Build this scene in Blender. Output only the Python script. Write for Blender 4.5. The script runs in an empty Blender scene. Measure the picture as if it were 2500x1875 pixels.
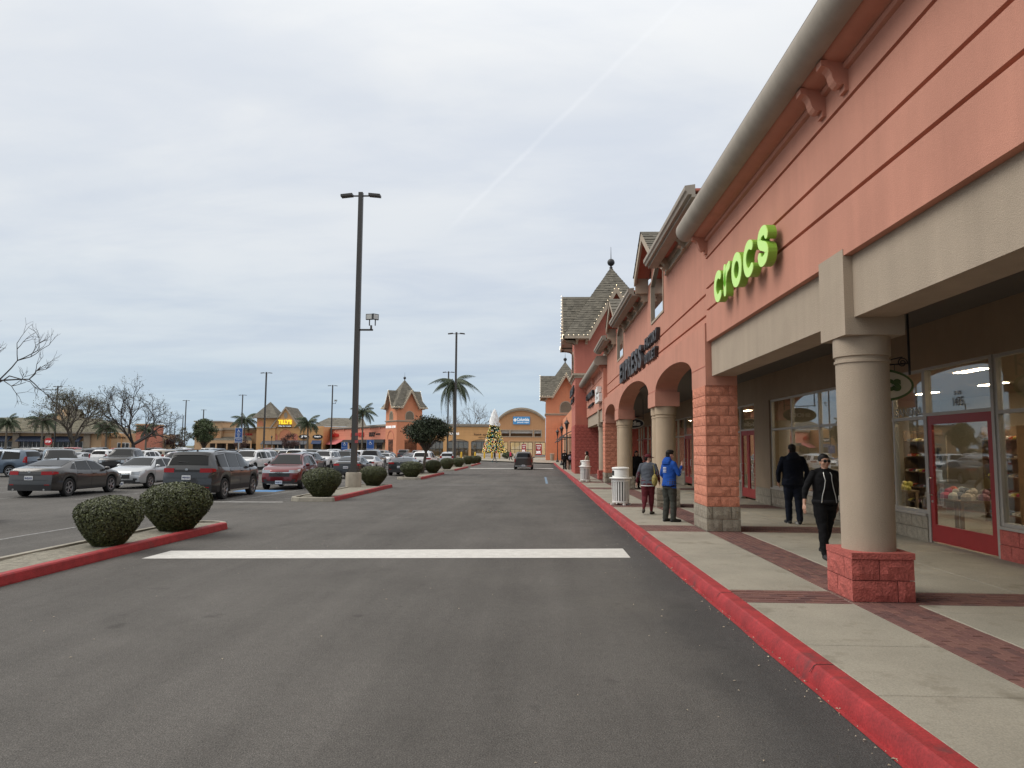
import bpy, bmesh, math, random
import numpy as np
from mathutils import Vector, Matrix, noise, kdtree
random.seed(7)
SC = bpy.context.scene
COL = SC.collection
R = math.radians
PI = math.pi

# ------------------------------------------------------------------ camera
F_PX, CXP, CYP, EYE = 1740.0, 1250.0, 937.5, 1.9      # photograph: 2500 x 1875
YAW = math.atan(68 / F_PX); PITCH = math.atan(155.0 / F_PX); ROLL = 0.007
fw = np.array([-math.sin(YAW) * math.cos(PITCH), math.cos(YAW) * math.cos(PITCH), math.sin(PITCH)])
r0 = np.array([math.cos(YAW), math.sin(YAW), 0.0]); u0 = np.cross(r0, fw)
cr = r0 * math.cos(ROLL) + u0 * math.sin(ROLL); cu = u0 * math.cos(ROLL) - r0 * math.sin(ROLL)
cam = bpy.data.cameras.new('camera'); camo = bpy.data.objects.new('camera', cam); COL.objects.link(camo)
m = Matrix.Identity(4)
for i in range(3):
    m[i][0] = cr[i]; m[i][1] = cu[i]; m[i][2] = -fw[i]
m[0][3], m[1][3], m[2][3] = 0, 0, EYE
camo.matrix_world = m
cam.sensor_width = 36; cam.lens = 36 * F_PX / 2500; cam.clip_start = 0.05; cam.clip_end = 6000
SC.camera = camo

# ------------------------------------------------------------------ sky, sun, exposure
def world():
    w = bpy.data.worlds.new('World'); SC.world = w; w.use_nodes = True
    nt = w.node_tree; N = nt.nodes; L = nt.links; N.clear()
    out = N.new('ShaderNodeOutputWorld'); bg = N.new('ShaderNodeBackground'); bg.inputs[1].default_value = 0.1
    L.new(bg.outputs[0], out.inputs[0])
    sky = N.new('ShaderNodeTexSky'); sky.sky_type = 'NISHITA'; sky.sun_disc = False
    sky.sun_elevation = SUN_EL; sky.sun_rotation = SUN_ROT; sky.dust_density = 2.0
    tc = N.new('ShaderNodeTexCoord'); sep = N.new('ShaderNodeSeparateXYZ'); L.new(tc.outputs['Generated'], sep.inputs[0])
    def mth(op, a, b=None, c=None):
        n = N.new('ShaderNodeMath'); n.operation = op
        for k, v in enumerate((a, b, c)):
            if v is None: continue
            if isinstance(v, (int, float)): n.inputs[k].default_value = v
            else: L.new(v, n.inputs[k])
        return n.outputs[0]
    zc = mth('MAXIMUM', sep.outputs[2], 0.0)
    ramp = N.new('ShaderNodeValToRGB'); L.new(zc, ramp.inputs[0])
    cr_ = ramp.color_ramp; cr_.interpolation = 'EASE'
    stops = [(0.0, (.40, .50, .59)), (.05, (.42, .52, .615)), (.15, (.525, .585, .655)), (.27, (.60, .64, .695)), (.42, (.655, .685, .73)), (.7, (.90, .91, .92)), (1.0, (1.14, 1.14, 1.14))]
    while len(cr_.elements) < len(stops): cr_.elements.new(.5)
    for e, (p, c) in zip(cr_.elements, stops): e.position = p; e.color = (*c, 1)
    # cloud layer seen in perspective: direction projected on a plane overhead
    den = mth('ADD', zc, 0.13)
    px = mth('DIVIDE', sep.outputs[0], den); py = mth('DIVIDE', sep.outputs[1], den)
    cmb = N.new('ShaderNodeCombineXYZ'); L.new(px, cmb.inputs[0]); L.new(py, cmb.inputs[1])
    def nz(scale, detail, rough, dist, off):
        mp = N.new('ShaderNodeMapping'); mp.inputs['Location'].default_value = off; mp.inputs['Rotation'].default_value = (0, 0, .5); mp.inputs['Scale'].default_value = (1, 1.9, 1)
        L.new(cmb.outputs[0], mp.inputs[0])
        n = N.new('ShaderNodeTexNoise'); n.inputs['Scale'].default_value = scale; n.inputs['Detail'].default_value = detail
        n.inputs['Roughness'].default_value = rough; n.inputs['Distortion'].default_value = dist
        L.new(mp.outputs[0], n.inputs[0]); return n.outputs[0]
    n1 = nz(.55, 5, .5, .5, (3.1, 1.7, 0)); n2 = nz(1.7, 7, .58, .35, (9.3, 4.1, 2))
    k = mth('ADD', mth('MULTIPLY', n1, .65), mth('MULTIPLY', n2, .35))
    mr = N.new('ShaderNodeMapRange'); L.new(k, mr.inputs[0]); mr.inputs[1].default_value = .36; mr.inputs[2].default_value = .62; mr.inputs[3].default_value = 0; mr.inputs[4].default_value = 1
    mr.interpolation_type = 'SMOOTHSTEP'
    cl = N.new('ShaderNodeMix'); cl.data_type = 'RGBA'; L.new(mr.outputs[0], cl.inputs[0])
    def mulc(sock, c):
        n = N.new('ShaderNodeMix'); n.data_type = 'RGBA'; n.blend_type = 'MULTIPLY'; n.inputs[0].default_value = 1
        L.new(sock, n.inputs[6]); n.inputs[7].default_value = (*c, 1); return n.outputs[2]
    L.new(mulc(ramp.outputs[0], (.90, .925, .965)), cl.inputs[6]); L.new(mulc(ramp.outputs[0], (1.09, 1.075, 1.045)), cl.inputs[7])
    # faint old contrail: a thin great-circle streak
    def rayd(x, y):
        d = fw + cr * ((x - CXP) / F_PX) - cu * ((y - CYP) / F_PX); return d / np.linalg.norm(d)
    d1, d2 = rayd(1175, 480), rayd(1672, -8); nn = np.cross(d1, d2); nn /= np.linalg.norm(nn)
    mid = (d1 + d2); mid /= np.linalg.norm(mid)
    dot = N.new('ShaderNodeVectorMath'); dot.operation = 'DOT_PRODUCT'; L.new(tc.outputs['Generated'], dot.inputs[0]); dot.inputs[1].default_value = nn
    wob = mth('MULTIPLY', mth('SUBTRACT', nz(5, 4, .6, 0, (0, 0, 5)), .5), .006)
    ab = mth('ABSOLUTE', mth('ADD', dot.outputs['Value'], wob))
    tr = N.new('ShaderNodeMapRange'); L.new(ab, tr.inputs[0]); tr.inputs[1].default_value = 0; tr.inputs[2].default_value = .0052; tr.inputs[3].default_value = 1; tr.inputs[4].default_value = 0; tr.interpolation_type = 'SMOOTHSTEP'
    dm = N.new('ShaderNodeVectorMath'); dm.operation = 'DOT_PRODUCT'; L.new(tc.outputs['Generated'], dm.inputs[0]); dm.inputs[1].default_value = mid
    rg = N.new('ShaderNodeMapRange'); L.new(dm.outputs['Value'], rg.inputs[0]); rg.inputs[1].default_value = .965; rg.inputs[2].default_value = .99; rg.interpolation_type = 'SMOOTHSTEP'
    streak = mth('MULTIPLY', mth('MULTIPLY', tr.outputs[0], rg.outputs[0]), mth('MULTIPLY', n2, .32))
    ct = N.new('ShaderNodeMix'); ct.data_type = 'RGBA'; L.new(streak, ct.inputs[0]); L.new(cl.outputs[2], ct.inputs[6]); ct.inputs[7].default_value = (.86, .88, .91, 1)
    # veiled sun: the overcast is a little brighter and warmer towards it
    ds = N.new('ShaderNodeVectorMath'); ds.operation = 'DOT_PRODUCT'; L.new(tc.outputs['Generated'], ds.inputs[0]); ds.inputs[1].default_value = (math.sin(SUN_AZ) * math.cos(SUN_EL), math.cos(SUN_AZ) * math.cos(SUN_EL), math.sin(SUN_EL))
    gw = mth('POWER', mth('MAXIMUM', ds.outputs['Value'], 0.0), 2.0)
    gl = N.new('ShaderNodeMix'); gl.data_type = 'RGBA'; L.new(gw, gl.inputs[0]); L.new(ct.outputs[2], gl.inputs[6]); L.new(mulc(ct.outputs[2], (1.14, 1.10, 1.02)), gl.inputs[7]); ct = gl
    sc = N.new('ShaderNodeMix'); sc.data_type = 'RGBA'; sc.blend_type = 'MULTIPLY'; sc.inputs[0].default_value = 1
    L.new(ct.outputs[2], sc.inputs[6]); sc.inputs[7].default_value = (10, 10, 10, 1); sc.clamp_result = False
    fin = N.new('ShaderNodeMix'); fin.data_type = 'RGBA'; fin.inputs[0].default_value = .06
    L.new(sc.outputs[2], fin.inputs[6]); L.new(sky.outputs[0], fin.inputs[7])
    L.new(fin.outputs[2], bg.inputs[0])
SUN_EL = R(47); SUN_AZ = R(-92)          # azimuth from +Y towards +X: high on the left, slightly ahead
SUN_ROT = SUN_AZ
world()
sl = bpy.data.lights.new('sun', 'SUN'); sl.energy = 1.5; sl.angle = R(40); sl.color = (1, .965, .91)
so = bpy.data.objects.new('sun', sl); COL.objects.link(so)
sd = Vector((math.sin(SUN_AZ) * math.cos(SUN_EL), math.cos(SUN_AZ) * math.cos(SUN_EL), math.sin(SUN_EL)))
so.rotation_euler = sd.to_track_quat('Z', 'Y').to_euler()
SC.view_settings.view_transform = 'Standard'; SC.view_settings.look = 'None'
SC.view_settings.exposure = 0.26; SC.view_settings.gamma = 1; SC.view_settings.use_curve_mapping = False
SC.render.engine = 'CYCLES'
SC.cycles.max_bounces = 6; SC.cycles.diffuse_bounces = 3; SC.cycles.glossy_bounces = 3; SC.cycles.transmission_bounces = 4; SC.cycles.transparent_max_bounces = 8
SC.cycles.use_denoising = True; SC.cycles.caustics_reflective = False; SC.cycles.caustics_refractive = False

# ------------------------------------------------------------------ pixel -> place helpers
CAM = np.array([0, 0, EYE])
def gz(y):                                  # the site falls gently away from the camera
    return -0.0055 * max(0.0, min(y, 75.0) - 13.0)
def ray(px, py):
    return fw + cr * ((px - CXP) / F_PX) - cu * ((py - CYP) / F_PX)
def aty(px, py, Y):
    d = ray(px, py); return CAM + d * (Y / d[1])
def atx(px, py, X):
    d = ray(px, py); return CAM + d * (X / d[0])

# ------------------------------------------------------------------ materials
MATS = {}
def mat(name, col, rough=.8, metal=0.0, var=.06, vscale=3.0, bump=0.0, bscale=60.0, spec=.5, coat=0.0, streak=0.0, blotch=None, emit=None, attr=False, fine=0.0):
    if name in MATS: return MATS[name]
    mt = bpy.data.materials.new(name); mt.use_nodes = True
    nt = mt.node_tree; N = nt.nodes; L = nt.links
    b = N['Principled BSDF']
    b.inputs['Roughness'].default_value = rough; b.inputs['Metallic'].default_value = metal
    b.inputs['Specular IOR Level'].default_value = spec; b.inputs['Coat Weight'].default_value = coat
    tc = N.new('ShaderNodeTexCoord'); vec = tc.outputs['Object']
    def noise_(scale, detail=5, sc=(1, 1, 1), rough_=.55):
        mp = N.new('ShaderNodeMapping'); mp.inputs['Scale'].default_value = sc; L.new(vec, mp.inputs[0])
        n = N.new('ShaderNodeTexNoise'); n.inputs['Scale'].default_value = scale; n.inputs['Detail'].default_value = detail; n.inputs['Roughness'].default_value = rough_
        L.new(mp.outputs[0], n.inputs[0]); return n.outputs[0]
    def mul(sock, fac_sock, lo, hi):
        mr = N.new('ShaderNodeMapRange'); L.new(fac_sock, mr.inputs[0]); mr.inputs[1].default_value = .3; mr.inputs[2].default_value = .7
        mr.inputs[3].default_value = lo; mr.inputs[4].default_value = hi
        n = N.new('ShaderNodeMix'); n.data_type = 'RGBA'; n.blend_type = 'MULTIPLY'; n.inputs[0].default_value = 1
        L.new(sock, n.inputs[6]); cmb = N.new('ShaderNodeCombineColor')
        for k in range(3): L.new(mr.outputs[0], cmb.inputs[k])
        L.new(cmb.outputs[0], n.inputs[7]); return n.outputs[2]
    rgb = N.new('ShaderNodeRGB'); rgb.outputs[0].default_value = (*col, 1); c = rgb.outputs[0]
    if var: c = mul(c, noise_(vscale, 6), 1 - var, 1 + var)
    if fine: c = mul(c, noise_(bscale * 1.3, 2), 1 - fine, 1 + fine)
    if streak: c = mul(c, noise_(2.2, 6, (1.6, 1.6, .12)), 1 - streak, 1 + streak * .5)
    if blotch:
        n = noise_(blotch[1], 6, rough_=.65); mr = N.new('ShaderNodeMapRange'); L.new(n, mr.inputs[0]); mr.inputs[1].default_value = blotch[2]; mr.inputs[2].default_value = blotch[2] + .12
        mx = N.new('ShaderNodeMix'); mx.data_type = 'RGBA'; L.new(mr.outputs[0], mx.inputs[0]); L.new(c, mx.inputs[6]); mx.inputs[7].default_value = (*blotch[0], 1); c = mx.outputs[2]
    if attr:
        at = N.new('ShaderNodeAttribute'); at.attribute_name = 'tone'
        n = N.new('ShaderNodeMix'); n.data_type = 'RGBA'; n.blend_type = 'MULTIPLY'; n.inputs[0].default_value = 1; L.new(c, n.inputs[6]); L.new(at.outputs[0], n.inputs[7]); c = n.outputs[2]
    L.new(c, b.inputs['Base Color'])
    if bump:
        bp = N.new('ShaderNodeBump'); bp.inputs['Strength'].default_value = bump; bp.inputs['Distance'].default_value = .02
        L.new(noise_(bscale, 4), bp.inputs['Height']); L.new(bp.outputs[0], b.inputs['Normal'])
    if emit:
        b.inputs['Emission Color'].default_value = (*emit[0], 1); b.inputs['Emission Strength'].default_value = emit[1]
    MATS[name] = mt; return mt
def glass_mat(name, tint=(.9, .93, .92), rough=.01, refl=1.0):
    if name in MATS: return MATS[name]
    mt = bpy.data.materials.new(name); mt.use_nodes = True; N = mt.node_tree.nodes; L = mt.node_tree.links; N.clear()
    o = N.new('ShaderNodeOutputMaterial'); mx = N.new('ShaderNodeMixShader'); t = N.new('ShaderNodeBsdfTransparent'); g = N.new('ShaderNodeBsdfGlossy')
    t.inputs[0].default_value = (*tint, 1); g.inputs['Roughness'].default_value = rough; g.inputs[0].default_value = (.95, .97, 1, 1)
    fr = N.new('ShaderNodeFresnel'); gm = N.new('ShaderNodeNewGeometry'); io = N.new('ShaderNodeMapRange'); io.inputs[3].default_value = 1.52; io.inputs[4].default_value = 1 / 1.52; L.new(gm.outputs['Backfacing'], io.inputs[0]); L.new(io.outputs[0], fr.inputs[0])
    ml = N.new('ShaderNodeMath'); ml.operation = 'MULTIPLY_ADD'; ml.inputs[1].default_value = 1.6 * refl; ml.inputs[2].default_value = .03; ml.use_clamp = True
    L.new(fr.outputs[0], ml.inputs[0]); L.new(ml.outputs[0], mx.inputs[0]); L.new(t.outputs[0], mx.inputs[1]); L.new(g.outputs[0], mx.inputs[2]); L.new(mx.outputs[0], o.inputs[0])
    MATS[name] = mt; return mt

# ------------------------------------------------------------------ mesh builder
class MB:
    def __init__(s): s.v = []; s.f = []; s.m = []; s.tone = None
    def add(s, vs, fs, mi=0):
        o = len(s.v); s.v.extend([tuple(map(float, p)) for p in vs])
        for f in fs: s.f.append(tuple(i + o for i in f)); s.m.append(mi)
        return s
    def box(s, a, b, mi=0):
        x0, y0, z0 = a; x1, y1, z1 = b
        if x0 > x1: x0, x1 = x1, x0
        if y0 > y1: y0, y1 = y1, y0
        if z0 > z1: z0, z1 = z1, z0
        return s.add([(x0, y0, z0), (x1, y0, z0), (x1, y1, z0), (x0, y1, z0), (x0, y0, z1), (x1, y0, z1), (x1, y1, z1), (x0, y1, z1)],
                     [(0, 3, 2, 1), (4, 5, 6, 7), (0, 1, 5, 4), (1, 2, 6, 5), (2, 3, 7, 6), (3, 0, 4, 7)], mi)
    def obox(s, c, ax, ay, az, mi=0):      # oriented box: centre and three half-axis vectors
        c, ax, ay, az = map(np.array, (c, ax, ay, az))
        vs = [c + i * ax + j * ay + k * az for k in (-1, 1) for j, i in ((-1, -1), (-1, 1), (1, 1), (1, -1))]
        return s.add(vs, [(0, 3, 2, 1), (4, 5, 6, 7), (0, 1, 5, 4), (1, 2, 6, 5), (2, 3, 7, 6), (3, 0, 4, 7)], mi)
    def tube(s, pts, rad, n=8, cap=True, mi=0):
        pts = [np.array(p, float) for p in pts]; k = len(pts)
        rad = [rad] * k if isinstance(rad, (int, float)) else rad
        vs = []; prev = None
        for i, p in enumerate(pts):
            t = pts[min(i + 1, k - 1)] - pts[max(i - 1, 0)]; t = t / (np.linalg.norm(t) + 1e-9)
            if prev is None:
                a = np.array([0, 0, 1.0]) if abs(t[2]) < .9 else np.array([1.0, 0, 0])
            else: a = prev
            u = a - t * (a @ t); u = u / (np.linalg.norm(u) + 1e-9); w = np.cross(t, u); prev = u
            for j in range(n):
                q = 2 * PI * j / n; vs.append(p + rad[i] * (math.cos(q) * u + math.sin(q) * w))
        fs = [(i * n + j, i * n + (j + 1) % n, (i + 1) * n + (j + 1) % n, (i + 1) * n + j) for i in range(k - 1) for j in range(n)]
        if cap: fs += [tuple(range(n - 1, -1, -1)), tuple((k - 1) * n + j for j in range(n))]
        return s.add(vs, fs, mi)
    def lathe(s, prof, c=(0, 0, 0), n=16, mi=0, cap=True):   # prof: (r, z)
        vs = [(c[0] + r * math.cos(2 * PI * j / n), c[1] + r * math.sin(2 * PI * j / n), c[2] + z) for r, z in prof for j in range(n)]
        k = len(prof)
        fs = [(i * n + j, i * n + (j + 1) % n, (i + 1) * n + (j + 1) % n, (i + 1) * n + j) for i in range(k - 1) for j in range(n)]
        if cap: fs += [tuple(range(n - 1, -1, -1)), tuple((k - 1) * n + j for j in range(n))]
        return s.add(vs, fs, mi)
    def extr(s, prof, d, mi=0, cap=True):  # prof: closed list of 3D points, d: extrusion vector
        n = len(prof); d = np.array(d, float); vs = [np.array(p, float) for p in prof]; vs += [p + d for p in vs[:n]]
        fs = [(i, (i + 1) % n, n + (i + 1) % n, n + i) for i in range(n)]
        if cap: fs += [tuple(range(n - 1, -1, -1)), tuple(range(n, 2 * n))]
        return s.add(vs, fs, mi)
    def yprof(s, prof, y0, y1, mi=0): return s.extr([(x, y0, z) for x, z in prof], (0, y1 - y0, 0), mi)
    def quad(s, a, b, c, d, mi=0): return s.add([a, b, c, d], [(0, 1, 2, 3)], mi)
    def ball(s, c, r, n=10, k=7, sc=(1, 1, 1), mi=0):
        vs = []; fs = []
        for i in range(k + 1):
            t = PI * i / k
            for j in range(n):
                q = 2 * PI * j / n; vs.append((c[0] + r * sc[0] * math.sin(t) * math.cos(q), c[1] + r * sc[1] * math.sin(t) * math.sin(q), c[2] - r * sc[2] * math.cos(t)))
        for i in range(k):
            for j in range(n): fs.append((i * n + j, i * n + (j + 1) % n, (i + 1) * n + (j + 1) % n, (i + 1) * n + j))
        return s.add(vs, fs, mi)
    def mesh(s, name, mats=(), off=(0, 0, 0), smooth=False, weld=False):
        me = bpy.data.meshes.new(name)
        v = np.array(s.v, float) - np.array(off) if s.v else np.zeros((0, 3))
        me.from_pydata(v.tolist(), [], s.f)
        for x in (mats if isinstance(mats, (list, tuple)) else [mats]): me.materials.append(x)
        if len(me.materials) > 1: me.polygons.foreach_set('material_index', s.m)
        if s.tone is not None:
            a = me.color_attributes.new('tone', 'FLOAT_COLOR', 'CORNER')
            t = np.repeat(np.array(s.tone, float), [len(f) for f in s.f]); a.data.foreach_set('color', np.stack([t, t, t, np.ones_like(t)], 1).ravel())
        me.update()
        bm = bmesh.new(); bm.from_mesh(me)
        if weld: bmesh.ops.remove_doubles(bm, verts=bm.verts, dist=1e-4)
        bmesh.ops.recalc_face_normals(bm, faces=bm.faces); bm.to_mesh(me); bm.free()
        if smooth:
            me.polygons.foreach_set('use_smooth', [True] * len(me.polygons))
            try: me.set_sharp_from_angle(angle=R(smooth if smooth is not True else 40))
            except Exception: pass
        return me

def tag(o, label=None, cat=None, group=None, kind=None):
    if label: o['label'] = label
    if cat: o['category'] = cat
    if group: o['group'] = group
    if kind: o['kind'] = kind
    return o
def thing(name, label, cat, loc=(0, 0, 0), rz=0, group=None):
    o = bpy.data.objects.new(name, None); COL.objects.link(o); o.location = loc; o.rotation_euler = (0, 0, rz); o.empty_display_size = .2
    return tag(o, label, cat, group)
WL = {}
def wloc(p):                               # world location of an unrotated chain of parents
    v = Vector((0, 0, 0))
    while p: v += p.location; p = p.parent
    return v
def obj(name, mb, mats, parent=None, local=False, smooth=False, weld=False, loc=None, label=None, kind=None):
    me = mb if isinstance(mb, bpy.types.Mesh) else mb.mesh(name, mats, off=(0, 0, 0) if local or parent is None else wloc(parent), smooth=smooth, weld=weld)
    o = bpy.data.objects.new(name, me); COL.objects.link(o)
    if parent: o.parent = parent
    if loc is not None: o.location = Vector(loc) - (wloc(parent) if parent and not local else Vector((0, 0, 0)))
    if label: o['label'] = label
    if kind: o['kind'] = kind
    return o
def struct(name, mb, mats, **k): return obj(name, mb, mats, kind='structure', **k)
def copy_tree(o, parent=None):
    c = o.copy(); COL.objects.link(c); c.parent = parent
    for ch in o.children: copy_tree(ch, c)
    return c
def text_mesh(txt, size=1.0, depth=.05, bold=0.0, name='letters', spacing=1.0):
    cu_ = bpy.data.curves.new('t', 'FONT'); cu_.body = txt; cu_.size = size; cu_.extrude = depth / 2; cu_.offset = bold; cu_.space_character = spacing
    cu_.resolution_u = 3
    o = bpy.data.objects.new('t', cu_); COL.objects.link(o); dg = bpy.context.evaluated_depsgraph_get()
    me = bpy.data.meshes.new_from_object(o.evaluated_get(dg)); bpy.data.objects.remove(o); bpy.data.curves.remove(cu_)
    me.name = name; return me
def fit_text(txt, origin, ux, uz, W, Hh, depth, material, parent, bold=0.0, name='lettering', spacing=1.0, label=None):
    """text filling a W x Hh rectangle whose lower left corner is origin; ux reading direction, uz up"""
    me = text_mesh(txt, 1.0, 1.0, bold, name, spacing)
    co = np.zeros(len(me.vertices) * 3); me.vertices.foreach_get('co', co); co = co.reshape(-1, 3)
    lo, hi = co.min(0), co.max(0); n = (co - lo) / np.maximum(hi - lo, 1e-6)
    ux = np.array(ux, float); ux /= np.linalg.norm(ux); uz = np.array(uz, float); uz /= np.linalg.norm(uz); nn = np.cross(ux, uz)
    o3 = np.array(origin, float) - np.array(wloc(parent) if parent else (0, 0, 0))
    w = o3 + n[:, :1] * W * ux + n[:, 1:2] * Hh * uz + n[:, 2:3] * depth * nn
    me.vertices.foreach_set('co', w.ravel()); me.materials.clear(); me.materials.append(material); me.update()
    o = bpy.data.objects.new(name, me); COL.objects.link(o); o.parent = parent
    if label: o['label'] = label
    return o
def stroke(mb, path, wdt, O, ux, uz, depth, n_cap=6):
    """2D path swept with a round nib, extruded: thick rounded letter strokes"""
    p = [np.array(q, float) for q in path]; h = wdt / 2; Lf, Rt = [], []
    closed = np.linalg.norm(p[0] - p[-1]) < 1e-6
    k = len(p)
    for i in range(k):
        a = p[i - 1] if i else (p[-2] if closed else p[0]); b = p[i + 1] if i < k - 1 else (p[1] if closed else p[-1])
        t = b - a; t /= np.linalg.norm(t); nrm = np.array([-t[1], t[0]]); Lf.append(p[i] + nrm * h); Rt.append(p[i] - nrm * h)
    ux = np.array(ux, float); uz = np.array(uz, float); nn = np.cross(ux, uz); O = np.array(O, float)
    def P3(q, d): return O + ux * q[0] + uz * q[1] + nn * d
    vs = []; fs = []
    for i in range(k): vs += [P3(Lf[i], 0), P3(Rt[i], 0), P3(Lf[i], depth), P3(Rt[i], depth)]
    for i in range(k - 1):
        a, b = 4 * i, 4 * i + 4
        fs += [(a + 2, a + 3, b + 3, b + 2), (a, b, b + 1, a + 1), (a, a + 2, b + 2, b), (a + 1, b + 1, b + 3, a + 3)]
    mb.add(vs, fs)
    if not closed:
        for i, sgn in ((0, -1), (k - 1, 1)):
            j = 1 if i == 0 else k - 2
            t = (p[i] - p[j]); a0 = math.atan2(t[1], t[0]); arc = [p[i] + h * np.array([math.cos(a0 - PI / 2 + PI * q / n_cap), math.sin(a0 - PI / 2 + PI * q / n_cap)]) for q in range(n_cap + 1)]
            mb.extr([P3(q, 0) for q in arc], nn * depth)
# ------------------------------------------------------------------ surfaces
M_ASPH = mat('asphalt', (.103, .096, .088), .92, var=.12, vscale=.45, bump=.6, bscale=75, spec=.25, fine=.42, blotch=((.118, .109, .097), .16, .56))
def asphalt_gutter(mt):                    # newer, darker asphalt strip laid along the red kerb
    nt = mt.node_tree; N = nt.nodes; L = nt.links; b = N['Principled BSDF']; src = b.inputs['Base Color'].links[0].from_socket
    tc = N.new('ShaderNodeTexCoord'); sp = N.new('ShaderNodeSeparateXYZ'); L.new(tc.outputs['Object'], sp.inputs[0])
    n = N.new('ShaderNodeTexNoise'); n.inputs['Scale'].default_value = .7; n.inputs['Detail'].default_value = 6; L.new(tc.outputs['Object'], n.inputs[0])
    a = N.new('ShaderNodeMath'); a.operation = 'MULTIPLY_ADD'; L.new(n.outputs[0], a.inputs[0]); a.inputs[1].default_value = 1.1; L.new(sp.outputs[0], a.inputs[2])
    mr = N.new('ShaderNodeMapRange'); L.new(a.outputs[0], mr.inputs[0]); mr.inputs[1].default_value = 1.6; mr.inputs[2].default_value = 2.45; mr.interpolation_type = 'SMOOTHSTEP'
    mx = N.new('ShaderNodeMix'); mx.data_type = 'RGBA'; mx.blend_type = 'MULTIPLY'; L.new(mr.outputs[0], mx.inputs[0]); L.new(src, mx.inputs[6]); mx.inputs[7].default_value = (.66, .68, .71, 1)
    w = N.new('ShaderNodeTexNoise'); w.inputs['Scale'].default_value = .23; w.inputs['Detail'].default_value = 8; w.inputs['Roughness'].default_value = .7
    mp = N.new('ShaderNodeMapping'); mp.inputs['Scale'].default_value = (1.6, .35, 1); L.new(tc.outputs['Object'], mp.inputs[0]); L.new(mp.outputs[0], w.inputs[0])
    m2 = N.new('ShaderNodeMapRange'); L.new(w.outputs[0], m2.inputs[0]); m2.inputs[1].default_value = .38; m2.inputs[2].default_value = .64; m2.inputs[3].default_value = .86; m2.inputs[4].default_value = 1.12
    m3 = N.new('ShaderNodeMix'); m3.data_type = 'RGBA'; m3.blend_type = 'MULTIPLY'; m3.inputs[0].default_value = 1; L.new(mx.outputs[2], m3.inputs[6]); L.new(m2.outputs[0], m3.inputs[7])
    last = m3.outputs[2]
    for sc_, lo, hi, det in ((34, .80, 1.20, 8), (9, .93, 1.07, 4), (150, .66, 1.42, 2)):
        w2 = N.new('ShaderNodeTexNoise'); w2.inputs['Scale'].default_value = sc_; w2.inputs['Detail'].default_value = det; w2.inputs['Roughness'].default_value = .78; L.new(tc.outputs['Object'], w2.inputs[0])
        q2 = N.new('ShaderNodeMapRange'); L.new(w2.outputs[0], q2.inputs[0]); q2.inputs[1].default_value = .36; q2.inputs[2].default_value = .64; q2.inputs[3].default_value = lo; q2.inputs[4].default_value = hi
        q3 = N.new('ShaderNodeMix'); q3.data_type = 'RGBA'; q3.blend_type = 'MULTIPLY'; q3.inputs[0].default_value = 1; L.new(last, q3.inputs[6]); L.new(q2.outputs[0], q3.inputs[7]); last = q3.outputs[2]
    for sc_, lo, hi, mn, mx_, st in ((2.0, 1.0, .72, .66, .74, (1, 1, 1)), (1.0, .93, 1.06, .35, .65, (1.9, .045, 1)), (.55, 1.0, .82, .60, .70, (1, .6, 1))):
        w2 = N.new('ShaderNodeTexNoise'); w2.inputs['Scale'].default_value = sc_; w2.inputs['Detail'].default_value = 5; mp2 = N.new('ShaderNodeMapping'); mp2.inputs['Scale'].default_value = st; mp2.inputs['Location'].default_value = (3.3, 7.7, 0); L.new(tc.outputs['Object'], mp2.inputs[0]); L.new(mp2.outputs[0], w2.inputs[0])
        q2 = N.new('ShaderNodeMapRange'); L.new(w2.outputs[0], q2.inputs[0]); q2.inputs[1].default_value = mn; q2.inputs[2].default_value = mx_; q2.inputs[3].default_value = lo; q2.inputs[4].default_value = hi
        q3 = N.new('ShaderNodeMix'); q3.data_type = 'RGBA'; q3.blend_type = 'MULTIPLY'; q3.inputs[0].default_value = 1; L.new(last, q3.inputs[6]); L.new(q2.outputs[0], q3.inputs[7]); last = q3.outputs[2]
    L.new(last, b.inputs['Base Color'])
asphalt_gutter(M_ASPH)
M_CONC = mat('concrete', (.295, .268, .215), .85, var=.15, vscale=.9, bump=.2, bscale=60, fine=.16, blotch=((.215, .19, .145), 2.3, .57))
M_CONC_KERB = mat('kerb_concrete', (.30, .275, .225), .9, var=.16, vscale=6, bump=.2, bscale=40)
M_RED = mat('red_kerb_paint', (.31, .023, .025), .7, fine=.2, var=.26, vscale=5, bump=.2, bscale=45, blotch=((.13, .035, .035), 1.7, .57))
M_WHITE = mat('road_white', (.56, .545, .51), .85, var=.10, vscale=6, bump=.25, bscale=60, fine=.14, blotch=((.30, .285, .26), 26, .60))
M_WORN = mat('worn_white', (.23, .225, .215), .9, var=.25, vscale=9, blotch=((.11, .108, .104), 8, .5))
M_BLUE = mat('road_blue', (.09, .22, .42), .85, var=.2, vscale=8)
M_BLUEW = mat('worn_blue', (.16, .23, .31), .9, var=.25, vscale=9)
M_SOIL = mat('gravel_soil', (.23, .21, .165), .95, var=.3, vscale=9, bump=.8, bscale=55, fine=.35)
M_JOINT = mat('joint', (.10, .09, .075), .95, var=.2)
M_BRICK = [mat('paver_brick_%s' % w, c, .88, var=.14, vscale=14, bump=.15, bscale=90) for w, c in (('plum', (.150, .068, .058)), ('rust', (.175, .082, .066)), ('dark', (.118, .056, .050)))]

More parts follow.
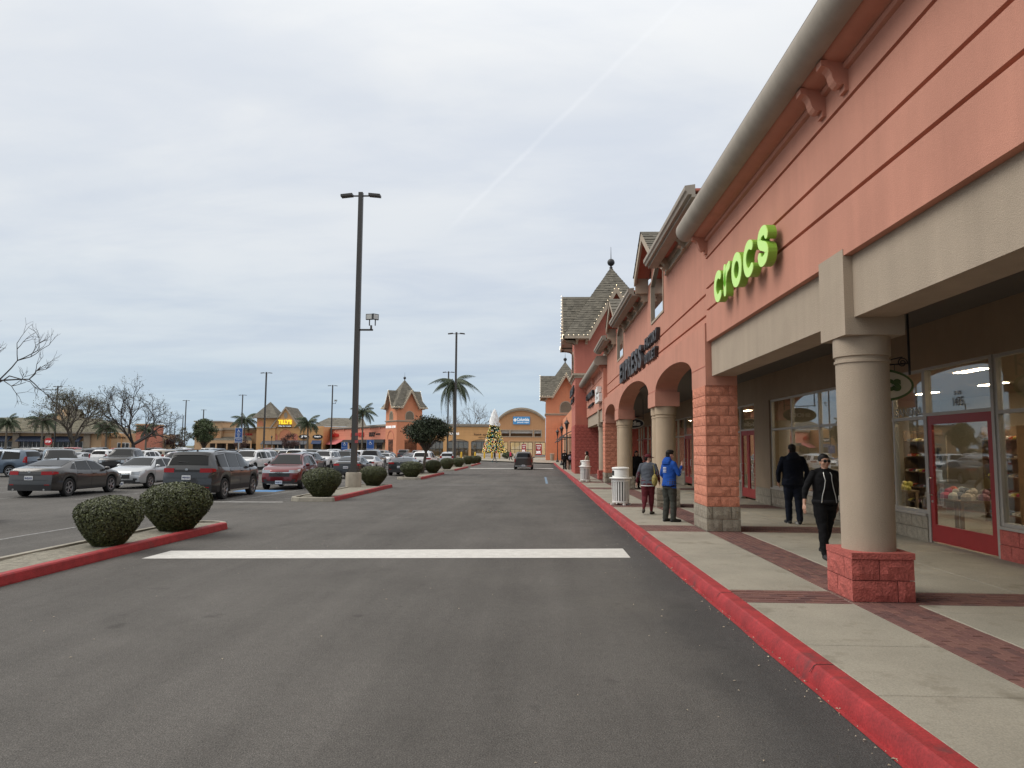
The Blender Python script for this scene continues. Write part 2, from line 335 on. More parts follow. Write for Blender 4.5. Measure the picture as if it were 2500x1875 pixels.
YB = [-30, 13, 20, 30, 45, 60, 75, 130]
mb = MB()
xs = [-1500, -200, -60, 60, 1500]; ys = [-300] + YB + [300, 3000]
for i in range(len(ys) - 1):
    for j in range(len(xs) - 1):
        mb.quad((xs[j], ys[i], gz(ys[i])), (xs[j + 1], ys[i], gz(ys[i])), (xs[j + 1], ys[i + 1], gz(ys[i + 1])), (xs[j], ys[i + 1], gz(ys[i + 1])))
struct('ground', mb, M_ASPH, weld=True)
M_FIELD = mat('dry_field', (.10, .10, .055), .95, var=.3, vscale=.05)
mb = MB(); mb.box((-1400, 640, -.6), (-40, 2500, -.25)); struct('field', mb, M_FIELD)

def marking(name, quad_, material, lift=.004, lab=None, cat='road marking', group=None):
    """painted sheet following the ground; quad_: four (x, y) corners"""
    mb = MB(); a, b, c, d = [np.array(q, float) for q in quad_]; n = max(1, int(np.linalg.norm(d - a) / 3), int(np.linalg.norm(b - a) / 4))
    for i in range(n):
        t0, t1 = i / n, (i + 1) / n
        if np.linalg.norm(d - a) > np.linalg.norm(b - a): q = [a + (d - a) * t0, b + (c - b) * t0, b + (c - b) * t1, a + (d - a) * t1]
        else: q = [a + (b - a) * t0, a + (b - a) * t1, d + (c - d) * t1, d + (c - d) * t0]
        mb.quad(*[(p[0], p[1], gz(p[1]) + lift) for p in q])
    o = obj(name, mb, material); tag(o, lab, cat, group); o['kind'] = 'structure'; return o
marking('crosswalk_bar', [(-6.66, 11.91), (1.59, 12.70), (1.59, 13.86), (-6.63, 12.82)], M_WHITE)
marking('far_crosswalk_bar', [(-7.37, 75.2), (1.5, 77.2), (1.5, 78.6), (-7.37, 76.6)], M_WHITE)
marking('old_line', [(-7.0, 38.0), (2.0, 39.9), (2.0, 40.12), (-7.0, 38.2)], M_WORN)
marking('blue_line', [(.36, 41.2), (.50, 41.2), (.50, 52), (.36, 52)], M_BLUEW)
for i in range(9):
    y = 40.6 + i * 1.3; marking('hatch_line', [(.5, y), (2.05, y + .9), (2.05, y + 1.03), (.5, y + .13)], M_WORN, lab='worn white hatch line by the kerb')
for i in range(7):
    y = 24.6 + i * 1.15; marking('bay_hatch_line', [(-10.9, y), (-9.15, y), (-9.15, y + .1), (-10.9, y + .1)], M_WORN, .006)
marking('blue_stall_patch', [(-13.4, 30.9), (-11.5, 30.9), (-11.5, 32.2), (-13.4, 32.2)], M_BLUE, .006)
marking('bay_end_line', [(-13.9, 24.35), (-9.0, 24.9), (-9.0, 25.05), (-13.9, 24.5)], M_WHITE)
for i in range(16):
    for (y0, y1) in ((25.0, 36.3), (45.2, 56.4)):
        if y0 > 30 and i > 10: continue
        x = -11.0 - 2.78 * i - (0 if y0 < 30 else -.3); marking('stall_line', [(x, y0), (x + .1, y0), (x + .1, y1), (x, y1)], M_WORN)
for x in (-10.82, -13.6, -16.4): marking('near_stall_line', [(x, 12.5), (x + .11, 12.5), (x + .11, 16.4), (x, 16.4)], M_WORN, .006)

M_CRACK = mat('asphalt_seam', (.058, .054, .049), .95, var=.3, vscale=30)
rnd = random.Random(77)
for sx, sy, ang, n, st in ((.1, 15, 88, 60, .55), (-4.4, 18, 93, 50, .5), (-6.4, 21, 4, 26, .33)):
    mb = MB(); x, y, a = sx, sy, R(ang); p = []
    for i in range(n): p.append((x, y, rnd.uniform(.0008, .0035))); a2 = a + rnd.gauss(0, .16); x += st * math.cos(a2); y += st * math.sin(a2)
    for q, r_ in zip(p, p[1:]):
        d = np.array([r_[0] - q[0], r_[1] - q[1]]); d /= np.linalg.norm(d); nn = np.array([-d[1], d[0]])
        mb.quad((q[0] - nn[0] * q[2], q[1] - nn[1] * q[2], gz(q[1]) + .0022), (r_[0] - nn[0] * r_[2], r_[1] - nn[1] * r_[2], gz(r_[1]) + .0022), (r_[0] + nn[0] * r_[2], r_[1] + nn[1] * r_[2], gz(r_[1]) + .0022), (q[0] + nn[0] * q[2], q[1] + nn[1] * q[2], gz(q[1]) + .0022))
    struct('asphalt_crack', mb, M_CRACK)
# ------------------------------------------------------------------ red kerb and arcade pavement
KX = [(-8, 2.36), (4.5, 2.23), (13.6, 2.09), (20, 2.06), (30, 2.07), (44, 2.10), (56, 2.10), (70, 2.06), (85, 2.0), (98, 1.95)]
def kx(y): return float(np.interp(y, [a for a, b in KX], [b for a, b in KX]))
KP = [(kx(y), y) for y in list(np.arange(-8, 98.1, 1.0))] + [(1.9, 101), (1.6, 103.5), (.9, 106), (-.2, 108), (-1.8, 109.2), (-4, 109.8)]
mb = MB(); prof = [(0, -.15), (0, .0), (.015, .085), (.045, .14), (.065, .15), (.205, .151), (.205, -.15)]
vs = []; np_ = len(prof); k = len(KP)
for i, (x, y) in enumerate(KP):
    a = np.array(KP[max(i - 1, 0)]); b = np.array(KP[min(i + 1, k - 1)]); t = (b - a) / np.linalg.norm(b - a); nrm = np.array([t[1], -t[0]])
    wob = .012 * noise.noise(Vector((y * .8, 3.1, 0)))
    for (d, z) in prof: q = np.array([x, y]) + nrm * (d + (wob if d < .1 else 0)); vs.append((q[0], q[1], gz(y) + z))
fs = [(i * np_ + j, (i + 1) * np_ + j, (i + 1) * np_ + j + 1, i * np_ + j + 1) for i in range(k - 1) for j in range(np_ - 1)]
mb.add(vs, fs); struct('kerb', mb, M_RED, smooth=25)
# a thin skirt of red overspray on the asphalt
mb = MB()
for i in range(0, 60):
    y0, y1 = -6 + i, -5 + i; w0 = .05 + .035 * noise.noise(Vector((y0 * .9, 0, 7))); w1 = .05 + .035 * noise.noise(Vector((y1 * .9, 0, 7)))
    mb.quad((kx(y0) - w0, y0, gz(y0) + .005), (kx(y0) + .01, y0, gz(y0) + .005), (kx(y1) + .01, y1, gz(y1) + .005), (kx(y1) - w1, y1, gz(y1) + .005))
struct('kerb_overspray', mb, M_RED)

BANDS = [(-5.7, -4.97), (1.39, 2.12), (8.47, 9.2), (15.6, 16.87), (22.3, 23.9), (32.8, 34.4), (39.4, 41.0), (44.2, 45.1)]
XW = 7.48
mb = MB()                                  # bed under slabs and bricks
for i in range(-8, 56, 2): mb.quad((kx(i) + .16, i, gz(i) + .138), (XW + .3, i, gz(i) + .138), (XW + .3, i + 2, gz(i + 2) + .138), (kx(i + 2) + .16, i + 2, gz(i + 2) + .138))
pave = struct('pavement', mb, M_JOINT)
M_SAND = mat('joint_sand', (.30, .25, .20), .95, var=.2)
mb = MB()
for i in range(-8, 56, 2): mb.quad((3.6, i, gz(i) + .1405), (4.31, i, gz(i) + .1405), (4.31, i + 2, gz(i + 2) + .1405), (3.6, i + 2, gz(i + 2) + .1405))
for (b0, b1) in BANDS:
    for xa, xb in ((None, 3.6), (4.31, XW + .2)):
        q0, q1 = (kx(b0) + .2, kx(b1) + .2) if xa is None else (xa, xa); mb.quad((q0, b0, gz(b0) + .1405), (xb, b0, gz(b0) + .1405), (xb, b1, gz(b1) + .1405), (q1, b1, gz(b1) + .1405))
struct('brick_bed', mb, M_SAND)
def slab(x0, y0, x1, y1, g=.006):
    if x0 < 3: xa, xb = kx(y0) + .208, kx(y1) + .208
    else: xa = xb = x0 + g
    x1 -= g; y0 += g; y1 -= g; c = .008; mb = MB()
    n = max(1, int((y1 - y0) / 2))
    z = lambda y: gz(y) + .15
    mb.add([(xa, y0, z(y0) - .03), (x1, y0, z(y0) - .03), (x1, y1, z(y1) - .03), (xb, y1, z(y1) - .03), (xa, y0, z(y0) - c), (x1, y0, z(y0) - c), (x1, y1, z(y1) - c), (xb, y1, z(y1) - c),
            (xa + c, y0 + c, z(y0)), (x1 - c, y0 + c, z(y0)), (x1 - c, y1 - c, z(y1)), (xb + c, y1 - c, z(y1))],
           [(0, 1, 5, 4), (1, 2, 6, 5), (2, 3, 7, 6), (3, 0, 4, 7), (4, 5, 9, 8), (5, 6, 10, 9), (6, 7, 11, 10), (7, 4, 8, 11), (8, 9, 10, 11)])
    return obj('slab', mb, M_CONC, pave)
XK = 2.30
for a, b in zip([(-9, -8)] + BANDS, BANDS + [(56, 57)]):
    y0, y1 = a[1], b[0]
    cuts = {2.12: [3.9, 5.38, 6.69], 9.2: [12.35]}.get(a[1]) or list(np.linspace(y0, y1, max(2, int(round((y1 - y0) / 3.2)) + 1))[1:-1])
    c2 = [y0] + cuts + [y1]
    for p, q in zip(c2, c2[1:]): slab(XK, p, 3.6, q)
    cuts = {2.12: [4.0, 6.0, 8.07], 9.2: [10.55, 12.9]}.get(a[1]) or list(np.linspace(y0, y1, max(2, int(round((y1 - y0) / 2.6)) + 1))[1:-1])
    c2 = [y0] + cuts + [y1]
    for p, q in zip(c2, c2[1:]):
        slab(4.31, p, 5.9, q); slab(5.9, p, XW + .25, q)
# bricks: one mesh per orientation, the nearest ones are parts, the rest is one part
bricks = []
for r in range(7):
    x = 3.605 + r * .1
    y = -6 + (.1 if r % 2 else 0)
    while y < 55: bricks.append((x + .05, y + .1, 0, 1.0)); y += .2
for (b0, b1) in BANDS:
    rows = int((b1 - b0) / .105)
    for (xa, xb) in ((XK, 3.59), (4.31, XW + .2)):
        for r in range(rows):
            y = b0 + (b1 - b0) * (r + .5) / rows; xa = kx(y) + .21 if xa < 3 else xa; x = xa + (0 if r % 2 else -.1)
            nb = max(2, round((xb - xa) / .2)); un = (xb - xa) / nb
            if r % 2: bricks += [(xa + un * (k + .5), y, 1, un / .2) for k in range(nb)]
            else: bricks += [(xa + un * .25, y, 1, un / .4), (xb - un * .25, y, 1, un / .4)] + [(xa + un * (k + 1), y, 1, un / .2) for k in range(nb - 1)]
def vis(b): return b[1] > 3.2 and b[0] < b[1] * .75 + .3
bricks.sort(key=lambda b: (0 if vis(b) else 1, b[0] ** 2 + b[1] ** 2))
bmesh_ = []
for q in (0, 1):
    for mi in range(3):
        h = .1; wd = .05; g = .0045; c = .003; lx, ly = (wd, h) if q == 0 else (h, wd); mb = MB()
        mb.add([(-lx + g, -ly + g, -.03), (lx - g, -ly + g, -.03), (lx - g, ly - g, -.03), (-lx + g, ly - g, -.03), (-lx + g, -ly + g, -c), (lx - g, -ly + g, -c), (lx - g, ly - g, -c), (-lx + g, ly - g, -c),
                (-lx + g + c, -ly + g + c, 0), (lx - g - c, -ly + g + c, 0), (lx - g - c, ly - g - c, 0), (-lx + g + c, ly - g - c, 0)],
               [(0, 1, 5, 4), (1, 2, 6, 5), (2, 3, 7, 6), (3, 0, 4, 7), (4, 5, 9, 8), (5, 6, 10, 9), (6, 7, 11, 10), (7, 4, 8, 11), (8, 9, 10, 11)])
        bmesh_.append(mb.mesh('brick', M_BRICK[mi]))
rnd = random.Random(3)
rest = MB()
for i, (x, y, q, sx) in enumerate(bricks):
    z = gz(y) + .15 + rnd.uniform(-.0025, .002); mi = rnd.choice((0, 0, 1, 1, 2))
    if i < 300:
        o = bpy.data.objects.new('brick', bmesh_[q * 3 + mi]); COL.objects.link(o); o.parent = pave; o.location = (x, y, z); o.scale = (sx, 1, 1)
    elif vis((x, y, q)):
        lx, ly = (.045, .095) if q == 0 else (.1 * sx - .005, .045)
        rest.add([(x - lx, y - ly, z), (x + lx, y - ly, z), (x + lx, y + ly, z), (x - lx, y + ly, z)], [(0, 1, 2, 3)], mi)
obj('distant_bricks', rest, M_BRICK, pave, kind='stuff')
# plaza beyond the arcade
mb = MB(); z = gz(90) + .148
mb.quad((2.2, 56, gz(56) + .148), (9, 56, gz(56) + .148), (9, 75, z), (2.2, 75, z)); mb.quad((2.2, 75, z), (9, 75, z), (9, 160, z), (2.2, 98, z)); mb.quad((2.2, 98, z), (9, 160, z), (-35, 160, z), (-6, 109.9, z))
struct('plaza', mb, M_CONC)
# litter and fallen leaves caught along the kerb
M_LIT = mat('litter', (.45, .38, .28), .9, var=.4, vscale=40)
mb = MB(); rnd = random.Random(11)
for i in range(420):
    y = 3.5 + 42 * rnd.random() ** 1.8; x = kx(y) - abs(rnd.gauss(.03, .07)) - (.0 if rnd.random() < .8 else rnd.random() * 1.2); s = rnd.uniform(.004, .016); a = rnd.random() * 7; c_, s_ = math.cos(a) * s, math.sin(a) * s
    mb.quad((x - c_, y - s_, gz(y) + .008), (x + s_ * .5, y - c_ * .5, gz(y) + .012), (x + c_, y + s_, gz(y) + .008), (x - s_ * .5, y + c_ * .5, gz(y) + .016))
for i in range(90):
    y = rnd.uniform(4, 24); x = rnd.uniform(-6.5, 2); s = rnd.uniform(.006, .018); a = rnd.random() * 7; c_, s_ = math.cos(a) * s, math.sin(a) * s
    mb.quad((x - c_, y - s_, gz(y) + .006), (x + s_ * .5, y - c_ * .5, gz(y) + .01), (x + c_, y + s_, gz(y) + .006), (x - s_ * .5, y + c_ * .5, gz(y) + .01))
o = obj('leaf_litter', mb, M_LIT); tag(o, 'tiny scraps and dry leaves scattered on the asphalt along the kerb', 'litter', kind='stuff')

# ------------------------------------------------------------------ planted islands with a red kerb on the lane side
def island(y0, y1, xa, xb, lab):
    """lane side face at x = xa (red), far side at xb"""
    t = thing('traffic_island', lab, 'traffic island', ((xa + xb) / 2, (y0 + y1) / 2, gz((y0 + y1) / 2)), group='kerbed planting islands beside the lane')
    n = 10; red = [(xa, y) for y in np.linspace(y0 + .25, y1 - .35, n)]
    far_end = [(xa - .12, y1 - .12), (xa - .4, y1 + .08), (xb + .5, y1 + .1), (xb + .12, y1 - .15)]
    back = [(xb, y) for y in np.linspace(y1 - .6, y0 + .5, n)]
    near_end = [(xb + .15, y0 + .15), (xb + .45, y0 - .02), (xa - .35, y0), (xa - .06, y0 + .1)]
    def sweep(path, name, material, closed=False):
        mb = MB(); vs = []; k = len(path); pf = [(0, -.1), (0, .02), (-.02, .13), (-.04, .15), (-.16, .152), (-.16, .05)]
        for i, (x, y) in enumerate(path):
            a = np.array(path[max(i - 1, 0)]); b = np.array(path[min(i + 1, k - 1)]); tt = (b - a) / np.linalg.norm(b - a); nr = np.array([tt[1], -tt[0]])
            for d, z in pf: q = np.array([x, y]) + nr * d; vs.append((q[0], q[1], gz(y) + z))
        f = [(i * 6 + j, (i + 1) * 6 + j, (i + 1) * 6 + j + 1, i * 6 + j + 1) for i in range(k - 1) for j in range(5)]
        f += [tuple(range(6)), tuple((k - 1) * 6 + j for j in range(5, -1, -1))]
        mb.add(vs, f); obj(name, mb, material, t)
    sweep(red, 'red_kerb', M_RED); sweep([red[-1]] + far_end + back + near_end + [red[0]], 'bare_kerb', M_CONC_KERB)
    mb = MB(); nx, ny = 7, 24
    g = [[(xb + .12 + (xa - xb - .24) * i / nx, y0 + .14 + (y1 - y0 - .26) * j / ny) for i in range(nx + 1)] for j in range(ny + 1)]
    for j in range(ny):
        for i in range(nx):
            mb.quad(*[(x, y, gz(y) + .115 + .03 * noise.noise(Vector((x * 2, y * 2, 0)))) for x, y in (g[j][i], g[j][i + 1], g[j + 1][i + 1], g[j + 1][i])])
    obj('soil_bed', mb, M_SOIL, t)
    return t
island(3.0, 16.75, -7.18, -8.42, 'nearest kerbed island with gravel bed and two round shrubs')
island(25.3, 35.95, -7.32, -9.0, 'kerbed island around the concrete footing of the tall lamp post')
island(45.1, 56.8, -7.5, -9.1, 'kerbed island under the small round-headed street tree')
island(65.6, 78.9, -7.8, -9.3, 'kerbed island around the second lamp post footing')
island(83.4, 97.4, -7.95, -9.4, 'farthest kerbed island with three clustered shrubs')
mb = MB()
for i in range(34):
    y = 3.2 + i * 2.9; pr_ = [(.004, .09), (.043, .1415), (.066, .1525), (.2, .1535)]
    for (a, za), (b, zb_) in zip(pr_, pr_[1:]): mb.quad((kx(y) + a, y - .006, gz(y) + za), (kx(y) + b, y - .006, gz(y) + zb_), (kx(y) + b, y + .006, gz(y) + zb_), (kx(y) + a, y + .006, gz(y) + za))
o = struct('kerb_joints', mb, mat('kerb_joint_dark', (.06, .02, .02), .95, var=.2))
# ------------------------------------------------------------------ building materials
CORAL = (.555, .252, .178); BEIGE = (.41, .33, .25)
M_CORAL = mat('coral_stucco', CORAL, .9, var=.06, vscale=1.2, bump=.35, bscale=95, streak=.07, fine=.05)
M_CORALD = mat('deep_coral_stucco', (.50, .165, .12), .9, var=.06, vscale=1.2, bump=.35, bscale=95, streak=.07)
M_ORANGE = mat('orange_coral_stucco', (.66, .265, .145), .9, var=.05, vscale=1.2, bump=.3, bscale=95, streak=.05)
M_BEIGE = mat('beige_stucco', BEIGE, .9, var=.06, vscale=1.5, bump=.4, bscale=85, streak=.07, fine=.05)
M_BEIGET = mat('beige_trim', (.44, .36, .275), .8, var=.05, vscale=3, bump=.1, bscale=90, streak=.05)
M_TAUPE = mat('taupe_cornice', (.345, .30, .25), .8, var=.06, vscale=3, bump=.15, bscale=80, streak=.1)
M_BUFF = mat('buff_column', (.45, .345, .24), .9, var=.06, vscale=2, bump=.4, bscale=85, fine=.05)
M_BLOCKC = mat('coral_split_block', (.60, .235, .15), .95, var=.12, vscale=7, bump=.9, bscale=42, fine=.18)
M_BLOCKR = mat('red_split_block', (.42, .105, .085), .95, var=.14, vscale=7, bump=.9, bscale=42, fine=.18)
M_BLOCKG = mat('grey_split_block', (.29, .255, .20), .95, var=.16, vscale=7, bump=.9, bscale=42, fine=.2)
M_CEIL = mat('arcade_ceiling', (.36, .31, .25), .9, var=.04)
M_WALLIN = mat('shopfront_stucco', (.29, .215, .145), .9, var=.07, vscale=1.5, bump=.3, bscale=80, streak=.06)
M_ALU = mat('aluminium', (.42, .39, .35), .45, metal=.35, var=.03)
M_DOORR = mat('red_door_enamel', (.30, .022, .024), .38, var=.06, vscale=5)
M_STEEL = mat('brushed_steel', (.62, .62, .60), .3, metal=.9, var=.03)
M_DARK = mat('dark_metal', (.022, .022, .024), .5, var=.1)
M_GLASS = glass_mat('shop_glass', (.88, .89, .86), refl=.62)
M_GLASSD = glass_mat('upper_glass', (.25, .27, .30), refl=2.6)
M_BLACKL = mat('black_letters', (.02, .02, .021), .45, var=.05)
M_SHING = mat('roof_shingle', (.165, .148, .118), .95, var=.14, vscale=4, bump=.6, bscale=40, fine=.2, attr=True)
M_SHINGT = mat('roof_shingle_tan', (.155, .138, .095), .95, var=.14, vscale=4, bump=.6, bscale=40, fine=.2, attr=True)
M_WHITEP = mat('white_paint', (.78, .77, .74), .5, var=.04)
M_LAMP = mat('lamp_glow', (.9, .85, .7), .5, var=0, emit=((1, .82, .55), 2.2))
M_LAMPW = mat('ceiling_lamp_glow', (.9, .85, .7), .5, var=0, emit=((1, .80, .56), 38))

# ------------------------------------------------------------------ split-face blockwork
BLK = {}
def block_mesh(L_, H_, material, var):
    key = (round(L_, 2), round(H_, 3), material.name, var)
    if key in BLK: return BLK[key]
    rn = random.Random(hash(key) & 0xffff); nx, nz = max(3, int(L_ / .075)), 3; g = .005; D = .05; vs = []; fs = []
    for j in range(nz + 1):
        for i in range(nx + 1):
            e = i in (0, nx) or j in (0, nz)
            vs.append((g + (L_ - 2 * g) * i / nx, D - .012 + (rn.uniform(-.004, .002) if e else rn.uniform(.0, .024)), g + (H_ - 2 * g) * j / nz))
    w = nx + 1
    for j in range(nz):
        for i in range(nx): fs.append((j * w + i, j * w + i + 1, (j + 1) * w + i + 1, (j + 1) * w + i))
    per = [i for i in range(w)] + [j * w + nx for j in range(1, nz + 1)] + [nz * w + i for i in range(nx - 1, -1, -1)] + [j * w for j in range(nz - 1, 0, -1)]
    o = len(vs)
    for i in per: vs.append((vs[i][0], 0, vs[i][2]))
    n = len(per)
    for q in range(n): fs.append((per[q], o + q, o + (q + 1) % n, per[(q + 1) % n]))
    mb = MB(); mb.add(vs, fs); me = mb.mesh('block', material); BLK[key] = me; return me
def block_wall(parent, p0, ang, length, z0, n, h, unit, material, start=0):
    """courses of blocks along direction ang (rotation about Z) from p0; the face looks to the local +Y side turned by ang"""
    base = wloc(parent)
    for c in range(n):
        x = 0.0; first = True
        while x < length - .02:
            L_ = unit
            if first and (c + start) % 2: L_ = unit / 2
            if x + L_ > length - .12: L_ = length - x
            me = block_mesh(L_, h, material, random.randrange(3))
            o = bpy.data.objects.new('block', me); COL.objects.link(o); o.parent = parent
            o.location = Vector((p0[0] + math.cos(ang) * x, p0[1] + math.sin(ang) * x, z0 + c * h)) - base; o.rotation_euler = (0, 0, ang)
            x += L_; first = False

def arc(cx, cz, r, a0, a1, n, rz=None):
    return [(cx + r * math.cos(R(a0 + (a1 - a0) * i / n)), cz + (rz or r) * math.sin(R(a0 + (a1 - a0) * i / n))) for i in range(n + 1)]

# ------------------------------------------------------------------ the half-round cornice front (used twice along the arcade)
def cornice_front(T, Y0, Y1, corbels, cols, wallmat=None, colx=3.985, base_blocks=True, end_returns=True):
    wm = wallmat or M_CORAL
    prof = [(3.65, 4.23)]
    for z in (4.91, 5.39, 6.06): prof += [(3.65, z - .027), (3.71, z - .02), (3.71, z + .02), (3.65, z + .027)]
    prof += [(3.65, 6.42), (4.2, 6.42), (4.2, 4.23)]
    mb = MB(); mb.yprof(prof, Y0, Y1); obj('grooved_wall', mb, wm, T)
    mb = MB(); mb.yprof([(3.655, 6.40), (3.60, 6.42), (3.585, 6.46), (3.60, 6.49), (3.56, 6.50)] + [(3.58 - .24 * math.sin(t), 6.50 + .09 * (1 - math.cos(t))) for t in np.linspace(.15, PI / 2, 8)] + [(3.30, 6.595), (3.30, 6.64), (4.2, 6.64), (4.2, 6.40)], Y0 - .02, Y1 + .02); obj('cove_moulding', mb, wm, T, smooth=30)
    mb = MB(); mb.yprof([(3.36, 6.60), (3.335, 6.545)] + arc(3.30, 6.78, .24, 270, 100, 12) + [(3.27, 7.03), (3.27, 7.06), (4.2, 7.06), (4.2, 6.6)], Y0 - .25, Y1 + .25); obj('half_round_cornice', mb, M_TAUPE, T, smooth=30)
    mb = MB(); mb.yprof([(3.22, 7.062), (3.2, 7.085), (3.22, 7.10), (7.4, 7.2), (7.4, 7.062)], Y0 - .25, Y1 + .25); obj('roof_edge', mb, M_TAUPE, T)
    cb = [(3.67, 6.53), (3.335, 6.53), (3.335, 6.455), (3.36, 6.45), (3.395, 6.44), (3.43, 6.41), (3.452, 6.37), (3.462, 6.32), (3.482, 6.268), (3.515, 6.228), (3.555, 6.208), (3.562, 6.228), (3.60, 6.228), (3.60, 6.15), (3.67, 6.15)]
    for y in corbels:
        mb = MB(); mb.yprof(cb, y - .075, y + .075); obj('corbel', mb, wm, T)
    mb = MB(); mb.yprof([(3.75, 3.48), (3.75, 4.232), (4.24, 4.232), (4.24, 3.48)], Y0 + .01, Y1 - .01); obj('beam', mb, M_BEIGE, T)
    for yc, small in cols:
        c = thing('column', None, None, (colx, yc, gz(yc) + .15)); c.parent = T; c.location = Vector((colx, yc, gz(yc) + .15)) - wloc(T)
        zb = gz(yc) + .15
        mb = MB(); mb.lathe([(.30, zb + .55), (.302, 2.93), (.302, 2.955), (.318, 2.96), (.318, 2.99), (.303, 2.995), (.303, 3.03), (.325, 3.04), (.325, 3.275)], (colx, yc, 0), 40); obj('shaft', mb, M_BEIGE, c, smooth=35)
        mb = MB(); mb.box((3.64, yc - .37, 3.27), (4.34, yc + .37, 4.226)); mb.box((3.64, yc - .37, 4.226), (3.74, yc + .37, 4.31)); obj('capital_block', mb, M_BEIGE, c)
        mb = MB(); mb.box((3.66, yc - .32, zb - .1), (4.30, yc + .32, zb + .5)); obj('base_core', mb, M_BLOCKR, c)
        pl = MB(); pl.box((3.625, yc - .375, zb + .488), (4.345, yc + .375, zb + .56)); obj('base_cap', pl, M_BLOCKR, c)
        x0, x1, y0, y1 = 3.62, 4.34, yc - .37, yc + .37
        block_wall(c, (x1, y0 + .045, 0), PI, x1 - x0, zb, 2, .244, .40, M_BLOCKR, 1)
        block_wall(c, (x0 + .045, y0 + .03, 0), PI / 2, y1 - y0 - .03, zb, 2, .244, .40, M_BLOCKR, 0)
    return T

T1 = thing('shop_building', 'nearest salmon stucco shop front with grooved wall, half-round taupe cornice and round column', 'building', (5.5, 6, .15))
cornice_front(T1, -7.2, 15.62, [1.4, 2.05, 8.33, 9.0, 15.48], [(1.75, 0), (8.93, 0)])
T3 = thing('shop_building', 'third salmon front with half-round cornice, between the arched front and first tower', 'building', (5.5, 48, .0))
cornice_front(T3, 40.4, 55.55, [40.6, 47.7, 48.3, 55.4], [(44.7, 0)])
mb = MB(); mb.box((3.585, 40.25, 3.48), (4.2, 41.0, 6.42)); obj('end_pilaster', mb, M_CORAL, T3)

# ------------------------------------------------------------------ arched front
T2 = thing('shop_building', 'salmon front with three arches over paired buff columns and two small roof gables', 'building', (5.5, 28, .05))
def arched_wall():
    arches = [(17.05, 22.40, 3.70, 4.19), (23.85, 32.85, 3.68, 4.46), (34.42, 39.45, 3.70, 4.15)]
    ys = [15.65]
    for a, b, zs, za in arches:
        ys += [a - 1e-3] + [a + (b - a) * (1 - math.cos(PI * i / 28)) / 2 for i in range(29)] + [b + 1e-3]
    ys.append(41.0)
    def zb(y):
        for a, b, zs, za in arches:
            if a <= y <= b: u = (2 * y - a - b) / (b - a); return zs + (za - zs) * max(0, 1 - u * u) ** .5
        return 3.28 if (y < 18 or y > 39) else 3.24
    ZT = 4.65; XF, XB = 3.62, 4.30; mb = MB()
    for p, q in zip(ys, ys[1:]):
        a, b = zb(p), zb(q)
        mb.quad((XF, p, a), (XF, q, b), (XF, q, ZT), (XF, p, ZT)); mb.quad((XB, p, a), (XB, q, b), (XB, q, ZT), (XB, p, ZT))
        mb.quad((XF, p, a), (XB, p, a), (XB, q, b), (XF, q, b))
        mb.quad((XF, p, ZT), (XF, q, ZT), (3.80, q, ZT + .06), (3.80, p, ZT + .06))
    for y in (15.65, 41.0): mb.add([(XF, y, 3.28), (XB, y, 3.28), (XB, y, ZT), (3.8, y, ZT + .06), (XF, y, ZT)], [(0, 1, 2, 3, 4)])
    obj('arched_wall', mb, M_CORAL, T2, weld=True)
    for y0, y1 in ((15.66, 17.04), (22.42, 23.84), (32.87, 34.40), (39.46, 40.9)):   # thin stucco joints at the springing line
        mb = MB(); mb.box((3.612, y0, 3.700), (3.625, y1, 3.712)); obj('springing_joint', mb, M_CORALD, T2)
arched_wall()
prof = [(3.80, 4.60)]
for z in (4.93, 5.42): prof += [(3.80, z - .03), (3.86, z - .022), (3.86, z + .022), (3.80, z + .03)]
WINC = [(22.95, 1.22), (33.5, 1.24)]
mb = MB()
def upper_wall():
    # panels between the tall upper windows so the openings are real recesses
    segs = [15.66, WINC[0][0] - 1.22, WINC[0][0] + 1.22, WINC[1][0] - 1.24, WINC[1][0] + 1.24, 40.9]
    full = prof + [(3.80, 7.6), (4.3, 7.6), (4.3, 4.6)]; low = prof + [(3.80, 6.08), (4.3, 6.08), (4.3, 4.6)]
    for i in range(5): mb.yprof(full if i % 2 == 0 else low, segs[i], segs[i + 1])
    for c, hw in WINC:
        mb.extr([(3.80, c - hw, 7.42), (3.80, c, 8.0), (3.80, c + hw, 7.42), (3.80, c + hw, 8.3), (3.80, c, 8.86), (3.80, c - hw, 8.3)], (.5, 0, 0))
upper_wall(); obj('upper_wall', mb, M_CORAL, T2)
for c, hw in WINC:
    pts = [(c - hw, 6.08), (c + hw, 6.08), (c + hw, 7.42), (c, 8.0), (c - hw, 7.42)]
    mb = MB(); n = 5; ins = [(c - hw + .07, 6.15), (c + hw - .07, 6.15), (c + hw - .07, 7.38), (c, 7.92), (c - hw + .07, 7.38)]
    for i in range(n):
        a, b, d, e = pts[i], pts[(i + 1) % n], ins[(i + 1) % n], ins[i]
        mb.extr([(3.77, *a), (3.77, *b), (3.77, *d), (3.77, *e)], (.12, 0, 0))
    f = obj('upper_window', mb, M_BEIGET, T2)
    mb = MB(); mb.extr([(3.84, *p) for p in ins], (.01, 0, 0)); obj('pane', mb, M_GLASSD, f)
    mb = MB(); mb.extr([(3.98, *p) for p in pts], (.02, 0, 0)); obj('dark_backing', mb, M_DARK, f)
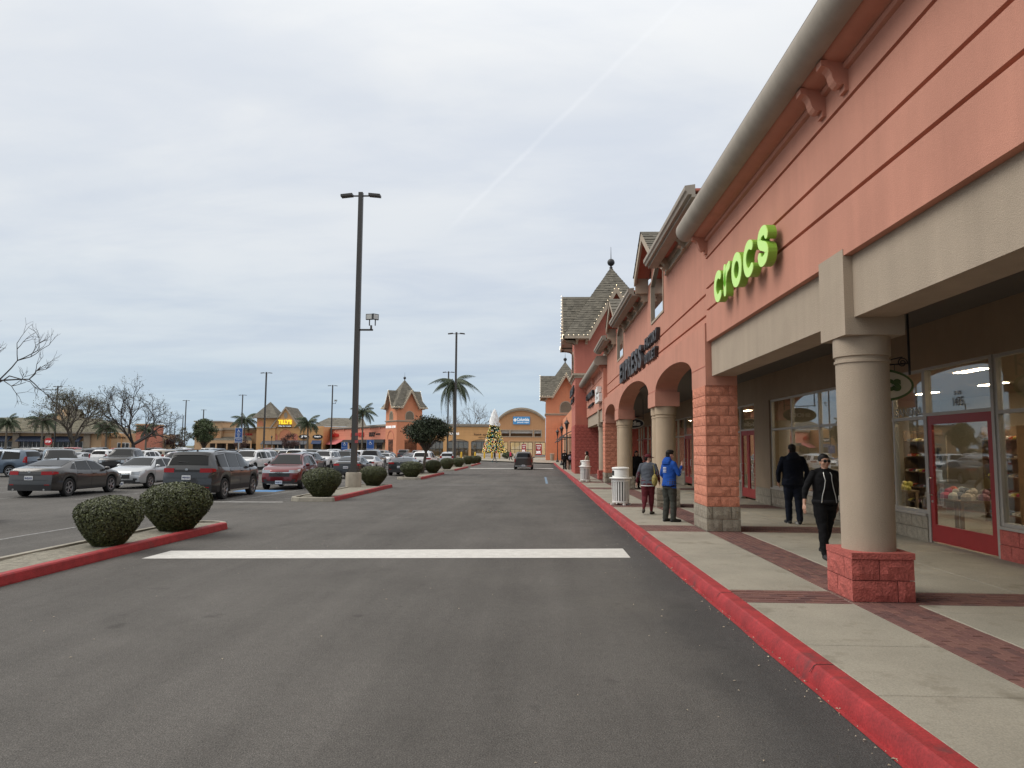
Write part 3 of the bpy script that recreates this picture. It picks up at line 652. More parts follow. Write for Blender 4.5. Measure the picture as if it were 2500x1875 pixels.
# eave cornice with frieze and brackets
GB = [(15.0, 21.15), (24.95, 31.8), (35.6, 40.9)]
for i, (y0, y1) in enumerate(GB):
    mb = MB(); mb.yprof([(3.16, 7.34), (3.14, 7.40), (3.10, 7.43), (3.10, 7.53), (3.32, 7.56), (3.32, 7.34)], y0, y1)
    mb.yprof([(3.24, 7.28), (3.24, 7.338), (3.5, 7.338), (3.5, 7.28)], y0, y1); obj('eave_fascia', mb, M_TAUPE, T2)
    mb = MB(); mb.yprof([(3.325, 7.42), (3.325, 7.47), (3.80, 7.47), (3.80, 7.42)], y0, y1); obj('eave_soffit', mb, M_CORALD, T2)
    mb = MB(); mb.yprof([(3.70, 7.28), (3.70, 7.42), (3.80, 7.42), (3.80, 7.28)], y0, y1); mb.yprof([(3.72, 7.06), (3.72, 7.11), (3.80, 7.11), (3.80, 7.06)], y0, y1); mb.yprof([(3.76, 7.11), (3.76, 7.28), (3.80, 7.28), (3.80, 7.11)], y0, y1); obj('frieze', mb, M_BEIGET, T2)
cbx = [(3.82, 7.42), (3.40, 7.42), (3.40, 7.34), (3.45, 7.33)] + [(3.46 + .14 * math.sin(t), 7.33 - .085 * t) for t in np.linspace(.2, PI * .8, 6)] + [(3.64, 7.08), (3.66, 7.03), (3.70, 7.03), (3.70, 7.07), (3.82, 7.07)]
for y in (15.9, 18.2, 20.55, 25.1, 26.9, 28.9, 30.9, 35.5, 37.3, 39.3):
    mb = MB(); mb.yprof(cbx, y - .11, y + .11); obj('bracket', mb, M_BEIGET, T2)
def shingles(mb, bl, br, tl, tr, course=.25, tab=.33, rn=None, lift=.02):
    bl, br, tl, tr = [np.array(p, float) for p in (bl, br, tl, tr)]; rn = rn or random.Random(5)
    if mb.tone is None: mb.tone = []
    up = ((tl + tr) - (bl + br)) / 2; n = max(2, int(np.linalg.norm(up) / course)); nr = np.cross(br - bl, tl - bl)
    if np.linalg.norm(nr) < 1e-6: nr = np.cross(br - bl, tr - bl)
    nr = nr / np.linalg.norm(nr); nr = nr if nr[2] > 0 else -nr
    for i in range(n):
        t0, t1 = i / n, (i + 1) / n
        a, b, c, d = bl + (tl - bl) * t0, br + (tr - br) * t0, br + (tr - br) * t1, bl + (tl - bl) * t1
        w = np.linalg.norm(b - a); k = max(1, int(w / tab + .5)); cuts = [0] + sorted(min(.98, max(.02, (j + rn.uniform(-.28, .28)) / k)) for j in range(1, k)) + [1]
        for u, v in zip(cuts, cuts[1:]):
            p0, p1, p2, p3 = a + (b - a) * u, a + (b - a) * v, d + (c - d) * v, d + (c - d) * u
            l0 = nr * (lift * rn.choice((1, 1, 1.9))); dn = (a - d) / max(1e-6, np.linalg.norm(a - d)) * rn.uniform(0, .03)
            tn = rn.choice((.78, .9, 1, 1, 1.1)) * rn.uniform(.93, 1.07)
            mb.add([p0 + l0 + dn, p1 + l0 + dn, p2, p3, p0 + dn - nr * .002, p1 + dn - nr * .002], [(0, 1, 2, 3), (4, 5, 1, 0)]); mb.tone += [tn, tn * .75]
for c in (23.05, 33.7):
    XG, hw, za, zl = 3.28, 1.88, 9.0, 7.88
    mb = MB()
    for s in (-1, 1): shingles(mb, (XG, c + s * hw, zl), (6.2, c + s * hw, zl), (XG, c, za), (6.2, c, za), .2, .3)
    obj('gable_shingles', mb, M_SHING, T2, kind='stuff')
    for s in (-1, 1):
        mb = MB(); mb.extr([(XG + .03, c + s * hw, zl - .02), (XG + .03, c, za - .02), (XG + .03, c, za - .30), (XG + .03, c + s * (hw - .02), zl - .29)], (.07, 0, 0)); obj('barge_board', mb, M_BEIGET, T2)
        mb = MB(); mb.quad((XG + .1, c + s * hw, zl - .05), (XG + .1, c, za - .05), (3.84, c, za - .05), (3.84, c + s * hw, zl - .05)); obj('gable_soffit', mb, M_CORALD, T2)
        mb = MB(); mb.box((XG + .08, c + s * (hw - .07), 7.33), (3.81, c + s * (hw + .04), 7.86)); obj('gable_return', mb, M_BEIGET, T2)
mb = MB(); mb.quad((4.32, 15.2, 7.62), (4.32, 41, 7.62), (7.6, 41, 8.2), (7.6, 15.2, 8.2)); obj('low_roof', mb, M_SHINGT, T2)
# paired columns, abaci and block piers
for c, lab in ((23.1, 0), (33.62, 1)):
    zb = gz(c) + .15
    ab = MB(); ab.box((3.60, c - .74, 3.22), (4.36, c + .74, 3.66)); obj('abacus', ab, M_CORAL, T2)
    for dy in (-.39, .39):
        mb = MB(); mb.lathe([(.31, zb + .5), (.305, 2.86), (.32, 2.87), (.32, 2.91), (.305, 2.92), (.305, 2.96), (.335, 2.97), (.335, 3.225)], (3.975, c + dy, 0), 32); obj('column_shaft', mb, M_BUFF, T2, smooth=35)
    b = MB(); b.box((3.66, c - .70, zb - .1), (4.30, c + .70, zb + .56)); bo = obj('column_base', b, M_BLOCKG, T2)
    block_wall(bo, (4.34, c - .715, 0), PI, .72, zb, 3, .2, .4, M_BLOCKG); block_wall(bo, (3.665, c - .74, 0), PI / 2, 1.48, zb, 3, .2, .4, M_BLOCKG, 1)
for y0, y1 in ((15.66, 16.96), (39.52, 40.95)):
    zb = gz(y0) + .15
    mb = MB(); mb.box((3.64, y0 + .045, zb - .1), (4.28, y1 - .04, 3.29)); po = obj('block_pier', mb, M_BLOCKC, T2)
    ng = 2; h = (3.285 - zb) / 14.4
    for (p, ang, ln, st) in (((4.31, y0 + .05, 0), PI, .71, 0), ((3.65, y0, 0), PI / 2, y1 - y0, 1)):
        q = (p[0] + (.015 if ang == PI else -.012), p[1] - (.012 if ang == PI else 0), 0)
        block_wall(po, q, ang, ln + (.02 if ang == PI else 0), zb, 2, h * 1.2, .4, M_BLOCKG, st)
        block_wall(po, p, ang, ln, zb + 2.4 * h, 12, h, .4, M_BLOCKC, st)

# ------------------------------------------------------------------ ceiling and shop fronts
TS = thing('shopfront', 'long shaded shop front of windows and red doors behind the arcade columns', 'shop front', (XW, 20, .1))
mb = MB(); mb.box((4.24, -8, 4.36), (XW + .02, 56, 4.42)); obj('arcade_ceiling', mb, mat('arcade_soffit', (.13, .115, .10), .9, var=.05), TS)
for y, x in ((9.99, 6.0), (19.5, 6.0), (27, 6.0)):
    mb = MB(); mb.lathe([(.14, 4.352), (.14, 4.362)], (x, y, 0), 16); obj('ceiling_light', mb, mat('unlit_lens', (.6, .58, .52), .5, var=0), TS)
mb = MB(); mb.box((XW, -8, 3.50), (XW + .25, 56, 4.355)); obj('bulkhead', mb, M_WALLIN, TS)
ZS, ZTR, ZH = .68, 2.54, 3.50
def win_run(y0, y1, mull, sillmat, base=True, panes=True):
    fr = MB(); e = .035; x0, x1 = XW + .05, XW + .15; zb = gz(y0) + .145
    for y in [y0 + e] + mull + [y1 - e]: fr.box((x0, y - e, ZS), (x1, y + e, ZH))
    ys = [y0] + mull + [y1]
    for z in (ZS + .03, ZTR, ZH - .03):
        for p, q in zip(ys, ys[1:]): fr.box((x0 + .004, p + e, z - .03), (x1 - .004, q - e, z + .03))
    f = obj('window_frame', fr, M_ALU, TS)
    if panes:
        for p, q in zip(ys, ys[1:]):
            for a, b in ((ZS + .06, ZTR - .03), (ZTR + .03, ZH - .06)):
                mb = MB(); mb.box((XW + .09, p + e, a), (XW + .098, q - e, b)); obj('pane', mb, M_GLASS, f)
    mb = MB(); mb.box((XW - .02, y0, ZS - .045), (XW + .18, y1, ZS)); obj('sill', mb, M_ALU, f)
    mb = MB(); mb.box((XW + .05, y0, zb - .1), (XW + .2, y1, ZS - .046)); s = obj('stall_riser', mb, sillmat, TS)
    ln = y1 - y0
    if y1 > 8: block_wall(s, (XW + .05, y0, 0), PI / 2, ln, zb, 2, (ZS - .046 - zb) / 2, .4, sillmat)
def door_leaf(y0, y1, hinge_high, pull_low=True, zb=.16, zt=2.56, group=None):
    """one red framed glass door in the plane of the shop front"""
    d = MB(); w = .13; x0, x1 = XW + .045, XW + .095
    d.box((x0, y0, zb + .02), (x1, y0 + w, zt)); d.box((x0, y1 - w, zb + .02), (x1, y1, zt)); d.box((x0, y0 + w, zt - .16), (x1, y1 - w, zt)); d.box((x0, y0 + w, zb + .02), (x1, y1 - w, zb + .34))
    o = obj('door', d, M_DOORR, TS)
    mb = MB(); mb.box((XW + .065, y0 + w, zb + .34), (XW + .073, y1 - w, zt - .16)); obj('door_glass', mb, M_GLASS, o)
    py = y1 - .075 if hinge_high is False else y0 + .075
    s = 1
    mb = MB(); mb.tube([(x0, py, 1.05), (x0 - .065, py, 1.06), (x0 - .075, py, 1.1), (x0 - .075, py, 1.33), (x0 - .065, py, 1.37), (x0, py, 1.38)], .013, 8); obj('door_handle', mb, M_STEEL, o)
    mb = MB(); mb.tube([(x0 - .015, py, .93), (x0 + .01, py, .93)], .025, 12); obj('lock', mb, M_STEEL, o)
    return o
def door_frame(y0, y1, mids=()):
    fr = MB(); e = .04
    for y in (y0 - e, y1 + e): fr.box((XW + .03, y - e, .12), (XW + .15, y + e, ZH))
    fr.box((XW + .03, y0, 2.56), (XW + .15, y1, 2.62)); fr.box((XW + .03, y0, ZH - .05), (XW + .15, y1, ZH))
    f = obj('door_frame', fr, M_ALU, TS); mb = MB(); mb.box((XW + .09, y0, 2.62), (XW + .098, y1, ZH - .05)); obj('transom_pane', mb, M_GLASS, f); return f
def wall_seg(y0, y1, material=M_WALLIN, low=True):
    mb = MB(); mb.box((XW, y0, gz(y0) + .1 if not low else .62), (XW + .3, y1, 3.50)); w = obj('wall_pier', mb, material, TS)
    if low:
        mb = MB(); mb.box((XW + .03, y0, gz(y0) + .1), (XW + .3, y1, .62)); s = obj('wall_base', mb, M_BLOCKG, TS); block_wall(s, (XW + .03, y0, 0), PI / 2, y1 - y0, gz(y0) + .145, 2, (.62 - gz(y0) - .145) / 2, .4, M_BLOCKG)
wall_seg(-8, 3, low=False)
win_run(3.0, 12.08, [5.2, 7.4, 9.7], M_BLOCKR); door_frame(12.16, 14.16); door_leaf(12.17, 14.15, False)
win_run(14.24, 23.55, [15.5, 16.9, 18.1, 19.55, 21.65], M_BLOCKG)
wall_seg(23.58, 25.2); door_frame(25.3, 27.0); door_leaf(25.31, 26.14, True, False); door_leaf(26.16, 26.99, False)
win_run(27.1, 33.0, [28.6, 30.0, 31.5], M_BLOCKG); wall_seg(33.02, 35.5); door_frame(35.6, 37.4); door_leaf(35.61, 36.49, True); door_leaf(36.51, 37.39, False)
win_run(37.5, 43.9, [39.3, 41.2], M_BLOCKG); wall_seg(43.92, 45.8); win_run(45.82, 50.2, [47.2, 48.7], M_BLOCKG); door_frame(50.3, 52.2); door_leaf(50.31, 51.24, True); door_leaf(51.26, 52.19, False)
win_run(52.3, 55.9, [53.5, 54.7], M_BLOCKG)
# street number on the door transom
M_NUM = mat('number_vinyl', (.10, .10, .095), .6, var=0)
sg = thing('door_number', 'grey suite number and street number on the glass above the single red door', 'sign', (XW + .08, 13.15, 2.8))
fit_text('1435', (XW + .082, 13.33, 2.71), (0, -1, 0), (0, 0, 1), .32, .16, .004, M_NUM, sg, .0)
fit_text('D-125', (XW + .082, 13.28, 2.91), (0, -1, 0), (0, 0, 1), .21, .07, .004, M_NUM, sg, .0)

# ------------------------------------------------------------------ shop interiors seen through the glass
M_IN = mat('interior_wall', (.46, .40, .31), .9, var=.05); M_INF = mat('interior_floor', (.24, .22, .19), .5, var=.08); M_WOODS = mat('shelf_wood', (.22, .15, .09), .6, var=.15, vscale=6)
TI = thing('shop_interior', 'warm lit shop interior behind the glass of the nearest store', 'shop interior', (10.5, 16, .15))
mb = MB(); mb.box((XW + .3, -7.9, .10), (13.4, 55.9, .15)); obj('interior_floor', mb, M_INF, TI)
mb = MB(); mb.box((13.4, -7.9, .1), (13.5, 55.9, 3.6)); mb.box((XW + .31, -8.0, .1), (13.4, -7.9, 3.6)); mb.box((XW + .31, 24.4, .15), (13.4, 24.5, 3.55)); mb.box((XW + .31, 34.2, .15), (13.4, 34.3, 3.55)); mb.box((XW + .31, 44.8, .15), (13.4, 44.9, 3.55)); obj('interior_wall', mb, M_IN, TI)
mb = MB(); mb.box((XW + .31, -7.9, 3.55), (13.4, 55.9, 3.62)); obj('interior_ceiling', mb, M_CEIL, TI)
for y in (9, 12, 15, 18, 21, 28, 31, 38, 42, 48, 53):
    for x in (8.9, 11.2):
        mb = MB(); mb.box((x - .1, y - .45, 3.535), (x + .1, y + .45, 3.547)); obj('ceiling_lamp', mb, M_LAMPW, TI)
pal = [mat('goods_%d' % i, c, .7, var=.2, vscale=20) for i, c in enumerate(((.55, .10, .04), (.42, .04, .09), (.5, .44, .36), (.12, .13, .15), (.30, .16, .20), (.55, .50, .12), (.20, .25, .32), (.62, .60, .55), (.10, .07, .05)))]
rnd = random.Random(21)
def shoe(mb, x, y, z, a, mi, s=1.0):
    c_, s_ = math.cos(a), math.sin(a); sec = [(-.13, .045, .05), (-.08, .05, .075), (0, .045, .075), (.06, .055, .06), (.12, .05, .045), (.15, .02, .03)]; vs = []
    for (l, w, h) in sec:
        for (dw, dh) in ((-w, 0), (w, 0), (w * .8, h), (-w * .8, h)): vs.append((x + s * (l * c_ - dw * s_), y + s * (l * s_ + dw * c_), z + s * dh))
    fs = [(i * 4 + j, i * 4 + (j + 1) % 4, i * 4 + 4 + (j + 1) % 4, i * 4 + 4 + j) for i in range(5) for j in range(4)] + [(3, 2, 1, 0), (20, 21, 22, 23)]
    mb.add(vs, fs, mi)
def shelf_unit(x, y, lab, w=1.3, n=5):
    t = thing('display_shelf', lab, 'shelf', (x, y, .15), group='shoe shelves inside the store')
    mb = MB()
    for k in range(n): mb.box((x - .2, y - w / 2, .35 + k * .45), (x + .2, y + w / 2, .375 + k * .45))
    mb.box((x + .2, y - w / 2, .15), (x + .24, y + w / 2, 2.5)); mb.box((x - .2, y - w / 2 - .03, .15), (x + .24, y - w / 2, 2.5)); mb.box((x - .2, y + w / 2, .15), (x + .24, y + w / 2 + .03, 2.5)); obj('shelving', mb, M_WOODS, t)
    g = MB()
    for k in range(n):
        yy = y - w / 2 + .12
        while yy < y + w / 2 - .08: shoe(g, x - .04, yy, .38 + k * .45, PI + rnd.uniform(-.2, .2), rnd.randrange(len(pal)), 1.1); yy += rnd.uniform(.14, .2)
    obj('shoes', g, pal, t, kind='stuff')
def table(x, y, lab, w=1.5, piles=14):
    t = thing('display_table', lab, 'table', (x, y, .15), group='display tables inside the store'); mb = MB(); mb.box((x - .4, y - w / 2, .86), (x + .4, y + w / 2, .91))
    obj('table_top', mb, M_WOODS, t)
    for sx in (-1, 1):
        for sy in (-1, 1): mb = MB(); mb.box((x + sx * .34 - .03, y + sy * (w / 2 - .06) - .03, .15), (x + sx * .34 + .03, y + sy * (w / 2 - .06) + .03, .86)); obj('leg', mb, M_WOODS, t)
    g = MB()
    for i in range(piles):
        px, py = x + rnd.uniform(-.3, .3), y + rnd.uniform(-w / 2 + .12, w / 2 - .12); mi = rnd.randrange(len(pal)); g.ball((px, py, .95), rnd.uniform(.08, .13), 8, 5, (1, 1.1, .9), mi); g.ball((px + .07, py + .05, 1.06), rnd.uniform(.06, .09), 8, 5, (1, 1, .9), mi)
    obj('merchandise', g, pal, t, kind='stuff')
for i, (y, nm) in enumerate(((13.4, 'shelf of clogs seen through the single red door'), (16.2, 'shelf of clogs beside the near column, behind glass'), (17.9, 'middle shelf of shoes behind the long window'), (19.8, 'shelf of shoes behind the standing dark figure'), (21.8, 'last shelf of shoes before the stucco pier'))):
    shelf_unit(12.6 if i % 2 else 11.4, y, nm)
for x, y, nm in ((8.7, 15.3, 'table heaped with red and orange goods just behind the near column window'), (9.2, 12.3, 'table of pale goods behind the red door glass'), (9.0, 18.9, 'table of folded goods behind the second window'), (8.8, 21.3, 'table of pale goods at the far end window'), (9.3, 10.4, 'table behind the rightmost window')):
    table(x, y, nm)
for x, y, z0, z1, w, lab in ((8.0, 14.75, 1.25, 2.2, .7, 'tall poster reading 25 in the window left of the red door'), (13.37, 11.5, 1.5, 2.4, .7, 'framed white picture on the back wall behind the rightmost window'), (13.37, 15.4, 1.5, 2.4, .6, 'framed picture on the back wall seen past the red door')):
    t = thing('poster', lab, 'poster', (x, y, z0)); mb = MB(); mb.box((x - .01, y - w / 2, z0), (x + .01, y + w / 2, z1)); obj('sheet', mb, mat('poster_cream', (.55, .49, .38), .7, var=.05), t)
    if x < 9: fit_text('25', (x - .014, y + .24, z0 + .3), (0, -1, 0), (0, 0, 1), .46, .42, .004, M_NUM, t, .03)
    else: mb = MB(); mb.box((x - .016, y - w * .3, z0 + .25), (x - .012, y + w * .3, z1 - .12)); obj('picture', mb, pal[3], t)
fit = thing('window_lettering', 'pale letters on the transom glass left of the red door', 'sign', (XW + .08, 14.9, 2.6))
fit_text('SANDALS', (XW + .082, 15.46, 2.60), (0, -1, 0), (0, 0, 1), 1.2, .16, .004, mat('vinyl_pale', (.30, .30, .29), .6, var=0), fit, .01)
# ------------------------------------------------------------------ big shop lettering on the near fronts
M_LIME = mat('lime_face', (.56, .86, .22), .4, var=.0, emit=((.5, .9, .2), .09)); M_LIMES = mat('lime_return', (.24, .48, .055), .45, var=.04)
sg = thing('shop_sign', 'thick rounded lime green shop name letters on the nearest salmon wall', 'sign', (3.6, 12.4, 5.0))
def lime_letter(ch, y):
    D = .13; O = (3.56, y, 4.71); ux, uz = (0, -1, 0), (0, 0, 1); r, t, hh = .20, .152, .61; cx, cz = .325, hh / 2; ry = hh / 2 - t / 2; rx = .238
    P = lambda a0, a1, n=22, ox=0, oz=0, rr=rx, rz=ry: [(cx + ox + rr * math.cos(R(a0 + (a1 - a0) * i / n)), cz + oz + rz * math.sin(R(a0 + (a1 - a0) * i / n))) for i in range(n + 1)]
    path = {'c': [P(52, 308)], 'o': [P(0, 360)], 'r': [[(.10, t / 2), (.10, hh - t / 2)], [(.10, .26), (.15, .38), (.25, .47), (.40, .515)]],
            's': [[(cx + .175, hh - .165), (cx + .12, hh - t / 2 - .004), (cx + .0, hh - t / 2 + .012), (cx - .12, hh - t / 2 - .01), (cx - .19, hh - .175), (cx - .13, hh * .575), (cx + .0, hh * .5), (cx + .13, hh * .425), (cx + .19, .175), (cx + .12, t / 2 + .01), (cx + .0, t / 2 - .012), (cx - .12, t / 2 + .004), (cx - .175, .165)]]}[ch]
    if ch == 's':
        p = np.array(path[0]); tt = np.linspace(0, len(p) - 1, 41); k = [np.interp(tt, range(len(p)), p[:, q]) for q in (0, 1)]
        for _ in range(2):
            for q in (0, 1): k[q][1:-1] = (k[q][:-2] + 2 * k[q][1:-1] + k[q][2:]) / 4
        path = [list(zip(k[0], k[1]))]
    base = MB(); face = MB()
    for pth in path:
        stroke(base, pth, t, O, ux, uz, D); stroke(face, pth, t, (O[0] - D - .001, O[1], O[2]), ux, uz, .012)
    b = obj('letter', base, M_LIMES, sg); obj('letter_face', face, M_LIME, b)
for ch, y in zip('crocs', (13.95, 13.23, 12.67, 11.93, 11.20)): lime_letter(ch, y)
sg = thing('shop_sign', 'tall condensed charcoal shop name with two small stacked words on the arched front', 'sign', (3.7, 28, 5.2))
M_CHAR = mat('charcoal_letters', (.045, .042, .045), .5, var=.05)
yy = 32.5
for ch in 'EXPRESS': fit_text(ch, (3.79, yy, 4.82), (0, -1, 0), (0, 0, 1), .84, .84, .16, M_CHAR, sg, .035, 'letter'); yy -= 1.02
yy = 25.0
for ch in 'FACTORY': fit_text(ch, (3.79, yy, 5.34), (0, -1, 0), (0, 0, 1), .31, .38, .12, M_CHAR, sg, .03, 'letter'); yy -= .38
yy = 25.05
for ch in 'OUTLET': fit_text(ch, (3.79, yy, 4.83), (0, -1, 0), (0, 0, 1), .31, .34, .12, M_CHAR, sg, .03, 'letter'); yy -= .40
sg = thing('shop_sign', 'black two-line shop name letters on the third salmon front', 'sign', (3.6, 50, 5.4))
yy = 53.9
for ch in 'GYMBOR': fit_text(ch, (3.63, yy, 5.38), (0, -1, 0), (0, 0, 1), .95, .42, .16, M_BLACKL, sg, .05, 'letter'); yy -= 1.16
yy = 52.4
for ch in 'OUTLET': fit_text(ch, (3.63, yy, 4.76), (0, -1, 0), (0, 0, 1), .6, .19, .1, M_BLACKL, sg, .04, 'letter'); yy -= .82
sg = thing('shop_sign', 'white block logo sign like a letter G on the third salmon front', 'sign', (3.5, 42.4, 5))
mb = MB(); Y = lambda v: 43.9 - v
for a in ((0, .0, 2.9, .17), (0, .17, .7, .62), (0, .62, 1.7, .87), (1.4, .30, 2.9, .47), (2.2, .17, 2.9, .31), (.9, .36, 1.4, .47), (.9, .87, 1.7, .95)): mb.box((3.40, Y(a[0]), 4.60 + a[1]), (3.64, Y(a[2]), 4.60 + a[3]))
obj('logo_block', mb, M_WHITEP, sg)
sg = thing('shop_sign', 'small black letters high on the street side of the nearest corner tower', 'sign', (2.7, 59, 6.4))
for i, ch in enumerate('JCREW'): fit_text(ch, (2.72, 62.6 - i * 1.35, 6.2), (0, -1, 0), (0, 0, 1), 1.1, .62, .1, M_BLACKL, sg, .05, 'letter')
for i, ch in enumerate('FACT'): fit_text(ch, (2.72, 60.4 - i * 1.15, 5.5), (0, -1, 0), (0, 0, 1), .9, .42, .1, M_BLACKL, sg, .05, 'letter')

# ------------------------------------------------------------------ hanging oval blade signs under the arcade ceiling
def oval_sign(cx, y, cz, hw, hh, face, border, text, tcol, lab, tw, th, scroll=True):
    t = thing('hanging_sign', lab, 'sign', (cx, y, cz), group='oval signs hanging across the arcade')
    def ell(a, b, d0, d1, material, nm):
        mb = MB(); mb.extr([(cx + a * math.cos(2 * PI * i / 36), y + d0, cz + b * math.sin(2 * PI * i / 36)) for i in range(36)], (0, d1 - d0, 0)); obj(nm, mb, material, t)
    ell(hw, hh, -.03, .03, border, 'rim'); ell(hw - .045, hh - .045, -.036, .036, face, 'board')
    fit_text(text, (cx - tw / 2, y - .042, cz - th / 2), (1, 0, 0), (0, 0, 1), tw, th, .006, tcol, t, .05)
    mb = MB(); zt = 4.36; xe = cx + hw * .92
    mb.box((xe - .015, y - .015, cz + hh * .62), (xe + .015, y + .015, zt)); mb.box((cx - hw * .92 - .015, y - .015, cz + hh + .05), (cx - hw * .92 + .015, y + .015, zt))
    mb.tube([(cx - hw, y, cz + hh + .08), (cx, y, cz + hh + .05), (xe, y, cz + hh + .10)], .014, 6)
    for s in (-.5, .5): mb.tube([(cx + s * hw, y, cz + hh * .84), (cx + s * hw, y, cz + hh + .07)], .008, 5)
    if scroll: mb.tube([(xe - .12 + .09 * (1 - q / 26) * math.cos(q * .55), y, cz + hh + .11 + .09 * (1 - q / 26) * math.sin(q * .55)) for q in range(20)] , .011, 6)
    if scroll: mb.tube([(xe - .5, y, cz + hh + .05), (xe - .3, y, cz + hh + .17), (xe - .12, y, cz + hh + .21)], .011, 6)
    obj('bracket', mb, M_DARK, t)
M_CREAM = mat('sign_cream', (.50, .47, .40), .6, var=.03); M_GREEN = mat('sign_green', (.035, .085, .02), .5, var=.05); M_NAVY = mat('sign_navy', (.012, .013, .02), .4, var=.03)
oval_sign(6.06, 13.0, 3.06, .63, .30, M_CREAM, M_GREEN, 'crocs', M_GREEN, 'cream oval hanging sign with dark green rim half hidden behind the near column', .80, .22)
oval_sign(4.62, 36.0, 3.15, .62, .27, M_NAVY, M_CREAM, 'kids', M_CREAM, 'dark oval hanging sign between the two pairs of buff columns', .86, .24, False)
oval_sign(6.2, 24.9, 3.08, .56, .25, M_NAVY, M_GREEN, 'SHOES', M_CREAM, 'dark oval hanging sign beside the stucco pier of the shop front', .7, .14, False)

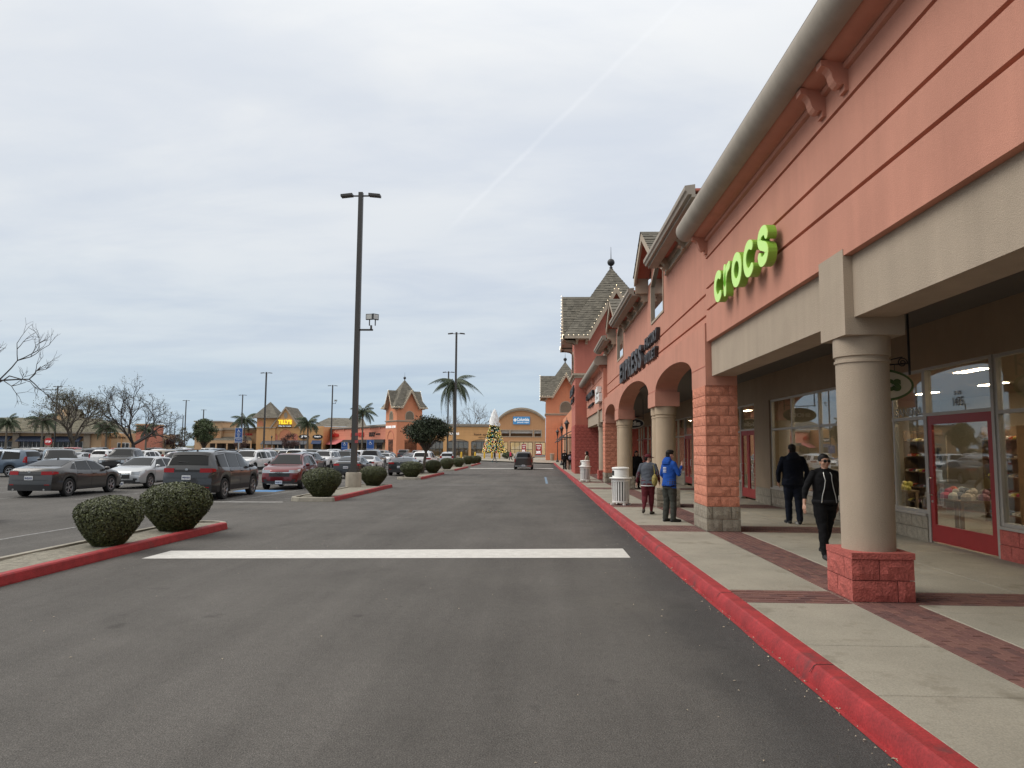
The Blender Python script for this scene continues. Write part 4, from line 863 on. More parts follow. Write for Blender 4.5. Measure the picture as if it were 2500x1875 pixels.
# ------------------------------------------------------------------ towers with crossed gables
def tower(cx, cy, z0, yaw, half, lab, wallm, lowm, bulbs=True, zs=1.0, course=.32, blocks=False, sill=False, roofm=None):
    t = thing('corner_tower', lab, 'tower', (cx, cy, z0), yaw, 'towers with crossed shingled gables'); k = dict(local=True); roofm = roofm or M_SHING
    E, A, G = 10.55 - z0, 16.95 - z0, 14.45 - z0
    h = half; s = half / 3.15; P = 4.1 * s; gw = 2.15 * s; PG = P * (A - G) / (A - E)
    mb = MB(); mb.box((-h, -h, 0), (h, h, E + .05))
    obj('tower_wall', mb, wallm, t, **k)
    zb = 3.72 - z0
    mb = MB(); mb.box((-h - .02, -h - .02, 0), (h + .02, h + .02, zb - .03)); pl = obj('plinth', mb, lowm, t, **k)
    if blocks:
        n = 15; hh = (zb - .03) / n
        for c in range(n):
            for (p0, ang, ln) in (((h * -.35, -h - .0, 0), PI, h * .65 + .02), ((-h - .0, -h, 0), PI / 2, 2 * h * .4)):
                x = 0; L0 = .4 if c % 2 else .2
                while x < ln - .05:
                    L_ = min(L0, ln - x); o = bpy.data.objects.new('block', block_mesh(L_, hh, lowm, random.randrange(3))); COL.objects.link(o); o.parent = pl
                    o.location = (p0[0] + math.cos(ang) * x, p0[1] + math.sin(ang) * x, c * hh); o.rotation_euler = (0, 0, ang); x += L_; L0 = .4
    mb = MB(); zc = 7.36 - z0
    for d, a, b in ((.06, 0, .12), (.14, .12, .20), (.22, .20, .34)): mb.box((-h - d, -h - d, zc + a + .002), (h + d, h + d, zc + b))
    obj('belt_cornice', mb, M_BEIGET, t, **k)
    mb = MB(); mb.box((-h - .012, -h - .012, 5.11 - z0), (h + .012, h + .012, 5.13 - z0)); obj('stucco_joint', mb, M_CORALD, t, **k)
    rf = MB(); rn = random.Random(4)
    barge = []; gwall = MB(); sof = MB(); fas = MB(); brk = []; bl = []
    for q in range(4):
        c_, s_ = round(math.cos(q * PI / 2)), round(math.sin(q * PI / 2)); T = lambda x, y, z: (c_ * x - s_ * y, s_ * x + c_ * y, z)
        for sg_ in (-1, 1): shingles(rf, T(sg_ * P, -P, E), T(sg_ * gw, -P, E), T(sg_ * PG, -PG, G), T(0, -PG, G), course, course * 1.3, rn)
        shingles(rf, T(-PG, -PG, G), T(PG, -PG, G), T(0, 0, A), T(0, 0, A), course, course * 1.3, rn)
        yf = -P + .05
        for sg_ in (-1, 1):
            shingles(rf, T(sg_ * gw, yf, E + .02), T(sg_ * gw, yf - .02, E + .02), T(0, yf, G), T(0, -PG, G), course, course * 1.3, rn)
            b = MB(); b.extr([T(sg_ * gw * 1.02, yf - .06, E - .05), T(0, yf - .06, G + .02), T(0, yf - .06, G - .55), T(sg_ * gw * .98, yf - .06, E - .42)], np.array(T(0, .1, 0))); barge.append(b)
            sof.quad(T(sg_ * gw, yf, E - .08), T(0, yf, G - .08), T(0, -h, G - .08), T(sg_ * gw, -h, E - .08))
            fas.extr([T(sg_ * gw * 1.01, -P - .02, E - .22), T(sg_ * (P + .02), -P - .02, E - .22), T(sg_ * (P + .02), -P - .02, E + .0), T(sg_ * gw * 1.01, -P - .02, E + .0)], np.array(T(0, .1, 0)))
            fas.extr([T(sg_ * gw, -h, E - .20), T(sg_ * (P - .1), -h, E - .20), T(sg_ * (P - .1), -P + .09, E - .20), T(sg_ * gw, -P + .09, E - .20)], (0, 0, .03))
            for xx in (gw + .12, h - .12): b = MB(); b.extr([T(sg_ * xx - .1, -h, E - .55), T(sg_ * xx - .1, -h, E - .21), T(sg_ * xx - .1, -P + .25, E - .21), T(sg_ * xx - .1, -P + .25, E - .32), T(sg_ * xx - .1, -h - .16, E - .42)], np.array(T(.2, 0, 0)) if False else np.array((T(1, 0, 0)[0] * .2, T(1, 0, 0)[1] * .2, 0))); brk.append(b)
            nb = 13
            for i in range(nb + 1): u = i / nb; bl.append(T(sg_ * gw * 1.04 * (1 - u), yf - .1, E + (G - E) * u + .06))
            for i in range(1, 6): bl.append(T(sg_ * (gw + (P - gw) * i / 5), -P - .06, E + .05))
        gwall.extr([T(-gw, -h + .001, E - .1), T(gw, -h + .001, E - .1), T(0, -h + .001, G - .1)], np.array(T(0, .2, 0)))
        # arched louvre
        w = .92; z1, z2 = 7.93 - z0, 9.70 - z0; a_ = [(w * math.cos(R(180 - 180 * i / 14)), z2 - w + .0 + w * math.sin(R(180 - 180 * i / 14))) for i in range(15)]
        fr = MB(); outer = [(-w - .14, z1 - .1)] + [((w + .14) * math.cos(R(180 - 180 * i / 14)), z2 - w + (w + .14) * math.sin(R(180 - 180 * i / 14))) for i in range(15)] + [(w + .14, z1 - .1)]
        fr.extr([T(x, -h - .05, z) for x, z in outer], np.array(T(0, .06, 0))); f = obj('louvre_frame', fr, M_BEIGET, t, **k)
        bk = MB(); bk.extr([T(x, -h - .056, z) for x, z in [(-w, z1)] + a_ + [(w, z1)]], np.array(T(0, .03, 0))); obj('louvre_back', bk, mat('louvre_dark', (.10, .085, .065), .8, var=.05), f, **k)
        lv = MB(); zz = z1 + .06
        while zz < z2 - .08:
            ww = w - .02 if zz < z2 - w else max(.05, math.sqrt(max(0, w * w - (zz - z2 + w) ** 2)) - .03)
            lv.extr([T(-ww, -h - .055, zz + .07), T(-ww, -h - .10, zz), T(-ww, -h - .09, zz - .02), T(-ww, -h - .055, zz + .03)], np.array((T(1, 0, 0)[0] * 2 * ww, T(1, 0, 0)[1] * 2 * ww, 0))); zz += .17
        obj('louvre_slats', lv, mat('louvre_tan', (.30, .235, .165), .8, var=.05), f, kind='stuff', **k)
    obj('roof_shingles', rf, roofm, t, kind='stuff', **k)
    obj('gable_wall', gwall, wallm, t, **k); obj('gable_soffit', sof, M_BEIGET, t, **k); obj('eave_fascia', fas, M_BEIGET, t, **k)
    for b in barge: obj('barge_board', b, M_BEIGET, t, **k)
    for b in brk: obj('eave_bracket', b, M_BEIGET, t, **k)
    mb = MB(); mb.lathe([(.16, A - .06), (.10, A + .05), (.05, A + .12)], n=10); mb.ball((0, 0, A + .42), .31, 14, 10); mb.tube([(0, 0, A + .7), (0, 0, A + 1.75)], [.035, .012], 6); obj('finial', mb, M_DARK, t, smooth=40, **k)
    if bulbs:
        mb = MB()
        for p in bl: mb.ball(p, .027, 6, 4)
        o = obj('string_lights', mb, M_LAMP, t, kind='stuff', **k)
    return t
tower(5.92, 58.75, gz(58) + .15, 0, 3.15, 'nearest coral tower with shingled gables rising behind the arcade fronts', M_CORALD, M_BLOCKR, course=.26, blocks=True)
tower(4.45, 124.6, gz(124) + .15, 0, 3.35, 'second orange tower at the far end of the arcade, half hidden by the first', M_ORANGE, M_ORANGE, course=.4)
tw = tower(-30.5, 159.3, -.2, math.atan2(3.5, 5.0), 3.05, 'orange corner tower across the car park with white letters on its side', M_ORANGE, M_ORANGE, course=.45)
# ------------------------------------------------------------------ far side of the car park
M_OCHRE = mat('ochre_stucco', (.66, .375, .165), .9, var=.05, vscale=.6, streak=.06)
M_OCHRE2 = mat('tan_stucco', (.60, .395, .23), .9, var=.05, vscale=.6, streak=.06)
M_BROWN = mat('caramel_stucco', (.56, .30, .15), .9, var=.05, vscale=.6, streak=.05)
M_SALMON2 = mat('salmon_far', (.66, .25, .165), .9, var=.05, vscale=.6, streak=.05)
M_FARGLASS = glass_mat('far_glass', (.75, .76, .72), refl=.9)
M_FRAMED = mat('dark_bronze_frame', (.05, .042, .035), .5, var=.05)
M_REDP = mat('poster_red', (.42, .03, .035), .6, var=.05)
M_AWN = mat('navy_awning', (.03, .04, .07), .85, var=.08); M_AWNB = mat('blue_awning', (.05, .075, .15), .85, var=.08); M_AWNR = mat('pink_red_awning', (.45, .12, .12), .85, var=.06)
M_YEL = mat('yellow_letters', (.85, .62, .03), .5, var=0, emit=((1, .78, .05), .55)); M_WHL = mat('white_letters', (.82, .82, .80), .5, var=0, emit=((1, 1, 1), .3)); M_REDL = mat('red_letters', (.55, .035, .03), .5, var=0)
M_SHOPIN = mat('glowing_shop_back', (.42, .33, .22), .9, var=.35, vscale=1.5, emit=((1, .75, .45), .55))  # display box glows by itself, standing in for lamplight inside the far shops
def frontbox(name, T, y, x0, x1, z0, z1, depth, material): mb = MB(); mb.box((x0, y, z0), (x1, y + depth, z1)); return obj(name, mb, material, T)
def far_window(T, y, x0, x1, z0, z1, nx, nz, fr=None, glass=None, back=True, depth=.0):
    fr = fr or M_FRAMED; f = MB(); e = .05; xs = np.linspace(x0, x1, nx + 1); zs = np.linspace(z0, z1, nz + 1)
    for x in xs: f.box((x - e, y - .04, z0), (x + e, y + .03, z1))
    for z in zs: f.box((x0, y - .03, z - e), (x1, y + .02, z + e))
    fo = obj('shop_window', f, fr, T)
    for i in range(nx):
        for j in range(nz): mb = MB(); mb.box((xs[i] + e, y, zs[j] + e), (xs[i + 1] - e, y + .012, zs[j + 1] - e)); obj('pane', mb, glass or M_FARGLASS, fo)
    if back: mb = MB(); mb.box((x0, y + 1.6, z0), (x1, y + 1.65, z1)); mb.box((x0, y + .2, z0 - .05), (x1, y + 1.6, z0)); mb.box((x0, y + .2, z1), (x1, y + 1.6, z1 + .05)); mb.box((x0 - .04, y + .2, z0), (x0, y + 1.6, z1)); mb.box((x1, y + .2, z0), (x1 + .04, y + 1.6, z1)); obj('window_display', mb, M_SHOPIN, fo)
    return fo
Q = 155 / 132.0
def c132(x, z): return x * Q, (z - EYE) * Q + EYE
YF = 155.0
# --- arched store
TA = thing('shop_building', 'caramel store with wide arched gable and blue panel sign at the lane end', 'building', (-3.9, YF, -.2))
def arched_store():
    x0, x1 = -8.9, 1.25; cx, zt, ze = -3.93, 10.45, 8.27; hw = 4.95
    Rr = (hw * hw + (zt - ze) ** 2) / (2 * (zt - ze)); top = [(cx + hw * (2 * i / 24 - 1), zt - Rr + math.sqrt(Rr * Rr - (hw * (2 * i / 24 - 1)) ** 2)) for i in range(25)]
    # wall with openings: lower openings, upper band of recesses
    cols_low = [(-6.35, -1.5, -.08, 3.1), (-1.0, 1.3, -.08, 3.1), (-8.6, -6.85, -.08, 3.1)]
    ups = [(-8.4, -6.6, 4.3, 5.6), (-6.3, -1.55, 4.3, 5.6), (-1.1, .3, 4.3, 5.6)]
    mb = MB(); cuts = sorted(set([x0, x1] + [a for o in cols_low + ups for a in o[:2] if x0 < a < x1] + [p[0] for p in top if x0 < p[0] < x1]))
    tz = lambda x: float(np.interp(x, [p[0] for p in top], [p[1] for p in top]))
    for p, q in zip(cuts, cuts[1:]):
        m_ = (p + q) / 2; occ = sorted([(o[2], o[3]) for o in cols_low + ups if o[0] < m_ < o[1]]); z = -.6
        for a, b in occ + [(None, None)]:
            za, zb2 = (tz(p), tz(q)) if a is None else (a, a)
            if min(za, zb2) > z + .01: mb.extr([(p, YF, z), (q, YF, z), (q, YF, zb2), (p, YF, za)], (0, .5, 0))
            z = b
    obj('front_wall', mb, M_BROWN, TA)
    mb = MB()
    for i in range(24):
        (a, za), (b, zb2) = top[i], top[i + 1]
        mb.extr([(a, YF - .35, za - .55), (b, YF - .35, zb2 - .55), (b, YF - .35, zb2 + .05), (a, YF - .35, za + .05)], (0, .9, 0))
        mb.extr([(a, YF - .55, za - .28), (b, YF - .55, zb2 - .28), (b, YF - .55, zb2 + .1), (a, YF - .55, za + .1)], (0, .2, 0))
    obj('arched_cornice', mb, M_BEIGET, TA)
    mb = MB(); mb.extr([(x, YF + .5, z) for x, z in ((-8.8, 5), (1.2, 5), (1.2, ze), *[(p[0], p[1]) for p in reversed(top[2:23])], (-8.8, ze))], (0, 18, 0)); obj('barrel_roof', mb, mat('white_roof', (.6, .62, .62), .7), TA)
    for o in ups:
        mb = MB(); mb.box((o[0], YF + 1.2, o[2]), (o[1], YF + 1.25, o[3])); mb.box((o[0] - .05, YF + .5, o[2]), (o[0], YF + 1.25, o[3])); mb.box((o[1], YF + .5, o[2]), (o[1] + .05, YF + 1.25, o[3])); mb.box((o[0], YF + .5, o[3]), (o[1], YF + 1.25, o[3] + .05)); obj('upper_recess', mb, mat('recess_brown', (.16, .11, .07), .9), TA)
        mb = MB(); d = .16
        for a in ((o[0] - d, o[2] - d, o[1] + d, o[2]), (o[0] - d, o[3], o[1] + d, o[3] + d), (o[0] - d, o[2], o[0], o[3]), (o[1], o[2], o[1] + d, o[3])): mb.box((a[0], YF - .08, a[1]), (a[2], YF + .02, a[3]))
        obj('recess_frame', mb, M_BEIGET, TA)
    mb = MB(); mb.box((-6.6, YF - .1, 3.2), (1.2, YF, 3.42)); mb.box((-6.75, YF - .06, -.5), (-6.45, YF, 3.2)); mb.box((-1.45, YF - .06, -.5), (-1.05, YF, 3.2)); obj('opening_trim', mb, M_OCHRE2, TA)
    far_window(TA, YF + .3, -6.3, -1.55, -.1, 3.05, 5, 2); far_window(TA, YF + .3, -.95, 1.25, .35, 3.05, 2, 1); far_window(TA, YF + .3, -8.55, -6.9, -.1, 3.05, 2, 2)
arched_store()
def sale_poster(x0, x1, z0, z1, lab, amt):
    t = thing('sale_poster', lab, 'poster', ((x0 + x1) / 2, YF + .15, z0)); mb = MB(); mb.box((x0, YF + .2, z0), (x1, YF + .23, z1)); obj('sheet', mb, M_REDP, t); w = x1 - x0; h = z1 - z0
    fit_text('WINTER', (x0 + w * .1, YF + .19, z0 + h * .78), (1, 0, 0), (0, 0, 1), w * .8, h * .11, .01, M_WHL, t, .03); fit_text('SALE', (x0 + w * .2, YF + .19, z0 + h * .58), (1, 0, 0), (0, 0, 1), w * .55, h * .11, .01, M_WHL, t, .03)
    fit_text('up to', (x0 + w * .35, YF + .19, z0 + h * .46), (1, 0, 0), (0, 0, 1), w * .3, h * .05, .01, M_WHL, t, .01); fit_text(amt, (x0 + w * .06, YF + .19, z0 + h * .12), (1, 0, 0), (0, 0, 1), w * .75, h * .26, .01, M_WHL, t, .06)
sale_poster(-.82, .5, .3, 2.7, 'large red sale poster reading 30 in the right window of the arched store', '30%'); sale_poster(-3.85, -2.93, .7, 2.7, 'red sale poster in the middle window, partly behind the pickup truck', '50%')
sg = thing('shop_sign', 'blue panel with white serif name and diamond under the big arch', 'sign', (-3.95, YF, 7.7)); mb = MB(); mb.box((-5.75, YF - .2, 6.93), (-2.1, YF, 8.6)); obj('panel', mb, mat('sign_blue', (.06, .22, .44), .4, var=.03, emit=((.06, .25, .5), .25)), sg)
mb = MB()
for (dx, dz) in ((0, .22), (0, -.22), (-.2, 0), (.2, 0)): mb.extr([(-5.33 + dx - .17, YF - .23, 7.85 + dz), (-5.33 + dx, YF - .23, 7.85 + dz - .2), (-5.33 + dx + .17, YF - .23, 7.85 + dz), (-5.33 + dx, YF - .23, 7.85 + dz + .2)], (0, .03, 0))
obj('diamond', mb, M_WHL, sg); fit_text('Columbia', (-4.92, YF - .21, 7.62), (1, 0, 0), (0, 0, 1), 2.65, .72, .03, M_WHL, sg, .02); fit_text('Sportswear Company', (-4.85, YF - .21, 7.15), (1, 0, 0), (0, 0, 1), 2.5, .32, .03, M_WHL, sg, .02)
# --- flat ochre row with segmental shop windows
TK = thing('shop_building', 'low ochre row with grooved parapet and broad arched shop windows, left of the arched store', 'building', (-17, YF, -.2))
def ochre_row():
    x0, x1, zt = -24.5, -8.9, 6.85; arches = [(-19.95, -15.45, 3.1, 3.62), (-14.9, -10.4, 3.1, 3.62), (-24.3, -21.0, 3.1, 3.5)]
    xs = sorted(set([x0, x1] + [a + (b - a) * i / 14 for a, b, _, _ in arches for i in range(15)]))
    def zb(m_):
        for a, b, zs, za in arches:
            if a <= m_ <= b: u = (2 * m_ - a - b) / (b - a); return zs + (za - zs) * (1 - u * u)
        return -.6
    mb = MB()
    for p, q in zip(xs, xs[1:]):
        inside = any(a <= (p + q) / 2 <= b for a, b, _, _ in arches); za, zq = (zb(p), zb(q)) if inside else (-.6, -.6)
        mb.extr([(p, YF + .3, za), (q, YF + .3, zq), (q, YF + .3, zt - .5), (p, YF + .3, zt - .5)], (0, .5, 0))
    obj('front_wall', mb, M_OCHRE, TK)
    mb = MB()
    for z in (4.53, 5.13, 5.73): mb.box((x0, YF + .285, z - .03), (x1, YF + .3, z))
    obj('groove_shadow_line', mb, M_BROWN, TK)
    mb = MB(); mb.box((x0, YF + .1, zt - .55), (x1, YF + .8, zt - .4)); mb.box((x0, YF - .1, zt - .4), (x1, YF + .8, zt - .1)); mb.box((x0, YF - .2, zt - .1), (x1, YF + .8, zt + .08)); obj('parapet_cornice', mb, M_TAUPE, TK)
    mb = MB(); mb.box((x0, YF + .8, 0), (x1, YF + 14, zt - .6)); obj('building_mass', mb, M_OCHRE2, TK)
    for a, b, zs, za in arches: far_window(TK, YF + .6, a, b, -.1, zs + .02, 4, 2); mb = MB(); mb.extr([(a + (b - a) * i / 14, YF + .62, zb(a + (b - a) * i / 14)) for i in range(15)] + [(b, YF + .62, zs), (a, YF + .62, zs)], (0, .03, 0)); obj('arch_panel', mb, M_BEIGET, TK)
ochre_row()
sg = thing('shop_sign', 'white capital letters on the ochre row, partly behind the street tree', 'sign', (-20, YF, 4.9)); fit_text('MICHAEL KORS', (-23.4, YF + .27, 4.55), (1, 0, 0), (0, 0, 1), 5.9, .52, .1, M_WHL, sg, .05)
sg = thing('shop_sign', 'thin dark lowercase letters on the ochre row beside the decorated tree', 'sign', (-12, YF, 4.6)); fit_text('kate spade', (-14.25, YF + .27, 4.3), (1, 0, 0), (0, 0, 1), 4.1, .68, .05, mat('bronze_letters', (.16, .09, .05), .5), sg); fit_text('NEW YORK', (-13.3, YF + .27, 3.95), (1, 0, 0), (0, 0, 1), 2.2, .2, .05, MATS['bronze_letters'], sg)
# letters and openings on the rotated corner tower
def tw_pt(u, z, face, off=0.0):            # u along the face 0..1 left to right as seen from the lot
    h = 3.05; c_, s_ = math.cos(tw.rotation_euler.z), math.sin(tw.rotation_euler.z)
    x, y = ((-h - off, h - 2 * h * u) if face == 'L' else (-h + 2 * h * u, -h - off)); return (tw.location.x + c_ * x - s_ * y, tw.location.y + s_ * x + c_ * y, z)
a = np.array(tw_pt(.06, 6.0, 'L', .03)); b = np.array(tw_pt(.97, 6.0, 'L', .03))
sg = thing('shop_sign', 'white capital letters across the left face of the orange corner tower', 'sign', tuple(a)); fit_text('MICHAEL KORS', a, b - a, (0, 0, 1), 5.3, .55, .08, M_WHL, sg, .05)
for nm, u0, u1, z0, z1, off, material in (('doorway', .28, .72, -.2, 3.45, .02, M_DARK), ('arch_line', .22, .78, 3.5, 3.62, .03, M_CORALD)):
    p = [tw_pt(u0, z0, 'L', off), tw_pt(u1, z0, 'L', off), tw_pt(u1, z1, 'L', off), tw_pt(u0, z1, 'L', off)]; mb = MB(); nrm = np.array(tw_pt(.5, 0, 'L', -.05)) - np.array(tw_pt(.5, 0, 'L', 0)); mb.extr(p, nrm); o = obj(nm, mb, material); o.parent = tw; o.matrix_parent_inverse = Matrix.LocRotScale(tw.location, tw.rotation_euler, None).inverted()
mb = MB(); pts = [tw_pt(.5 + .29 * math.cos(R(a_)), 3.6 + 1.85 * math.sin(R(a_)), 'L', .03) for a_ in np.linspace(180, 0, 16)]
mb.tube(pts, .07, 4); o = obj('arch_moulding', mb, M_CORALD); o.parent = tw; o.matrix_parent_inverse = Matrix.LocRotScale(tw.location, tw.rotation_euler, None).inverted()
p = [tw_pt(.32, -.2, 'R', .02), tw_pt(.8, -.2, 'R', .02), tw_pt(.8, 3.4, 'R', .02), tw_pt(.32, 3.4, 'R', .02)]; mb = MB(); mb.extr(p, np.array(tw_pt(.5, 0, 'R', -.05)) - np.array(tw_pt(.5, 0, 'R', 0))); o = obj('doorway', mb, mat('door_brown', (.13, .07, .045), .7)); o.parent = tw; o.matrix_parent_inverse = Matrix.LocRotScale(tw.location, tw.rotation_euler, None).inverted()

# --- rows set at an angle are built in a local frame: u to the right along the front, v into the building
class Local:
    def __init__(s, T, x, y, rz): s.T = T; s.x, s.y, s.rz = x, y, rz
    def part(s, name, mb, material, parent=None, kind=None):
        o = obj(name, mb, material, parent or s.T, local=True, kind=kind); return o
def loc_thing(label, x, y, rz): return thing('shop_building', label, 'building', (x, y, -.3), rz)
def lbox(T, name, a, b, material, parent=None): mb = MB(); mb.box(a, b); return obj(name, mb, material, parent or T, local=True)
def lwin(T, x0, x1, z0, z1, nx, nz, y=-.02, fr=None, lit=True):
    f = MB(); e = .06; xs = np.linspace(x0, x1, nx + 1); zs = np.linspace(z0, z1, nz + 1)
    for x in xs: f.box((x - e, y - .06, z0), (x + e, y + .02, z1))
    for z in zs: f.box((x0, y - .05, z - e), (x1, y + .01, z + e))
    fo = obj('shop_window', f, fr or M_FRAMED, T, local=True)
    for i in range(nx):
        for j in range(nz): mb = MB(); mb.box((xs[i] + e, y - .02, zs[j] + e), (xs[i + 1] - e, y, zs[j + 1] - e)); obj('pane', mb, M_DGL, fo, local=True)
M_DGL = mat('dark_shop_glass', (.035, .032, .03), .08, var=.3, vscale=1.2)
# salmon row running back from the corner tower
ux = np.array([-.555, .832]); L0 = 46.0; org = np.array([-34.1, 160.8])
p_far = org + ux * L0
TR = loc_thing('salmon row with taupe cornice, charcoal shade canopy and red shop letters beside the corner tower', p_far[0], p_far[1], math.atan2(-ux[1], -ux[0]))
lbox(TR, 'row_wall', (0, 0, 3.6), (L0, .6, 6.7), M_SALMON2); lbox(TR, 'row_base', (0, .4, 0), (L0, .6, 3.6), M_OCHRE2); lbox(TR, 'building_mass', (0, .6, 0), (L0, 16, 6.9), M_OCHRE2)
mb = MB(); mb.box((-.3, -.25, 6.72), (L0, .5, 6.95)); mb.box((-.3, -.45, 6.95), (L0, .5, 7.3)); obj('cornice', mb, M_TAUPE, TR, local=True)
mb = MB()
for z in (5.1, 5.65, 6.25): mb.box((0, -.02, z), (L0, .0, z + .035))
obj('groove_shadow_line', mb, M_CORALD, TR, local=True)
for i in range(7): lbox(TR, 'corbel', (1.5 + i * 6.5, -.22, 6.35), (1.8 + i * 6.5, 0, 6.71), M_SALMON2)
lbox(TR, 'shade_canopy', (17, -1.3, 3.1), (L0, 0, 3.85), mat('charcoal_canopy', (.05, .05, .052), .9))
mb = MB(); mb.extr([(1.0, -2.6, 2.75), (1.0, 0, 4.0), (1.0, 0, 3.9), (1.0, -2.6, 2.65)], (14.5, 0, 0)); obj('red_awning', mb, M_AWNR, TR, local=True)
for a, b, n in ((2.5, 6.5, 3), (7.2, 12.5, 4), (18, 23.5, 4), (25, 30.5, 4), (32, 36, 3), (37.5, 41, 3)): lwin(TR, a, b, .3, 3.1, n, 2, y=.38)
def local_sign(T, txt, u, z, w, h, material, lab, bold=.04, d=.1, off=.06):
    rz = T.rotation_euler.z; c_, s_ = math.cos(rz), math.sin(rz); o = np.array([T.location.x + c_ * u + s_ * off, T.location.y + s_ * u - c_ * off, T.location.z + z])
    s_g = thing('shop_sign', lab, 'sign', tuple(o)); fit_text(txt, o, (c_, s_, 0), (0, 0, 1), w, h, d, material, s_g, bold); return s_g
local_sign(TR, 'Pendleton', 3.5, 4.75, 6.6, 1.15, M_REDL, 'red script letters at the far end of the salmon row'); local_sign(TR, 'SKECHERS', 20.0, 4.6, 9.8, 1.05, M_REDL, 'bright red capital letters in the middle of the salmon row'); local_sign(TR, 'KAY', 33.5, 4.6, 4.0, 1.0, M_BLACKL, 'black capitals on the salmon row next to the corner tower'); local_sign(TR, 'JEWELERS', 38.0, 4.9, 2.6, .4, M_BLACKL, 'small black word right of the black capitals on the salmon row')
# gabled ochre store with square tower
TT = loc_thing('ochre store with steep gable, square roofed turret and yellow letters across the car park', -76.2, 190, 0)
W_, D_ = 18.2, 14
def P(x): return x + 76.2
lbox(TT, 'front_wall', (0, 0, 0), (W_, .5, 7.5), M_OCHRE); lbox(TT, 'building_mass', (0, .5, 0), (W_, D_, 7.4), M_OCHRE)
mb = MB(); g = [(P(-72.1), 7.3), (P(-64.6), 7.3), (P(-68.4), 12.2)]; mb.extr([(x, -.3, z) for x, z in g], (0, .6, 0)); obj('gable_wall', mb, M_OCHRE, TT, local=True)
for s, x in ((-1, P(-72.5)), (1, P(-64.2))):
    mb = MB(); ap = (P(-68.4), 12.75); mb.extr([(x, -.7, 7.2), (ap[0], -.7, ap[1]), (ap[0], -.7, ap[1] - .55), (x - s * .05, -.7, 6.65)], (0, .4, 0)); obj('barge_board', mb, M_BEIGET, TT, local=True)
    rf = MB(); shingles(rf, (x, -.6, 7.25), (x, 9, 7.25), (ap[0], -.6, ap[1] + .05), (ap[0], 9, ap[1] + .05), .5, .8); obj('gable_shingles', rf, M_SHING, TT, local=True, kind='stuff')
mb = MB(); mb.extr([(P(-68.4) + .5 * math.cos(a), -.36, 10.4 + .85 * math.sin(a)) for a in np.linspace(0, 2 * PI, 20)[:-1]], (0, .1, 0)); obj('oculus', mb, M_TAUPE, TT, local=True)
lbox(TT, 'turret_wall', (P(-76.2), -.4, 7.0), (P(-71.1), 4.7, 9.8), M_OCHRE); lbox(TT, 'turret_base', (P(-76.2), -.4, 0), (P(-71.1), -.0, 7.0), M_OCHRE); lbox(TT, 'turret_band', (P(-76.4), -.6, 7.0), (P(-70.9), 4.9, 7.25), M_BEIGET)
rf = MB(); cx = P(-73.65); hp = 3.5
for (a, b) in (((-1, -1), (1, -1)), ((1, -1), (1, 1)), ((1, 1), (-1, 1)), ((-1, 1), (-1, -1))): shingles(rf, (cx + a[0] * hp, 2.15 + a[1] * hp, 9.85), (cx + b[0] * hp, 2.15 + b[1] * hp, 9.85), (cx, 2.15, 14.2), (cx, 2.15, 14.2), .5, .8)
obj('turret_shingles', rf, M_SHING, TT, local=True, kind='stuff'); lbox(TT, 'turret_eave', (cx - hp, 2.15 - hp, 9.62), (cx + hp, 2.15 + hp, 9.84), M_TAUPE)
mb = MB(); mb.extr([(P(-75.2) + .75 * math.cos(R(a)), -.46, 8.2 + .75 * math.sin(R(a)) if a is not None else 0) for a in np.linspace(180, 0, 12)] + [(P(-74.45), -.46, 7.5), (P(-75.95), -.46, 7.5)], (0, .1, 0)); obj('turret_arch', mb, M_ORANGE, TT, local=True)
for (x, hw, z0, zt, nm) in ((-68.35, 1.7, 3.6, 6.6, 'great_arch_panel'), (-71.2, .7, 3.6, 5.5, 'side_arch_panel'), (-65.7, .7, 3.6, 5.5, 'side_arch_panel')):
    mb = MB(); mb.extr([(P(x) + hw * math.cos(R(a)), -.06, zt - hw + hw * math.sin(R(a))) for a in np.linspace(180, 0, 14)] + [(P(x) + hw, -.06, z0), (P(x) - hw, -.06, z0)], (0, .05, 0)); obj(nm, mb, M_SALMON2 if hw < 1 else M_ORANGE, TT, local=True)
    mb = MB(); mb.tube([(P(x) + (hw + .12) * math.cos(R(a)), -.1, zt - hw + (hw + .12) * math.sin(R(a))) for a in np.linspace(180, 0, 16)], .11, 5); obj('arch_moulding', mb, M_OCHRE, TT, local=True)
mb = MB(); mb.extr([(P(-74.4), -2.2, 2.7), (P(-74.4), -.1, 3.7), (P(-74.4), -.1, 3.55), (P(-74.4), -2.2, 2.55)], (12.3, 0, 0)); obj('slate_canopy', mb, mat('slate_canopy', (.12, .125, .14), .8), TT, local=True)
mb = MB()
for i in range(9): mb.box((P(-74.2) + i * 1.48, -2.1, 0), (P(-74.2) + i * 1.48 + .2, -1.9, 2.6))
obj('canopy_posts', mb, M_BEIGET, TT, local=True)
lwin(TT, P(-73.9), P(-63), .2, 2.5, 10, 1); lbox(TT, 'right_pier', (P(-61.9), -.35, 0), (P(-58), 0, 7.2), M_OCHRE); lwin(TT, P(-60.7), P(-58.5), .3, 3.0, 2, 2, y=-.37)
mb = MB(); mb.extr([(P(-61.0), -1.3, 2.85), (P(-61.0), -.36, 3.75), (P(-61.0), -.36, 3.65), (P(-61.0), -1.3, 2.75)], (2.6, 0, 0)); obj('blue_awning', mb, M_AWNB, TT, local=True)
rf = MB(); shingles(rf, (P(-66.5), 14, 7.9), (P(-49.8), 14, 7.9), (P(-63), 21, 10.7), (P(-52.6), 21, 10.5), .5, .9); obj('hip_shingles', rf, M_SHING, TT, local=True, kind='stuff')
lbox(TT, 'right_wing', (P(-66), 14.2, 0), (P(-50), 26, 7.8), M_OCHRE2)
